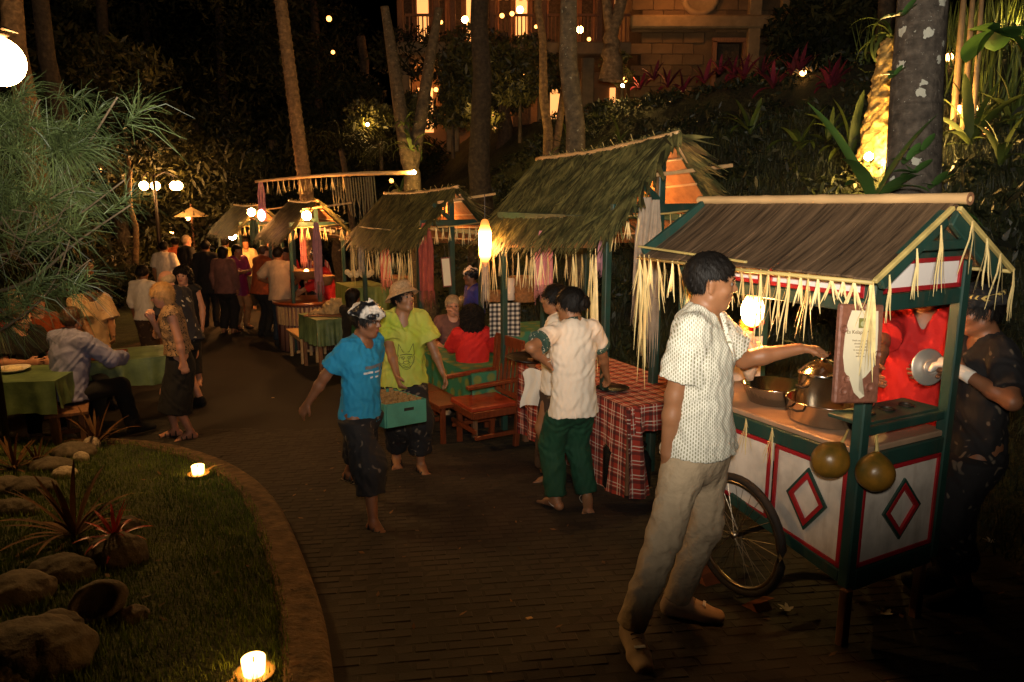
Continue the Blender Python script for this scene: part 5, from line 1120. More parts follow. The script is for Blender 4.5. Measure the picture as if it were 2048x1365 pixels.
# ================================================================== THATCHED STALLS
def stall(label, Rn, Rf, e, drop, gr_, nb=5200, beam_drop=.45, longs=True, hw=None, post_l=True, size=.37, mirror=1, scarfs=()):
    """Rn, Rf ridge ends (world)"""
    Rn, Rf = Vector(Rn), Vector(Rf); d = Rf - Rn; L = math.hypot(d.x, d.y); ang = math.atan2(d.y, d.x) - math.pi / 2
    t = thing('market_stall', label, 'stall', (Rn.x, Rn.y, gr_), ang); H0 = Rn.z - gr_; H1 = Rf.z - gr_
    rz_ = lambda y: H0 + (H1 - H0) * y / L - .03 * math.sin(math.pi * min(max(y / L, 0), 1))
    # posts and beams
    B().box((0, .12, H0 / 2 - .05), (.065, .065, H0 - .1), bev=.006).obj('post', M['gpaint'], t); B().box((0, L - .1, H1 / 2), (.06, .06, H1 - .1), bev=.006).obj('post', M['gpaint'], t)
    for x in (-e * .72, e * .72):
        hz_ = H0 - drop * .72 - .06
        B().box((x, .14, hz_ / 2), (.055, .055, hz_), bev=.005).obj('post', M['gpaint'], t); B().box((x, L - .14, hz_ / 2), (.055, .055, hz_), bev=.005).obj('post', M['gpaint'], t)
        B().beam((x, .05, hz_), (x, L - .05, hz_), .05, .06).obj('eave_beam', M['gpaint'], t)
    zb_ = H0 - beam_drop
    B().beam((-e * .75, .07, zb_), (e * .8, .07, zb_), .04, .07).obj('cross_beam', M['gpaint'], t); B().beam((-.26, .075, zb_ + .22), (-.03, .075, zb_ + .04), .03, .05).obj('brace', M['gpaint'], t)
    B().beam((-e * .4, .0, zb_ + .24), (e * .95, .0, zb_ + .34), .03, .03).obj('batten', M['bamboo'], t); B().beam((.06, .01, H0 - .06), (e * .72, .01, zb_ + .03), .025, .03).obj('batten', M['bamboo'], t)
    B().tube([(-e * .8, .03, zb_ - .06), (0, .02, zb_ - .04), (e * .85, .03, zb_ + .01)], .008, 6).obj('tassel_line', M['trimy'], t, True)
    # inner mats
    for sx in (-1, 1):
        V = []; 
        for k in range(7):
            tt = k / 6; x = sx * e * tt * 1.02; 
            for y in (.02, L - .02): V.append((x, y, rz_(y) - drop * tt - .035))
        B().add(V, [(2 * k, 2 * k + 1, 2 * k + 3, 2 * k + 2) for k in range(6)]).obj('palm_mat', M['thatch_in'], t)
        for k in range(4):
            tt = .15 + k * .24; B().tube([(sx * e * tt, 0, rz_(0) - drop * tt - .05), (sx * e * tt, L, rz_(L) - drop * tt - .05)], .01, 6).obj('purlin', M['bamboo'], t)
    # thatch blades, one mass
    n = nb; tt = rng.uniform(-.04, .8, n); y = rng.uniform(-.06, L + .05, n); sx = np.where(rng.random(n) < .55, -1., 1.); ln = size * rng.uniform(.6, 1.15, n); yaw = rng.normal(0, .38, n) - .25; sl = math.atan2(drop, e)
    dx, dz, dy = math.cos(sl) * np.cos(yaw), -math.sin(sl) * np.cos(yaw), np.sin(yaw); tilt_ = rng.uniform(.0, .13, n)
    p = np.stack([sx * e * tt, y, H0 + (H1 - H0) * y / L - .03 * np.sin(np.pi * np.clip(y / L, 0, 1)) - drop * tt + rng.uniform(.0, .035, n)], 1)
    dd = np.stack([sx * dx, dy, dz + tilt_], 1); nn = np.stack([sx * math.sin(sl) * np.ones(n), 0 * n * np.ones(n), math.cos(sl) * np.ones(n)], 1); sd_ = np.cross(dd, nn); sd_ /= np.linalg.norm(sd_, axis=1)[:, None]; wd = rng.uniform(.008, .02, n)[:, None]
    q1 = p + dd * (ln * .55)[:, None]; over = np.clip((tt + ln / math.hypot(e, drop) - 1.0), 0, 1) ; q2 = p + dd * ln[:, None]; q2[:, 2] -= over * rng.uniform(.02, .22, n)
    V = np.stack([p - sd_ * wd * .5, p + sd_ * wd * .5, q1 + sd_ * wd, q1 - sd_ * wd, q2 + sd_ * .002, q2 - sd_ * .002], 1).reshape(-1, 3); b0_ = np.arange(n)[:, None] * 6
    Q = np.concatenate([b0_ + np.array([[0, 1, 2, 3]]), b0_ + np.array([[3, 2, 4, 5]])]); tag(link('thatch', mk('thatch', V, Q, M['thatch']), t), kind='stuff')
    bb = B(); bb.tube([(0, -.08 + (L + .14) * i / 20, rz_(L * i / 20) + .02 + random.uniform(-.006, .006)) for i in range(21)], .022, 8); bb.obj('ridge_pole', M['bamboo'], t, True)
    for i in range(14): B().tube([(random.uniform(-.02, .02), L * i / 14 + .05, rz_(L * i / 14) + .03), (random.uniform(-.03, .03), L * i / 14 + .07, rz_(L * i / 14) + random.uniform(.05, .09))], .003, 4).obj('ridge_tie', M['trimy'], t)
    # tassels
    nn_ = int(L / .12)
    for i in range(nn_ if longs else 0):
        yy = L * (i + .5) / nn_ + random.uniform(-.02, .02); o = link('palm_tassel', TM[random.choice([0, 1, 2, 3])], t, (-e * 1.02, yy, H0 + (H1 - H0) * yy / L - drop - .1), (0, 0, random.uniform(0, 3))); o.scale = (1, 1, random.uniform(.9, 1.9))
    for yy, mi, sc_ in ((.03, 4, 1.5), (.1, 4, 1.15), (.3, 4, 1.), (L * .95, 4, 1.), (L * .5, 5, 1.1)) if longs else (): o = link('palm_tassel', TM[mi], t, (-e * 1.0, yy, H0 - drop - .06), (0, 0, random.uniform(0, 3))); o.scale = (1, 1, sc_)
    for i in range(11):
        x = -e * .75 + e * 1.55 * i / 10; o = link('palm_tassel', TM[random.choice([0, 1, 2])], t, (x, .01, zb_ - .06), (0, 0, random.uniform(-.4, .4))); o.scale = (1, 1, random.uniform(.8, 1.3))
    return t, (lambda x, y, z: Vector((Rn.x, Rn.y, gr_)) + Vector((x * math.cos(ang) - y * math.sin(ang), x * math.sin(ang) + y * math.cos(ang), z)))
def pr_(px, py, Y): return P(px, py, Y)
sA, WA = stall('largest thatched stall, right behind the boarded cart roof', P(1345, 272, 5.9), P(1080, 322, 7.6), .68, .8, road(6.3), 8000, .55)
sB, WB = stall('thatched stall with a lit orange gable behind the man in the straw hat', P(910, 378, 9.), P(772, 390, 10.9), .58, .66, road(9), 6500, .4)
sC, WC = stall('thatched stall glowing yellow inside above the man in the beige polo', P(634, 404, 12.2), P(580, 404, 14), .6, .62, 0, 5500, .36, False)
sD, WD = stall('farthest thatched stall, only its bright corner showing beyond the bamboo pole', P(522, 412, 15.6), P(470, 412, 17.6), .6, .6, 0, 3000, .36, False)
# rafters etc lit bulbs inside
for px, py, Y, r_, m_, lb in ((1250, 395, 6.35, .035, 'bulbf', 'orange bulb hidden under the thatch of the largest stall'), (872, 432, 9.6, .03, 'bulbf', 'orange bulb under the gable of the second thatched stall'), (613, 432, 11.9, .075, 'bulbf', 'bright bulb at the left post of the yellow glowing stall'), (648, 425, 13., .05, 'bulbf', 'bulb inside the yellow glowing stall'), (503, 425, 15.2, .08, 'bulbf', 'white hot bulb at the farthest stall'), (465, 472, 16, .09, 'bulbf', 'small bulb low beyond the farthest stall')):
    tag(sphere('stall_bulb', r_, M[m_], None, P(px, py, Y), seg=10), lb, 'lamp', 'bulbs of the stalls')
def torch_lamp(px, py, Y, s_, lb, m_='torch'):
    t = thing('torch_lamp', lb, 'lamp', P(px, py, Y)); b = B()
    sd = SDF().cap((0, 0, -.1), (0, 0, .1), .052, .058, .02).cap((0, 0, -.1), (0, 0, -.2), .045, .02, .03).cap((0, 0, .1), (0, 0, .19), .055, .04, .02); sd.build('shade', M[m_], .014, parent=t)
    B().box((0, 0, -.36), (.014, .014, .3)).obj('stem', M['bamboo'], t)
    for i in range(16): a = i * .39; B().strip([(.03 * math.cos(a), .03 * math.sin(a), -.17), (.042 * math.cos(a), .042 * math.sin(a), -.35), (.045 * math.cos(a), .045 * math.sin(a), -.52 - random.uniform(0, .08))], [.008, .007, .004], (math.sin(a), -math.cos(a), 0)).obj('fringe_strip', M['greyc'], t)
    B().tube([(0, 0, .18), (0, 0, .45)], .004, 5).obj('cord', M['iron'], t); t.scale = (s_,) * 3; return t
torch_lamp(970, 488, 6.9, 1., 'tall glowing torch shade with grey fringe between the two nearest thatched stalls')
# scarves
def scarf(px, py, Y, wd, L, m, lb, group='gauze scarves hanging from the stalls', fr=.25):
    b = B(); V = []; nx, nz = 10, 10
    for j in range(nz + 1):
        for i in range(nx + 1):
            u = i / nx - .5; w_ = wd * (.55 + .5 * min(1, j / 4)); V.append((u * w_, .025 * math.sin(u * 16 + j * .25) * min(1, j / 3), -L * (1 - fr) * j / nz))
    Fc = [(j * (nx + 1) + i, j * (nx + 1) + i + 1, (j + 1) * (nx + 1) + i + 1, (j + 1) * (nx + 1) + i) for j in range(nz) for i in range(nx)]
    t = thing('scarf', lb, 'scarf', P(px, py, Y), R(random.uniform(-20, 20)), group); b.add(V, Fc).obj('cloth', M[m], t, True)
    f = B()
    for i in range(16): u = (i / 15 - .5) * wd * 1.02; f.strip([(u, .02 * math.sin(i), -L * (1 - fr)), (u * 1.02, .02 * math.sin(i), -L * (1 - fr * .5)), (u + random.uniform(-.01, .01), .02, -L * random.uniform(.9, 1.05))], [.006, .005, .002], (1, .2, 0))
    f.obj('fringe', M[m], t); return t
scarf(1088, 462, 6.4, .15, .62, 'pink', 'wide pink gauze scarf under the largest thatch'); scarf(1292, 395, 5.75, .15, .95, 'greyc', 'long grey scarf on the gable post of the largest stall', fr=.3); scarf(1312, 400, 5.7, .1, 1.25, 'greyc', 'longer grey fringed scarf right beside the gable post', fr=.4); scarf(1207, 445, 5.85, .08, .42, 'mpink', 'short mauve scarf at the near eave corner of the largest stall')
scarf(851, 447, 8.8, .17, 1.0, 'maroon', 'long maroon scarf at the gable of the stall behind the straw hat', fr=.2); scarf(770, 492, 9.6, .14, .6, 'salmon', 'salmon scarf split in two tails above the boy'); scarf(721, 488, 10.2, .08, .42, 'greyc', 'thin grey scarf at the far eave of the second stall')
scarf(632, 445, 11.8, .14, 1.25, 'mpink', 'tall mauve scarf wound on the post of the yellow glowing stall'); scarf(604, 450, 12.5, .1, .7, 'pink', 'pale pink scarf beside the bright bulb'); scarf(521, 362, 13, .12, .75, 'mpink', 'mauve scarf at the left end of the long bamboo pole'); scarf(507, 440, 15, .18, .55, 'cgreen', 'greenish cloth strip at the farthest stall')
tag(sphere('paper_lantern', .07, M['pinkl'], None, P(523, 431, 13), (1, 1, 1.5)), 'pink glowing lantern at the lower end of the mauve pole scarf', 'lantern')
# bamboo pole with fringe
pl = thing('bamboo_pole', 'long bamboo pole with palm fringe strung from trunk to scarf above the stalls', 'pole', (0, 0, 0)); a_, b_ = P(510, 364, 13), P(825, 346, 13.4)
bb = B(); bb.tube([a_.lerp(b_, i / 20) + Vector((0, 0, .04 * math.sin(i / 20 * 3.14))) for i in range(21)], [.022 + .003 * (i % 5 == 0) + .02 * i / 20 for i in range(21)], 8); bb.obj('pole', M['bamboo'], pl, True)
for i in range(16): o = link('palm_tassel', TM[i % 4], pl, a_.lerp(b_, .04 + i * .034) + Vector((0, 0, -.01)), (0, 0, i)); 
for i in range(17): p = a_.lerp(b_, .47 + i * .017) + Vector((0, .1, -.02)); B().strip([p, p + Vector((.02, 0, -.35)), p + Vector((random.uniform(0, .1), 0, -.55 - .02 * i))], [.02, .02, .008], (1, .2, 0)).obj('hanging_leaf', M['leafo'], pl)

# ================================================================== TABLES, CHAIRS, PROPS
def cloth_table(label, c, rz_, sx, sy, h, drops, m, cat='table', legm='wwood', name='table', folds=.012, group=None):
    """drops: front(-y), right(+x), back(+y), left(-x)"""
    t = thing(name, label, cat, c, rz_, group)
    for x in (-1, 1):
        for y in (-1, 1): B().box((x * (sx / 2 - .05), y * (sy / 2 - .05), h / 2 - .02), (.05, .05, h - .04), bev=.004).obj('leg', M[legm], t)
    B().box((0, 0, h - .02), (sx - .01, sy - .01, .035), bev=.004).obj('tabletop', M[legm], t)
    V = []; Fc = []; uv = []
    def grid(fn, nu, nv):
        n = len(V)
        for j in range(nv + 1):
            for i in range(nu + 1): p, q = fn(i / nu, j / nv); V.append(p); uv.append(q)
        for j in range(nv):
            for i in range(nu): Fc.append((n + j * (nu + 1) + i, n + j * (nu + 1) + i + 1, n + (j + 1) * (nu + 1) + i + 1, n + (j + 1) * (nu + 1) + i))
    z = h + .004; X, Y = sx / 2 + .006, sy / 2 + .006
    grid(lambda a, b_: ((-X + 2 * X * a, -Y + 2 * Y * b_, z + .0015 * math.sin(a * 9)), (-X + 2 * X * a, -Y + 2 * Y * b_)), 12, 12)
    for k, dr in enumerate(drops):
        if dr <= 0: continue
        def fn(a, b_, k=k, dr=dr):
            dd = dr * b_ * (1 + .03 * math.sin(a * 7 + k)); off = (folds * math.sin(a * (22 if k % 2 == 0 else 26) + k) + .6 * folds * math.sin(a * 51)) * b_ + .012 * b_
            if k == 0: return (-X + 2 * X * a, -Y - off, z - dd), (-X + 2 * X * a, -Y - dd)
            if k == 2: return (X - 2 * X * a, Y + off, z - dd), (X - 2 * X * a, Y + dd)
            if k == 1: return (X + off, -Y + 2 * Y * a, z - dd), (X + dd, -Y + 2 * Y * a)
            return (-X - off, Y - 2 * Y * a, z - dd), (-X - dd, Y - 2 * Y * a)
        grid(fn, 40, 6)
    link('tablecloth', mk('tablecloth', V, Fc, M[m], True, uv), t); return t
pc = Vector((.83, 6.25, road(6.2)))
tp = cloth_table('table under a red plaid cloth beside the white shirted woman', pc, R(26), .82, 1.8, .8, (.2, .25, .2, .72), 'plaid', folds=.018)
# loose long corner of the plaid cloth
V = []; n = 8
for j in range(11):
    for i in range(n + 1): a = i / n; w_ = .1 + .1 * (j / 10) ; V.append((-.42 + a * w_ * 1.2 - .02, -.915 - .03 * math.sin(a * 9 + j * .3) - .012 * j * .5, .8 - .78 * j / 10))
uv = [(v[0] * 1.0, v[2]) for v in V]; link('cloth_corner', mk('cloth_corner', V, [(j * (n + 1) + i, j * (n + 1) + i + 1, (j + 1) * (n + 1) + i + 1, (j + 1) * (n + 1) + i) for j in range(10) for i in range(n)], M['plaid'], True, uv), tp)
V = [(-.42 + .28 * a + .1 * b_, -.945 - .14 * b_ - .05 * math.sin(a * 8), .015 + .012 * math.sin(a * 9 + b_ * 5)) for b_ in (0, .5, 1) for a in (0, .25, .5, .75, 1)]; link('cloth_train', mk('cloth_train', V, [(j * 5 + i, j * 5 + i + 1, (j + 1) * 5 + i + 1, (j + 1) * 5 + i) for j in range(2) for i in range(4)], M['plaid'], True, [(v[0], v[1]) for v in V]), tp)
for k, (px, py, Y, r_, lb) in enumerate(((1240, 873, 5.5, .13, 'larger glossy black crate lamp box stored under the plaid table'), (1275, 915, 5.5, .11, 'smaller glossy black canister under the plaid table'))):
    p = P(px, py, Y); p.z = road(Y); t = thing('gas_canister', lb.replace('crate lamp box', 'gas canister'), 'canister', p); hh = .42 - .1 * k
    B().lathe([(.001, 0), (r_ * .8, 0), (r_, .04), (r_, hh - .08), (r_ * .7, hh - .01), (r_ * .3, hh), (r_ * .28, hh + .04), (.001, hh + .045)], n=20).obj('tank', M['plasticb'], t, True); B().tube([(r_ * .55 * math.cos(a), r_ * .55 * math.sin(a), hh + .05) for a in np.linspace(0, 6.28, 17)], .01, 6, False).obj('collar_ring', M['plasticb'], t, True)
    B().box((0, -r_ - .001, hh * .55), (.09, .004, .05), bev=.001).obj('tag', M['greyc'], t)
tray = thing('tray', 'black oval tray held by the woman in white at the plaid table', 'tray', P(1062, 718, 6.05)); tray.rotation_euler = (R(4), R(3), .3)
B().lathe([(.001, 0), (.2, 0), (.215, .012), (.222, .014), (.215, .02), (.195, .008), (.001, .006)], n=30).obj('dish', M['plasticb'], tray, True); tray.scale = (1., .75, 1)
nk = thing('napkin', 'white spotted cloth draped at the table edge under the black tray', 'napkin', P(1072, 775, 5.75)); 
V = [((a - .5) * .22 + .02 * math.sin(b_ * 5), .03 * math.sin(a * 9 + b_), .12 - b_ * .3 + .04 * math.sin(a * 4)) for b_ in np.linspace(0, 1, 7) for a in np.linspace(0, 1, 9)]; link('cloth', mk('cloth', V, [(j * 9 + i, j * 9 + i + 1, (j + 1) * 9 + i + 1, (j + 1) * 9 + i) for j in range(6) for i in range(8)], M['white'], True), nk)
bo = thing('plate', 'dark round plate on the plaid cloth by her resting hand', 'plate', P(1225, 782, 5.75)); bo.location.z = road(6.2) + .81; B().lathe([(.001, .003), (.09, .003), (.13, .02), (.135, .022), (.09, .0), (.001, 0)], n=24).obj('dish', M['plasticb'], bo, True)
# armchair
ac = thing('armchair', 'empty varnished wooden armchair with slatted back and red seat', 'chair', (-.28, 7.0, road(7.)), R(185 + 25))
def ch(nm, *a, **k): B().beam(*a, **k).obj(nm, M['teak'], ac)
for y in (-.25, .25): ch('leg', (.24, y, 0), (.24, y, .64), .05, .05); ch('leg', (-.22, y, 0), (-.3, y, 1.02), .05, .05); ch('arm', (.3, y, .66), (-.27, y, .68), .07, .03); ch('stretcher', (.22, y, .16), (-.22, y, .16), .03, .04); ch('seat_rail', (.24, y, .38), (-.22, y, .38), .03, .07)
ch('crest_rail', (-.3, -.27, 1.0), (-.3, .27, 1.0), .03, .1, up=(0, 0, 1)); ch('lower_rail', (-.24, -.25, .5), (-.24, .25, .5), .03, .05); ch('stretcher', (.22, -.25, .22), (.22, .25, .22), .03, .04); ch('seat_rail', (.24, -.24, .38), (.24, .24, .38), .03, .07)
for i in range(6): y = -.19 + .076 * i; ch('back_slat', (-.245, y, .5), (-.295, y, .97), .045, .014, up=(1, 0, 0))
B().box((0, 0, .43), (.5, .46, .05), bev=.02).obj('seat', mat('red_varnished_seat', (.35, .05, .02), .25, bump=.1), ac)
# crate carried by the two boys
cc = P(778, 815, 5.3); crt = thing('crate', 'turquoise wooden crate full of glasses carried by boy and straw hatted man', 'crate', cc, R(38)); crt.rotation_euler = (R(-3), R(2), R(38))
cx, cy, chh = .33, .5, .17
B().box((0, 0, -.06), (cx, cy, .012)).obj('bottom', M['crate'], crt)
for s_ in (-1, 1): B().box((s_ * cx / 2, 0, 0), (.014, cy, chh), bev=.002).obj('side_panel', M['crate'], crt); B().box((0, s_ * (cy / 2 + .003), 0), (cx - .01, .014, chh), bev=.002).obj('end_panel', M['crate'], crt)
B().box((.02, -cy / 2 - .011, .03), (.08, .003, .022), bev=.001).obj('hand_slot', M['strap'], crt); B().box((cx / 2 + .008, .05, .02), (.003, .08, .022), bev=.001).obj('hand_slot', M['strap'], crt)
jm = B().lathe([(.001, 0), (.015, 0), (.018, .09), (.016, .09), (.013, .008), (.001, .006)], n=10).me('drinking_glass', M['jar'])
for i in range(7):
    for j in range(12): o = link('drinking_glass', jm, crt, ((i - 3) * .043, (j - 5.5) * .039, -.02 + random.uniform(0, .03)), (random.gauss(0, .1), random.gauss(0, .1), 0))
# side table behind green shirt man, benches, other tables
def simple_table(label, p, rz_, sx, sy, h, m='teak', name='table', cat='table', group=None, planks=5):
    t = thing(name, label, cat, p, rz_, group)
    for i in range(planks): B().box((0, -sy / 2 + sy * (i + .5) / planks, h - .015), (sx, sy / planks - .006, .03), bev=.003).obj('plank', M[m], t)
    for x in (-1, 1):
        for y in (-1, 1): B().box((x * (sx / 2 - .06), y * (sy / 2 - .05), (h - .03) / 2), (.045, .045, h - .03), bev=.003).obj('leg', M[m], t)
        B().box((x * (sx / 2 - .06), 0, h - .07), (.03, sy - .1, .06)).obj('apron', M[m], t)
    B().beam((-sx / 2 + .06, 0, h * .3), (sx / 2 - .06, 0, h * .3), .03, .04).obj('stretcher', M[m], t); return t
tA = cloth_table('long green and gold clothed table between seated guests', Vector((-.45, 8.0, road(8.))), R(30), .75, 1.5, .74, (.3, .25, .3, .35), 'ggold')
simple_table('low bench in front of the green clothed table', Vector((-.85, 7.45, road(7.4))), R(30), .3, 1.1, .44, name='bench', cat='bench', planks=2)
dsp = cloth_table('tiered display counter with gold patterned cloth under the largest stall', Vector((.3, 8.55, road(8.3))), R(20), 1.0, .6, 1.0, (.75, .4, .2, .5), 'ggold')
sh2 = cloth_table('low green clothed shelf table in front of the display counter', Vector((.22, 8.0, road(8))), R(20), .9, .4, .72, (.4, .3, .1, .4), 'cgreen')
ck = thing('check_cloth', 'black and white checked cloth hanging over the counter edge', 'cloth', P(1010, 607, 7.75), R(18)); V = [((a - .5) * .34, .02 * math.sin(a * 12) * b_, -.36 * b_) for b_ in np.linspace(0, 1, 8) for a in np.linspace(0, 1, 13)]; link('cloth', mk('cloth', V, [(j * 13 + i, j * 13 + i + 1, (j + 1) * 13 + i + 1, (j + 1) * 13 + i) for j in range(7) for i in range(12)], M['check'], True, [(v[0], v[2]) for v in V]), ck)
rl = thing('paper_roll', 'upright white paper roll among baskets on the counter', 'roll', Vector((0., 8.45, road(8.3) + 1.005))); rl.location = P(1020, 600, 8.4); B().lathe([(.02, 0), (.055, 0), (.055, .25), (.02, .25)], n=18).obj('paper', M['white'], rl, True); B().lathe([(.021, -.002), (.021, .254), (.017, .254), (.017, -.002)], n=12).obj('core', M['tan'], rl)
def basket(label, p, r_, h, n=1, group='rattan baskets on the stall counter'):
    t = thing('basket', label, 'basket', p, 0, group); prof = [(.001, 0), (r_ * .8, 0)] + [(r_ * (.82 + .18 * k / 6) + (.004 if k % 2 else -.003), h * k / 6) for k in range(7)] + [(r_ * .96, h), (r_ * .75, .01), (.001, .01)]
    B().lathe(prof, n=24).obj('weave', M['basket'], t, True); B().tube([(r_ * 1.01 * math.cos(a), r_ * 1.01 * math.sin(a), h) for a in np.linspace(0, 6.283, 25)], .009, 6, False).obj('rim', M['basket'], t, True)
for i, (px, py, Y, lb) in enumerate(((995, 602, 8.5, 'basket left of the paper roll'), (1048, 603, 8.5, 'bottom basket of the stack right of the paper roll'), (1048, 587, 8.5, 'middle basket of the stack right of the paper roll'), (1048, 572, 8.5, 'top basket of the stack right of the paper roll'))): basket(lb, P(px, py, Y), .16, .1)
basket('round basket of snacks on the counter behind the boy', P(790, 572, 9.8), .2, .12); basket('shallow bamboo tray on the middle counter', P(815, 645, 9.3), .2, .08)
cup = thing('cup', 'white paper cup at the corner of the green table', 'cup', P(1024, 672, 7.6)); B().lathe([(.001, 0), (.028, 0), (.036, .09), (.034, .09), (.026, .004), (.001, .003)], n=16).obj('shell', M['paper'], cup, True); cup.location.z = road(8) + .7
cB = cloth_table('stall counter with green cloth behind the boy', Vector((-1.7, 9.7, road(9.7))), R(30), .7, 1.3, .85, (.5, .3, .3, .5), 'ggold')
simple_table('narrow brown table with boxes right of the boy in blue', Vector((-1.25, 8.5, road(8.5))), R(30), .5, .9, .7, 'teak')
bx = thing('bread_box', 'brown cardboard box on the narrow table', 'box', Vector((-1.25, 8.5, road(8.5) + .7)), R(30)); B().box((0, 0, .06), (.3, .4, .12), bev=.004).obj('carton', M['wwood'], bx); B().box((0, 0, .124), (.31, .41, .008)).obj('lid', M['tan'], bx)
tM = cloth_table('small green clothed table holding the pale roast', Vector((P(655, 650, 11).x, 11, 0)), R(35), .6, .75, .82, (.38, .35, .35, .38), 'cgreen', folds=.02)
rs = thing('roast', 'pale shaggy roast on a board on the small green table', 'food', tM.location + Vector((0, 0, .83))); SDF().cap((.05, 0, .1), (.2, .05, .12), .1, .12, .05).cap((-.22, -.1, .03), (-.05, 0, .05), .03, .05, .04).cap((.1, 0, .05), (.1, 0, .2), .08, .05, .05).build('meat', M['meat'], .014, wr=(.02, 40, 3), parent=rs); B().box((0, -.05, .008), (.6, .3, .018), bev=.004).obj('board', M['wwood'], rs)
for px, py, Y, rz_, L_b, lb in ((605, 645, 11.6, 30, .8, 'pale plank stool beside the small green table'), (620, 640, 12.3, 30, .9, 'bench partly hidden behind the small green table')):
    p = P(px, py, Y); p.z = 0; simple_table(lb, p, R(rz_), .35, L_b, .46, 'bamboo', 'bench', 'bench', planks=2)
cC = thing('stall_counter', 'curved dark red woven counter of the yellow glowing stall', 'counter', Vector((P(615, 600, 12.6).x, 12.6, 0)), R(30)); B().lathe([(.001, 0), (.5, 0), (.52, .5), (.53, .78), (.001, .8)], n=36).obj('drum', M['redpl'], cC, True); B().lathe([(.001, .8), (.58, .8), (.58, .84), (.001, .845)], n=36).obj('top', M['teak'], cC, True)
for i in range(22): a = -2.9 + i * .13; B().box((.535 * math.cos(a), .535 * math.sin(a), .62), (.03, .03, .3), (0, 0, a)).obj('bamboo_slat', M['bamboo'], cC)
for k, (px, py, Y, r_, lb) in enumerate(((612, 548, 12.3, .26, 'large dark clay bowl on the round counter'), (650, 560, 12., .16, 'smaller clay pot right of the large bowl'))): pot('clay_bowl', lb, P(px, py + 10, Y), [(.001, 0), (r_ * .6, 0), (r_, .14), (r_ * 1.03, .15), (r_ * .9, .14), (r_ * .5, .02), (.001, .02)], 'tan', 'bowl')
tag(sphere('ember', .045, M['spark'], None, P(613, 546, 12.2), (1, 1, 1.4)), 'small flame in the large clay bowl', 'flame')
for i in range(9): p = P(695 + i * 6, 545 + (i % 2) * 5, 11); tag(sphere('rice_parcel', .045, M['rice'], None, p), 'pale rice parcel on the far counter behind the red shirted seller', 'food', 'heap of pale rice parcels')
cb2 = cloth_table('counter heaped with pale rice parcels', Vector((P(722, 560, 11).x, 11.05, 0)), R(30), .55, .8, 1.28, (.4, .3, .2, .5), 'lime')
sgn = thing('price_sign', 'narrow cream card hanging dark at the second stall', 'sign', P(893, 545, 9.)); sgn.rotation_euler = (0, R(-4), R(12)); B().box((0, 0, 0), (.09, .008, .33), bev=.002).obj('card', M['paper'], sgn); B().box((0, .008, 0), (.11, .006, .36), bev=.002).obj('backing', M['teak'], sgn); B().tube([(0, 0, .18), (0, 0, .32)], .003, 5).obj('cord', M['iron'], sgn)
# left tables
tl = cloth_table('green clothed table with the food tray by the seated man in blue', Vector((-4.35, 7.95, road(7.9))), R(-60), .7, 1.15, .76, (.3, .3, .3, .3), 'cgreen', folds=.02)
ft = thing('food_tray', 'wooden tray of white food on the left green table', 'tray', P(210, 722, 7.75), R(20)); ft.location.z = road(7.9) + .775
B().box((0, 0, .012), (.42, .26, .02), bev=.004).obj('board', M['teak'], ft); 
for s_ in (-1, 1): B().box((s_ * .21, 0, .03), (.012, .26, .05)).obj('rim_board', M['teak'], ft); B().box((0, s_ * .13, .03), (.43, .012, .05)).obj('rim_board', M['teak'], ft)
for i in range(14): sphere('food_piece', .028, M['rice'], ft, (random.uniform(-.16, .16), random.uniform(-.08, .08), .045), (1.3, 1, .7))
tl2 = cloth_table('yellow green clothed table at the left edge in front of the seated men', Vector((-4.75, 6.75, road(6.7))), R(8), 1.15, .7, .74, (.3, .25, .2, .2), 'cgreen', folds=.02)
dish = thing('dish', 'dish of yellow food on the left edge table', 'dish', Vector((-4.75, 6.85, road(6.7) + .75))); B().lathe([(.001, .003), (.1, .003), (.15, .03), (.155, .032), (.1, 0), (.001, 0)], n=24).obj('plate', M['wpanel'], dish, True); sphere('food', .08, M['rice'], dish, (0, 0, .02), (1.2, 1, .4))
simple_table('dark bench on which the man in the blue shirt sits', Vector((-4.33, 6.98, road(6.95))), R(28), .35, 1.0, .44, 'wwood', 'bench', 'bench', planks=2)
# parasols and far lamp posts
lp = thing('street_lamp', 'iron street lamp with four glowing globes far left', 'street lamp', Vector((P(326, 560, 18).x, 18, 0))); gz = P(326, 372, 18).z
B().tube([(0, 0, 0), (0, 0, gz + .25)], [.06, .035], 10).obj('pole', M['iron'], lp, True)
for px in (292, 307, 345, 360): x = P(px, 372, 18).x - lp.location.x; y_ = -.1 if px in (292, 360) else .1; B().tube([(0, 0, gz + .2), (x * .5, y_ * .5, gz + .33), (x, y_, gz + .22), (x, y_, gz + .1)], .015, 6).obj('arm', M['iron'], lp, True); sphere('globe', .105, M['globef'], lp, (x, y_, gz))
gp_ = P(-2, 124, 6.1); lp = thing('street_lamp', 'big blazing white globe lamp at the upper left edge', 'street lamp', Vector((gp_.x, gp_.y, road(6.1)))); gz = gp_.z - road(6.1)
sphere('globe', .185, M['globe'], lp, (0, 0, gz), seg=24); B().lathe([(.06, gz + .18), (.09, gz + .2), (.05, gz + .26), (.02, gz + .4)], n=16).obj('cap', M['iron'], lp, True); B().tube([(-.35, 0, 0), (-.35, 0, gz + .3), (-.2, 0, gz + .48), (0, 0, gz + .4)], .03, 8).obj('pole', M['iron'], lp, True); B().tube([(0, -.02, gz + .21), (.09, -.03, gz + .24), (.2, -.03, gz + .205)], [.012, .016, .006], 6).obj('leaf_blade', M['iron'], lp)
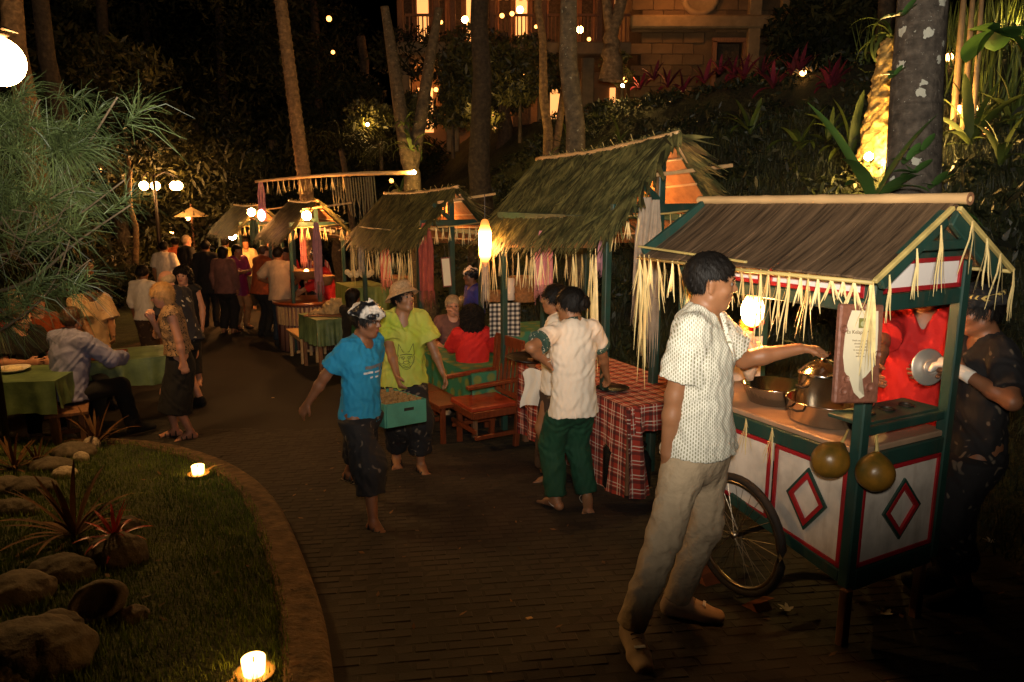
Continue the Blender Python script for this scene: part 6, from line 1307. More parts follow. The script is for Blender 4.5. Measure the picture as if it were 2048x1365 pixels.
def parasol(px, py, Y, r_, lb, m='canvas'):
    p = P(px, py, Y); t = thing('parasol', lb, 'parasol', Vector((p.x, Y, 0)), 0, 'cream parasols far down the road'); z = p.z
    V = [(0, 0, z + .12)]; Fc = []
    for i in range(16): a = i / 16 * 6.2832; rr_ = r_ * (1 if i % 2 == 0 else .95); V.append((rr_ * math.cos(a), rr_ * math.sin(a), z - .12))
    for i in range(16): Fc.append((0, i + 1, (i + 1) % 16 + 1))
    o = B().add(V, Fc).obj('canopy', M[m], t); B().tube([(0, 0, 0), (0, 0, z + .2)], .025, 8).obj('pole', M['wwood'], t)
    for i in range(0, 16, 2): a = i / 16 * 6.2832; B().tube([(0, 0, z + .09), (r_ * .97 * math.cos(a), r_ * .97 * math.sin(a), z - .135)], .01, 5).obj('rib', M['wwood'], t)
parasol(383, 424, 19, .45, 'cream parasol with a lantern under it near the street lamp'); parasol(408, 466, 21, .6, 'lower cream canopy beyond the dark suited guests')
for px, py, Y, lb in ((376, 437, 18.9, 'lantern hanging below the cream parasol'), (343, 465, 20, 'small far lamp left of the dark guests'), (200, 340, 19, 'orange point of light beyond the pine tip'),): tag(sphere('lantern', .06, M['spark'], None, P(px, py, Y), seg=10), lb, 'lantern', 'far lanterns')

# candles on banana leaf plates
def candle(g, lb, s_=1., leafrot=2.6):
    t = thing('candle', lb, 'candle', g, R(random.uniform(0, 360)), 'cup candles along the road edge', None); t.scale = (s_,) * 3
    B().lathe([(.001, .006), (.075, .004), (.085, .014), (.078, .012), (.001, .003)], n=18).obj('leaf_plate', M['leafp'], t, True)
    sd = B().lathe([(.001, .01), (.042, .01), (.046, .04), (.048, .076), (.043, .079), (.04, .064), (.001, .06)], n=20); sd.obj('cup', M['candle'], t, True); B().tube([(0, 0, .06), (0, .002, .082)], .003, 5).obj('wick', M['iron'], t)
    B().strip([(.05, 0, .012), (.16, .02, .02), (.26, .03, .0)], [.05, .02, .006], (0, 1, 0)).obj('leaf_tail', M['leafp'], t)
g = G(397, 950, .125); candle(g, 'upper cup candle on its leaf at the bend of the lawn kerb', 1., 3.1); g = G(509, 1350, .125); candle(g, 'nearest cup candle on the lawn at the bottom edge', .95)
g = G(197, 636, .12); candle(g, 'far candle on the planting bed left of the white blouse woman', 1.25); g = G(266, 544, .0); candle(g, 'tiny far candle by the dark shrubs', 1.7)
# litter and flowers
for px, py, lb in ((1768, 1232, 'white frangipani flower under the front of the cart'), (1570, 1224, 'crumpled white petal left of the cart leg'), (2003, 938, 'white flower on the bank right of the dark dressed man'), (1978, 1088, 'white flower by the right edge below the bank')):
    p = G(px, py, 0, ground); t = thing('flower', lb, 'flower', p + Vector((0, 0, .01)), random.random() * 6, 'fallen white flowers')
    for i in range(5): a = i * 1.257; B().strip([(0, 0, 0), (.02 * math.cos(a), .02 * math.sin(a), .012), (.038 * math.cos(a + .3), .038 * math.sin(a + .3), .018)], [.008, .026, .012], (-math.sin(a), math.cos(a), .3)).obj('petal', M['flower'], t)
for px, py, lb in ((1058, 1240, 'small pale wood chip lying alone on the bricks'), (546, 797, 'yellow leaf scrap on the road left of the boy'), (835, 755, 'tiny pale scrap between boy and straw hatted man')):
    p = G(px, py); tag(B().box((0, 0, .008), (.035, .018, .008), bev=.002).obj('scrap', M['meat'], loc=p, rot=(0, .1, .5)), lb, 'scrap', 'scraps on the road')

fv = []
for _ in range(420):
    a = random.random()
    if a < .45: x, y = random.uniform(-4.5, -.6), random.uniform(2.3, 6.5); z = road(y) + .14; 
    else: x, y = random.uniform(-1.8, 3.2), random.uniform(2.7, 9); z = road(y) + .012
    if a < .45 and not inside(x, y, poly): continue
    if a >= .45 and inside(x, y, poly): continue
    fv.append((x, y, z))
pts_ = np.array(fv); n_ = len(pts_); an = rng.uniform(0, 6.28, n_); L_s = rng.uniform(.01, .028, n_)[:, None]; da = np.stack([np.cos(an), np.sin(an), rng.uniform(-.2, .5, n_)], 1) * L_s; db = np.stack([-np.sin(an), np.cos(an), rng.uniform(-.3, .3, n_)], 1) * L_s * .45
tag(link('fallen_leaves', mk('fallen_leaves', np.stack([pts_ - da, pts_ + db, pts_ + da, pts_ - db], 1).reshape(-1, 3), np.arange(4 * n_).reshape(-1, 4), mat('dry_leaf_litter', (.12, .06, .02), .8, var=.4, bump=0, island=.6))), kind='stuff')
# rocks
def rock(px, py, r_, sc, lb, m='rock', dz=.1, rz_=0.):
    p = G(px, py, dz); sd = SDF(); rd = random.Random(px * 7 + py)
    sd.ell((0, 0, 0), np.array(sc) * r_, None, .05).ell((rd.uniform(-.3, .3) * r_, rd.uniform(-.3, .3) * r_, rd.uniform(-.1, .3) * r_), np.array(sc) * r_ * .7, None, .06)
    o = sd.build('rock', M[m], max(.008, r_ * .09), wr=(r_ * .05, 3.2 / r_, rd.random() * 9)); o.location = p + Vector((0, 0, r_ * sc[2] * .45)); o.rotation_euler = (0, 0, rz_); tag(o, lb, 'rock', 'rocks along the flower bed')
for a in ((62, 1330, .2, (1.3, .9, .62), 'large smooth rock filling the lower left corner'), (20, 1365, .1, (1.2, 1, .7), 'small pale rock at the very bottom left'), (110, 1285, .12, (1, 1, .7), 'dark rock behind the large corner rock'), (120, 1160, .13, (1.4, .9, .6), 'rock between the red bromeliad and the stone trough'), (35, 1200, .15, (1.2, 1, .6), 'dark rock at the left edge below the big bromeliad'), (235, 1130, .15, (1.1, .9, .8), 'dark block rock carrying the red bromeliad'), (60, 985, .13, (1.7, .8, .6), 'long smooth rock in the upper rock row'), (105, 940, .12, (1.5, .9, .6), 'rounded rock behind the long smooth one'), (150, 915, .13, (1.5, .9, .7), 'tan rock near the pumice lump'), (15, 985, .12, (1.4, .9, .6), 'pinkish rock at the left edge of the rock row'), (25, 1030, .1, (1.8, .8, .6), 'low flat rock at the left edge under the row'), (255, 1065, .08, (1, 1, .7), 'small rock right of the big bromeliad'), (265, 1245, .07, (1, 1, .6), 'little rock right of the stone trough')): rock(*a)
rock(184, 900, .075, (.9, .9, 1.1), 'round pale pumice lump standing on the rock row', 'pumice'); rock(165, 925, .06, (1, .8, 1), 'second pale pumice lump lower and to the left', 'pumice'); rock(130, 955, .07, (1.3, 1, .8), 'third pumice lump on the long rocks', 'pumice')
p = G(200, 1240, .1); sd = SDF().ell((0, 0, 0), (.13, .095, .075), None, .02).ell((0, 0, .06), (.105, .07, .06), None, .015, True); tr = sd.build('stone_trough', M['rock'], .008, wr=(.004, 20, 2)); tr.location = p + Vector((0, 0, .09)); tr.rotation_euler = (R(62), R(-20), R(18)); tag(tr, 'oval hollowed stone trough tipped on edge among the rocks', 'trough')
# bromeliads
BG = 'bromeliads in the rock bed'
for px, py, n, L, wd, m_, lb in ((150, 1075, 34, .46, .03, 'brom', 'big dark red bromeliad with long striped leaves on the lawn edge'), (235, 1118, 24, .2, .02, 'bromr', 'small bright red bromeliad on the dark rock'), (195, 890, 28, .38, .03, 'brom', 'dark red bromeliad in front of the seated man in blue'), (30, 940, 20, .3, .026, 'brom', 'dark bromeliad at the left edge of the rock row'), (75, 930, 16, .25, .022, 'brom', 'small bromeliad among the upper rocks')):
    rosette('bromeliad', lb, 'plant', G(px, py, .12) + Vector((0, 0, .12 if m_ == 'bromr' else .0)), n, L, wd, M[m_], rise=(.35, 1.25), droop=(.2, 1.0), group=BG, wav=0)
# shrubs at the left behind the tables
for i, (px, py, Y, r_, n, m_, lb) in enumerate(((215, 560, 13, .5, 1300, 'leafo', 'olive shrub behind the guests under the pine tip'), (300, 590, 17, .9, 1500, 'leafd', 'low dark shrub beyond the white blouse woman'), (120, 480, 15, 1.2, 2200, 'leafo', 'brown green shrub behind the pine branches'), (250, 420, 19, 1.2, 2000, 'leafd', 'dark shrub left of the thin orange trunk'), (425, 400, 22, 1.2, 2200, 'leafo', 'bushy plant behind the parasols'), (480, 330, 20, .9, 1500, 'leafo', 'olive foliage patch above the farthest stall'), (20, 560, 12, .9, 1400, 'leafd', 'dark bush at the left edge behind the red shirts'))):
    c_ = P(px, py, Y); t = thing('shrub', lb, 'shrub', c_); V, Q = leafcloud([((random.uniform(-.6, .6) * r_, random.uniform(-.3, .3) * r_, random.uniform(-.4, .5) * r_), r_ * .6) for _ in range(6)], n, .09); link('foliage', mk('foliage', V, Q, M[m_]), t); trunk_mesh([(0, 0, -c_.z + 0), (0, 0, .1)], [.05, .03], M['barkd'], 7, t, 'stem')

# ================================================================== PINE (casuarina) BRANCH
pn = thing('pine_tree', 'casuarina branches with long needle tufts reaching in from the left', 'tree', (-2.9, 2.6, road(2.6)))
o0 = pn.location
trunk_mesh([(0, 0, -.1), (.0, .0, 1.2), (.05, 0, 2.2), (.0, 0, 3.2)], [.11, .09, .07, .04], M['twig'], 10, pn)
tw_ = []; nd = []
def branch(pix, r0, r1, tuft=True):
    pts = [P(*q) - o0 for q in pix]; pts = [p for p in catmull(pts, 5)]; n = len(pts)
    B().tube(pts, [r0 + (r1 - r0) * i / (n - 1) for i in range(n)], 7).obj('branch', M['twig'], pn, True)
    return pts
def tuft(c, d, n=170, L=.2, spread=.9):
    c = np.array(c); d = nrm(d); v = rng.normal(size=(n, 3)) * spread + d * 1.2; v /= np.linalg.norm(v, axis=1)[:, None]; l = L * rng.uniform(.55, 1.1, n)[:, None]
    st = c - d * rng.uniform(0, .1, n)[:, None]; mid = st + v * l * .5; end = st + v * l; end[:, 2] -= l[:, 0] * rng.uniform(.1, .45, n); side = np.cross(v, rng.normal(size=(n, 3))); side /= np.linalg.norm(side, axis=1)[:, None]; wv = .0009
    nd.append(np.stack([st - side * wv, st + side * wv, mid + side * wv, mid - side * wv, end + side * wv * .4, end - side * wv * .4], 1).reshape(-1, 3))
br = [([(-40, 480, 2.5), (60, 400, 2.4), (150, 325, 2.3), (235, 195, 2.2)], .007, .0025), ([(-40, 330, 2.5), (50, 325, 2.4), (120, 345, 2.35), (190, 385, 2.3)], .005, .002), ([(-60, 520, 2.3), (40, 500, 2.3), (130, 450, 2.25), (250, 360, 2.2)], .005, .002), ([(-60, 600, 2.2), (60, 560, 2.2), (160, 480, 2.15), (262, 410, 2.1)], .006, .002),
      ([(-60, 290, 2.4), (20, 270, 2.4), (60, 230, 2.35), (80, 200, 2.3)], .004, .002), ([(-60, 700, 2.), (60, 620, 2.0), (110, 560, 2.0), (140, 480, 2.0)], .004, .0015), ([(-60, 430, 2.6), (40, 440, 2.5), (120, 420, 2.4), (215, 410, 2.4)], .005, .002), ([(40, 330, 2.45), (48, 190, 2.4), (50, 165, 2.4)], .004, .003), ([(-60, 560, 2.1), (30, 640, 2.05), (80, 600, 2.05), (180, 520, 2.0)], .004, .0015)]
for pix, r0, r1 in br:
    pts = branch(pix, r0, r1)
    n = len(pts)
    for i in range(3, n):
        if pix[-1][0] < 200 or i < n - 5 or True:
          if random.random() < .3: d = (pts[i] - pts[i - 1]).normalized(); tuft(pts[i] + Vector([random.gauss(0, .03) for _ in range(3)]), d + Vector((.3, 0, .1)), int(random.uniform(40, 80)), random.uniform(.09, .16))
for px, py, Y, L in ((205, 195, 2.2, .11), (170, 270, 2.25, .24), (190, 300, 2.2, .22), (120, 250, 2.3, .2), (60, 240, 2.35, .2), (20, 300, 2.4, .22), (90, 300, 2.3, .2), (150, 280, 2.3, .2), (190, 380, 2.3, .2), (70, 380, 2.4, .22), (20, 400, 2.4, .22), (205, 430, 2.2, .14), (180, 450, 2.2, .16), (60, 470, 2.2, .2), (100, 500, 2.2, .18), (20, 480, 2.2, .2), (50, 540, 2.1, .15), (130, 540, 2.1, .12), (210, 480, 2.1, .13), (140, 400, 2.2, .2), (222, 262, 2.2, .1), (110, 780, 2.2, .08), (40, 215, 2.4, .14)):
    if py < 480: tuft(P(px - 34, py, Y) - o0, Vector((.4, -.1, .0)), int(L * (640 if py < 420 else 330)), L * .72, 1.25)
V = np.concatenate(nd); nq = len(V) // 6; b0_ = np.arange(nq)[:, None] * 6; Q = np.concatenate([b0_ + np.array([[0, 1, 2, 3]]), b0_ + np.array([[3, 2, 4, 5]])]); tag(link('needles', mk('needles', V, Q, M['needle']), pn), kind='stuff')
for i in range(18):
    a = P(random.uniform(-20, 150), random.uniform(380, 600), 2.1); p = a - o0; d = Vector((random.uniform(.2, 1), random.uniform(-.3, .3), random.uniform(-.6, .6))).normalized(); L = random.uniform(.06, .18); B().tube([p, p + d * L * .5 + Vector((0, 0, random.uniform(-.03, .03))), p + d * L + Vector((0, 0, random.uniform(-.06, .06)))], [.0015, .0012, .0006], 5).obj('twig', M['twig'], pn)

# ================================================================== PEOPLE
def LW(loc, yaw):
    c, s_ = math.cos(R(-yaw)), math.sin(R(-yaw)); loc = Vector(loc)
    def f(w_): d = Vector(w_) - loc; return (d.x * c - d.y * s_, d.x * s_ + d.y * c, d.z)
    return f
def gl(x, y): return Vector((x, y, road(y)))
# man in the dash print shirt
loc = gl(.845, 3.2); yw = -42; f = LW(loc, yw); fA = f(Vector((.52, 2.99, .6))); fB = f(Vector((.80, 3.30, .56)))
J1 = person('man in a pale dash patterned shirt and beige chinos reaching for the steel pot', loc, yw, H=1.79, h=.0055, skin='skin', hz=.957, leg=.968, fr_=fA[:2], fl_=fB[:2], toe=(24, -40), frz=.0, flz=0., lean=-.02, side=0., twist=R(14),
       hl=f(P(1598, 698, 3.42)), el=(-.25, .3, -1), hr=f(P(1330, 925, 3.1)), er=(-1, -.2, 0), hand_d=(tuple(np.array(f(cw(.2, .38, 1.3))) - np.array(f(P(1598, 698, 3.42)))), (.35, .15, -1)), hand_n=((.1, 0, -1), (0, 1, 0)), head=(24, -5),
       face=True, hair='short', top=dict(m='dash', sleeve=.72, hem=-.065, neck='v', v=.2, collar=True, loose=1.25, wr=.006), bottom=dict(m='khaki', loose=.95, waist=.06, len=.985, wr=.0062), feet='shoes', curl=(.35, .5), knee=(1, .1, 0))
for sd_, x_ in ((-1, .03), (1, .03)):
    a_ = np.array([.1, .125 * sd_, .93]); B().tube([(.105, .1 * sd_, .955), (.075, .155 * sd_, .84), (.03, .182 * sd_, .78)], .0035, 5).obj('pocket_seam', M['shoe'], J1['root'])
# boy in turquoise
loc = gl(-1.03, 4.85); yw = -38; f = LW(loc, yw)
J2 = person('boy in a turquoise t-shirt and silver head cloth carrying the crate', loc, yw, H=1.53, h=.0065, skin='skin_d', hz=.80, fr_=f(gl(-.92, 4.58))[:2], fl_=f(gl(-1.24, 5.3))[:2], flz=.06, wide=.9, toe=(0, -6), lean=.1, twist=R(6),
       hr=f(P(612, 812, 4.75)), er=(-1, -.6, -.3), hl=f(P(748, 788, 5.0)), el=(-.6, .5, -.2), head=(12, -6), face=True, hair='udeng', top=dict(m='blue', sleeve=.72, hem=-.1, loose=1.1), bottom=dict(kind='sarong', m='batik', len=.5), feet='sandals', curl=(.7, .35))
r_ = J2['root']; cpt = J2['chest'] + J2['fw'] * .128 * J2['s']
def chest_text(J, body, size, up_, side_, m, name='shirt_print'):
    p = J['chest'] + J['up'] * up_ + J['lf'] * side_ + J['fw'] * .155 * J['s']; mtx = Matrix((Vector(J['lf']), Vector(J['up']), Vector(J['fw']))).transposed()
    o = text(body, size, p, m, J['root'], name=name); o.rotation_euler = mtx.to_euler(); o.data.offset = .0003; return o
def chest_print(J, quads, m, name='shirt_print'):
    if len(quads) > 1:
        for q_ in quads: chest_print(J, [q_], m, name)
        return
    top = J['top']; dg = bpy.context.evaluated_depsgraph_get(); from mathutils.bvhtree import BVHTree
    bt = BVHTree.FromPolygons([v.co.copy() for v in top.data.vertices], [tuple(p.vertices) for p in top.data.polygons]); fw_, lf_, up_ = Vector(J['fw']), Vector(J['lf']), Vector(J['up']); ch_ = Vector(J['chest'])
    V = []; Fc = []
    for pts, wd in quads:
        pr = []
        for a, b_ in pts:
            o = ch_ + lf_ * a + up_ * b_ + fw_ * .5; hit = bt.ray_cast(o, -fw_)
            if hit[0] is not None: pr.append(hit[0] + fw_ * .0045)
        for i in range(len(pr) - 1):
            d = (pr[i + 1] - pr[i]); sd = d.cross(fw_).normalized() * wd; n = len(V); V += [pr[i] - sd, pr[i] + sd, pr[i + 1] + sd, pr[i + 1] - sd]; Fc.append((n, n + 1, n + 2, n + 3))
    if V: link(name, mk(name, V, Fc, m), J['root'])
gm = mat('grey_shirt_ink', (.12, .13, .14), .8, bump=0); wm = mat('pale_shirt_ink', (.55, .6, .62), .8, bump=0)
chest_print(J2, [([(-.075 + i * .01, .012) for i in range(16)], .011)], gm); chest_print(J2, [([(-.085 + i * .01, -.025) for i in range(8)], .007), ([(.0 + i * .01, -.027) for i in range(6)], .006), ([(-.03 + i * .008, -.062) for i in range(4)], .006), ([(.015 + i * .008, -.064) for i in range(4)], .006)], wm); chest_print(J2, [([(.055, .01 - i * .01) for i in range(8)], .008)], gm)
# man with straw hat
loc = gl(-.92, 6.12); yw = -72; f = LW(loc, yw)
J3 = person('young man in a lime tie-dye shirt and straw hat looking up', loc, yw, H=1.62, h=.0075, skin='skin', hz=.86, fr_=f(gl(-1.02, 6.2))[:2], fl_=f(gl(-.78, 6.0))[:2], toe=(10, -6), lean=.05,
       hr=f(P(800, 775, 5.75)), er=(-1, -.5, 0), hl=f(P(893, 765, 6.1)), el=(-.7, .7, -.1), head=(34, 12), face=True, hair='hat', top=dict(m='tie', sleeve=.75, hem=-.12, neck='v', loose=1.9, v=.15, wr=.009), bottom=dict(kind='sarong', m='batik', len=.72), feet='sandals')
ik_ = mat('dark_green_shirt_ink', (.05, .06, .02), .8, bump=0)
c_ = lambda cx_, cy_, r1, r2=None, a0=0, a1=6.283, n=14: [(cx_ + r1 * math.cos(a), cy_ + (r2 or r1) * math.sin(a)) for a in np.linspace(a0, a1, n)]
chest_print(J3, [(c_(0, -.16, .07, .075, 2.6, 6.8), .0022), ([(-.07, -.13), (-.06, -.03), (-.025, -.1), (.025, -.1), (.06, -.03), (.07, -.13)], .0022), (c_(-.025, -.15, .012), .002), (c_(.025, -.15, .012), .002), (c_(0, -.19, .025, .012), .002), ([(-.05, -.125), (0, -.118), (.05, -.125)], .003), (c_(-.04, -.17, .02, .03), .0015), (c_(.04, -.17, .02, .03), .0015), ([(-.03, -.21), (0, -.225), (.03, -.21)], .002), ([(-.055, -.2), (-.03, -.24), (.0, -.25), (.03, -.24), (.055, -.2)], .0018)], ik_)
# woman with green trousers
loc = gl(.43, 5.0); yw = 118; f = LW(loc, yw)
J4 = person('woman seen from behind in a white blouse and bottle green trousers', loc, yw, H=1.6, h=.0075, hz=.86, skin='skin', fl_=(.05, .1), fr_=(-.02, -.12), toe=(10, 150), lean=.03,
       hr=f(P(1222, 778, 5.45)), er=(-.3, -1, -.2), hl=f(P(1092, 725, 4.9)), el=(-.4, 1, 0), head=(30, -3), hair='bun', top=dict(m='white', sleeve=.72, hem=-.16, cuff=True, collar=True, cm='cuff', loose=1.), bottom=dict(m='dgreen', loose=2.6, len=.93, wr=.007), feet='bare')
J4['root']
sd = None
loc = gl(.36, 5.78); yw = 168; f = LW(loc, yw)
J5 = person('woman in a white wrap blouse standing behind her colleague, facing left', loc, yw, H=1.6, h=.008, skin='skin', hz=.87, hl=f(P(1068, 722, 5.95)), el=(-.5, .5, -.5), hr=f(P(1052, 712, 6.25)), er=(-.5, -.5, -.5), head=(5, 0), hair='bun', face=True, top=dict(m='white', sleeve=1.5, hem=-.12, neck='v', collar=False), bottom=dict(kind='skirt', m='batikb', len=.86, rb=.13), feet='bare')
for J in (J4,):
    for an in (J['aL'], J['aR']): B().tube([Vector(an) + Vector((.045 * math.cos(a) + .02, .045 * math.sin(a), -.03 + .02 * math.cos(a))) for a in np.linspace(0, 6.283, 17)], .003, 5, False).obj('anklet', M['silver'], J['root'])
    w_ = J['wL']; B().tube([Vector(w_) + Vector((.032 * math.cos(a), .032 * math.sin(a), .01)) for a in np.linspace(0, 6.283, 15)], .003, 5, False).obj('bracelet', M['silver'], J['root'])
# seated
def seated(label, loc, yaw, seat=.46, **kw):
    s_ = kw.get('H', 1.65) / 1.72; kw.setdefault('hz', seat + .09); kw.setdefault('fl_', (.45 * s_, .1)); kw.setdefault('fr_', (.42 * s_, -.12)); kw.setdefault('knee', (.6, 0, 1)); kw.setdefault('hl', (.4, .15, .78)); kw.setdefault('hr', (.4, -.15, .78)); return person(label, loc, yaw, **kw)
p = P(945, 700, 7.75); stl = simple_table('stool under the woman in red', Vector((p.x, 7.75, road(7.75))), R(20), .34, .34, .45, 'teak', 'stool', 'stool', planks=3)
seated('seated woman in a red shirt with thick curly hair, back turned', Vector((p.x, 7.75, road(7.7))), 95, H=1.66, h=.01, skin='skin', hair='curly', top=dict(m='red', sleeve=.8, hem=-.06, loose=1.5), bottom=dict(m='black'), feet='shoes', lean=.05)
p = P(905, 640, 8.9); simple_table('stool under the grey haired man', Vector((p.x, 8.9, road(8.9))), R(20), .34, .34, .45, 'teak', 'stool', 'stool', planks=3)
f = LW((p.x, 8.9, road(8.9)), -80)
seated('grey haired man in glasses drinking from a glass at the green table', Vector((p.x, 8.9, road(8.9))), -80, H=1.74, h=.01, skin='skin_l', hair='short', hairm='hair_g', glasses=True, face=True, top=dict(m='mauve', sleeve=.8, hem=-.06), bottom=dict(m='navy'), feet='shoes', hl=f(P(914, 628, 8.55)), el=(-.3, .8, -.8), lean=.08)
gls = thing('drinking_glass', 'glass raised to the mouth of the grey haired man', 'glass', P(921, 612, 8.5)); gls.rotation_euler = (R(25), R(10), 0); B().lathe([(.001, 0), (.025, 0), (.032, .12), (.03, .12), (.022, .006), (.001, .005)], n=16).obj('tumbler', M['jar'], gls, True)
p = P(946, 620, 9.8); person('vendor in royal blue with a hair net standing beyond the grey haired man', Vector((p.x, 9.8, road(9.8))), 205, H=1.62, h=.012, skin='skin_d', hair='udeng', top=dict(m='royal', sleeve=1.6, hem=-.1), bottom=dict(m='black'), feet='shoes')
# vendors at the cart
loc = Vector((P(1840, 700, 4.0).x, 4.0, .52)); yw = -118; f = LW(loc, yw)
J9 = person('seller in a red v-neck shirt behind the cart, face half hidden by the sign board', loc, yw, H=1.76, h=.0075, skin='skin_d', hz=.92, face=True, hair='short', head=(8, -12), hr=f(P(1752, 745, 3.62)), er=(-.2, -1, -.4), hl=f(P(1868, 742, 3.62)), el=(-.2, .8, -.8), top=dict(m='red', sleeve=.85, hem=-.1, neck='v', loose=1.7), bottom=dict(m='black'), feet='shoes')
ld = thing('pot_lid', 'round steel pot lid held up by the red shirted seller', 'lid', P(1857, 735, 3.52)); ld.rotation_euler = (R(82), 0, R(8)); ld.scale = (.88,) * 3
B().lathe([(.001, .02), (.03, .02), (.034, .016), (.045, .02), (.06, .012), (.085, .004), (.098, 0), (.104, -.003), (.1, -.006), (.001, .01)], n=36).obj('disc', M['steel_l'], ld, True); B().lathe([(.008, .02), (.008, .035), (.018, .04), (.018, .046), (.001, .05)], n=16).obj('knob', M['iron'], ld, True); B().tube([(.04 * math.cos(a), .04 * math.sin(a), .02) for a in np.linspace(0, 6.28, 25)], .004, 6, False).obj('ring', M['steel_l'], ld, True)
loc = Vector((2.31, 3.52, road(3.52))); yw = 176; f = LW(loc, yw)
J10 = person('man in dark floral dress and black gold head cloth wearing a white glove', loc, yw, H=1.66, h=.0065, skin='skin_d', hz=.87, face=True, hair='udeng2', head=(-8, -8), lean=.04, hl=f(P(1925, 745, 3.38)), el=(-.3, .9, -.6), hr=f(P(1890, 745, 3.55)), er=(-.3, -.5, -1), wide=.9, top=dict(m='batik', sleeve=.8, hem=-.1, neck='v', loose=1., v=.1), bottom=dict(kind='sarong', m='batik', len=.6), feet='shoes')
gv = SDF(); w_ = J10['wL']; e_ = J10['eL']; d = nrm(w_ - e_); nn = np.array([0, 0, -1.]) - d * (-d[2]); nn = nrm(nn); td = nrm(np.cross(nn, d)); gv.cap(w_ - d * .05, w_ + d * .01, .034, .032, .01, None, 1).cap(w_, w_ + d * .08, .038, .044, .02, (nn, 1.9))
for i in range(4): o = (i - 1.5) * .022; p0 = w_ + d * .075 + td * o; c1 = .6; p1 = p0 + (d * math.cos(c1) + nn * math.sin(c1)) * .045; gv.cap(p0, p1, .014, .013, .006).cap(p1, p1 + (d * math.cos(1.4) + nn * math.sin(1.4)) * .035, .0135, .0115, .005)
gv.cap(w_ + d * .02 + td * .03, w_ + d * .06 + td * .055 + nn * .02, .017, .014, .01); gv.build('glove', M['glove'], .0065, parent=J10['root'])
# left group
loc = gl(-3.33, 7.25); f = LW(loc, 205)
person('blond woman in glasses, leopard print top and black skirt, hand at her chin', loc, 205, H=1.6, h=.009, skin='skin_l', hair='bob', hairm='hair_b', glasses=True, face=True, lean=.13, hz=.86, fl_=(-.04, .09), fr_=(.1, -.08), hl=f(P(372, 742, 7.1)), el=(-.8, .5, 0), hr=f(P(304, 640, 7.1)), er=(-.2, -.5, -1), hand_d=(None, (.1, .1, 1)), curl=(.5, 1.1), head=(0, -12), top=dict(m='leo', sleeve=.06, hem=.03, neck='v', loose=1.1, v=.08), bottom=dict(kind='skirt', m='black', len=.66, rb=.2, waist=.1), feet='sandals')
loc = gl(-3.85, 8.6); person('balding man in a navy print shirt and dark shorts bending to talk', loc, 160, H=1.74, h=.012, skin='skin_l', hair='balding', hairm='hair_g', lean=.3, side=.0, hz=.9, fl_=(0, .12), fr_=(-.02, -.12), head=(0, -15), top=dict(m='haw', sleeve=.9, hem=-.1, loose=1.8, collar=True), bottom=dict(kind='shorts', m='black', loose=2.5), feet='shoes', hl=(.25, .2, .95), hr=(.2, -.2, .8), el=(-.6, .5, -.3))
def far(px, py_head, Y, yaw, label, **kw):
    p = P(px, py_head, Y); H = kw.pop('H', 1.65); kw.setdefault('h', .013 if Y < 12 else .016)
    return person(label, Vector((p.x, Y, road(Y))), yaw, H=H, **kw)
far(365, 540, 9.9, -82, 'woman in a black sleeveless dress with curly hair facing the camera', H=1.62, skin='skin_l', hair='curly', hairm='hair', face=True, top=dict(m='black', sleeve=.1, hem=-.1, neck='v'), bottom=dict(kind='skirt', m='black', len=.8))
far(284, 545, 11., 88, 'woman in a white three quarter sleeve blouse and batik sarong, back turned', H=1.55, skin='skin_d', hair='bun', top=dict(m='white', sleeve=1.45, hem=-.1), bottom=dict(kind='skirt', m='batikb', len=.92, rb=.12), feet='sandals')
far(327, 490, 15., 95, 'man in a white shirt walking away down the road', H=1.68, hair='short', top=dict(m='white', sleeve=.8, hem=-.14, loose=1.6), bottom=dict(m='black'), feet='shoes')
far(372, 487, 16., 60, 'tallest of the dark suited guests left of the black haired pair', H=1.75, hair='short', hairm='hair_g', skin='skin_l', top=dict(m='black', sleeve=2., hem=-.15, loose=1.5), bottom=dict(m='black'), feet='shoes')
far(410, 490, 14.6, 100, 'black haired guest in a long black jacket, back turned', H=1.72, hair='short', top=dict(m='black', sleeve=2., hem=-.25, loose=1.7), bottom=dict(m='black'), feet='shoes')
far(350, 480, 17, 120, 'man in a rust shirt half hidden behind the white shirt', H=1.65, hair='short', top=dict(m='orange', sleeve=.8, hem=-.12), bottom=dict(m='black'), feet='shoes')
far(445, 500, 13.9, 80, 'long haired woman in a mauve knit top and dark trousers, back turned', H=1.65, hair='long', top=dict(m='mauve', sleeve=2., hem=-.12, loose=1.6), bottom=dict(m='black', loose=2.4), wide=1.05, feet='sandals')
far(473, 500, 14.5, -35, 'woman in magenta with folded arms looking right', H=1.65, hair='long', face=True, skin='skin', top=dict(m='magenta', sleeve=1.4, hem=-.25, loose=1.6), bottom=dict(m='tan'), hl=(.22, -.08, 1.12), hr=(.24, .08, 1.15), el=(0, 1, -1), er=(0, -1, -1), feet='sandals')
far(517, 497, 13.6, 50, 'heavy man in a rust orange shirt leaning to the round counter', H=1.7, hair='short', hairm='hair_br', skin='skin_l', top=dict(m='orange', sleeve=.8, hem=-.12, loose=2.2), bottom=dict(m='black'), lean=.15, wide=1.1, hl=(.45, .1, 1.1), hr=(.45, -.1, 1.1), feet='shoes')
far(555, 500, 12.7, 90, 'man in a grey beige polo shirt and dark jeans, back turned', H=1.72, hair='short', top=dict(m='greige', sleeve=.85, hem=-.12, loose=1.5, collar=True), bottom=dict(m='navy', loose=1.6), hl=(.2, .22, 1.08), hr=(.2, -.22, 1.08), el=(-.6, .8, 0), er=(-.6, -.8, 0), feet='shoes')
far(577, 508, 14.6, -100, 'seller in red left of the striped one', H=1.6, hair='short', top=dict(m='red', sleeve=.8, hem=-.1, loose=1.6), bottom=dict(m='black'), lean=.2)
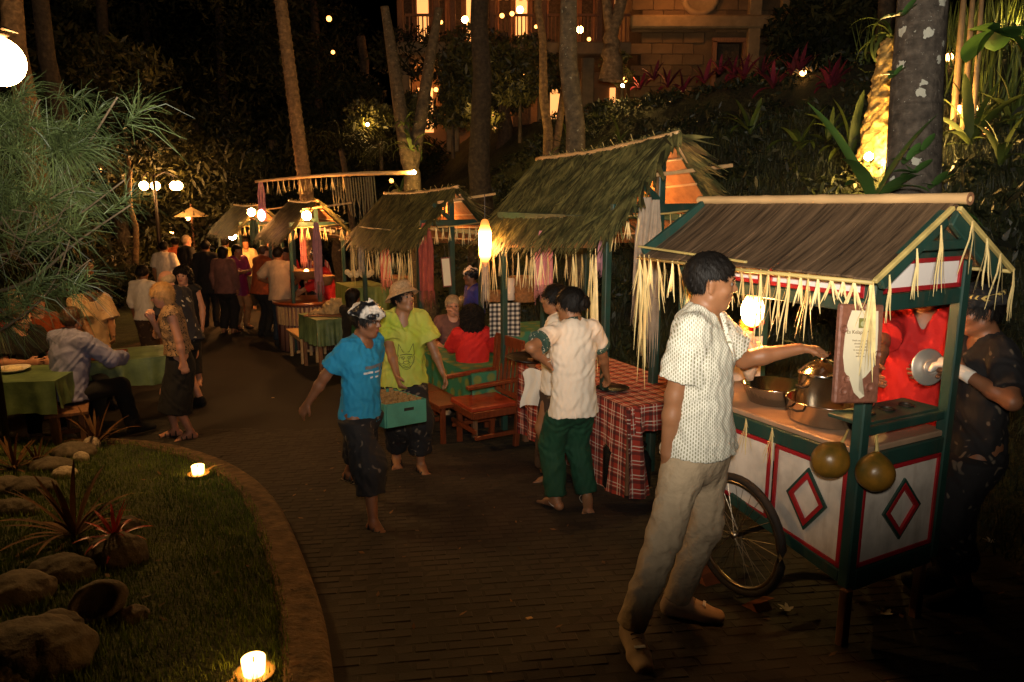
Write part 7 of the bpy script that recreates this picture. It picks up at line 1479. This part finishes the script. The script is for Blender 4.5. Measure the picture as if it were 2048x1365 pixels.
far(632, 500, 14.2, -80, 'seller in a pink red striped shirt bending under the glowing thatch', H=1.62, hair='udeng', top=dict(m='pinkstripe', sleeve=.8, hem=-.1, loose=1.7), bottom=dict(m='black'), lean=.3)
far(660, 508, 12.7, 195, 'seller in a red tunic stooping right of the mauve scarf', H=1.62, hair='long', top=dict(m='red', sleeve=1.6, hem=-.3, loose=1.7), bottom=dict(m='black'), lean=.32, hl=(.5, .15, .98), hr=(.5, -.15, .98))
seated('dark silhouette of a seated guest in black between boy and far counter', Vector((P(705, 600, 9.9).x, 9.9, .05)), 60, H=1.65, h=.013, hair='long', top=dict(m='black', sleeve=1.9, hem=-.05), bottom=dict(m='black'))
far(492, 486, 17, -80, 'guest in a pale top lit by the farthest bulb', H=1.62, hair='short', top=dict(m='cream', sleeve=.8, hem=-.1), bottom=dict(m='black')); far(540, 486, 16.5, -60, 'dark haired guest between the rust shirt and the polo', H=1.68, hair='bob', top=dict(m='mauve', sleeve=1.5, hem=-.1), bottom=dict(m='black'))
far(383, 468, 22, -90, 'far cook in white left of the low cream canopy', H=1.65, hair='short', top=dict(m='white', sleeve=2, hem=-.15), bottom=dict(m='black')); far(437, 470, 20, -80, 'far cook in white right of the low cream canopy', H=1.68, hair='short', top=dict(m='white', sleeve=2, hem=-.15), bottom=dict(m='black')); far(450, 480, 17.5, 90, 'guest in a lime top beyond the magenta woman', H=1.6, hair='short', top=dict(m='tie', sleeve=.8, hem=-.1), bottom=dict(m='black'))
loc = Vector((-4.3, 6.95, road(6.95))); seated('man in a grey blue shirt sitting with his back turned', loc, 62, H=1.76, h=.009, skin='skin_l', hair='short', hairm='hair_br', top=dict(m='denim', sleeve=1.9, hem=-.08, loose=2., wr=.009), bottom=dict(m='black', loose=1.6), feet='shoes', lean=.16, hl=(.42, .2, .86), hr=(.5, -.15, .8), fl_=(.35, .2), fr_=(.5, -.2), twist=R(12), el=(-.5, .8, -.3), er=(-.5, -.8, -.3))
loc = Vector((-5.1, 7.5, road(7.5))); seated('crew cut man in a dark shirt sitting at the left edge table', loc, -35, H=1.76, h=.011, skin='skin_l', hair='buzz', hairm='hair_br', face=True, top=dict(m='black', sleeve=.8, hem=-.06, loose=1.8), bottom=dict(m='black'), feet='shoes', lean=.1, head=(30, -5), hl=(.4, .1, .8), hr=(.42, -.1, .82))
loc = Vector((-4.95, 8.55, road(8.5))); person('person in a long pale peach tunic bending over the left table', loc, -40, H=1.6, h=.011, skin='skin', hair='bob', head=(0, -28), face=True, top=dict(m='peach', sleeve=.9, hem=-.45, loose=2.4, flare=.03), bottom=dict(m='black'), lean=.15, hl=(.32, .12, .92), hr=(.35, -.1, .9), feet='shoes')
seated('guest in a dark red shirt behind the peach tunic, arm raised', Vector((-5.95, 9.2, 0.05)), -60, H=1.7, h=.013, skin='skin_l', hair='short', hairm='hair_br', top=dict(m='orange', sleeve=.8, hem=-.05), bottom=dict(m='black'), hr=(.35, -.3, 1.2)); seated('guest in a red top second from the left under the pine', Vector((-6.5, 9.6, .05)), -50, H=1.7, h=.013, skin='skin_l', hair='short', hairm='hair_b', top=dict(m='red', sleeve=.8, hem=-.05), bottom=dict(m='black'))
person('dim standing guest in black under the pine twigs', Vector((-6.3, 11., 0)), -60, H=1.7, h=.015, hair='short', top=dict(m='black', sleeve=1.9, hem=-.1), bottom=dict(m='black'))
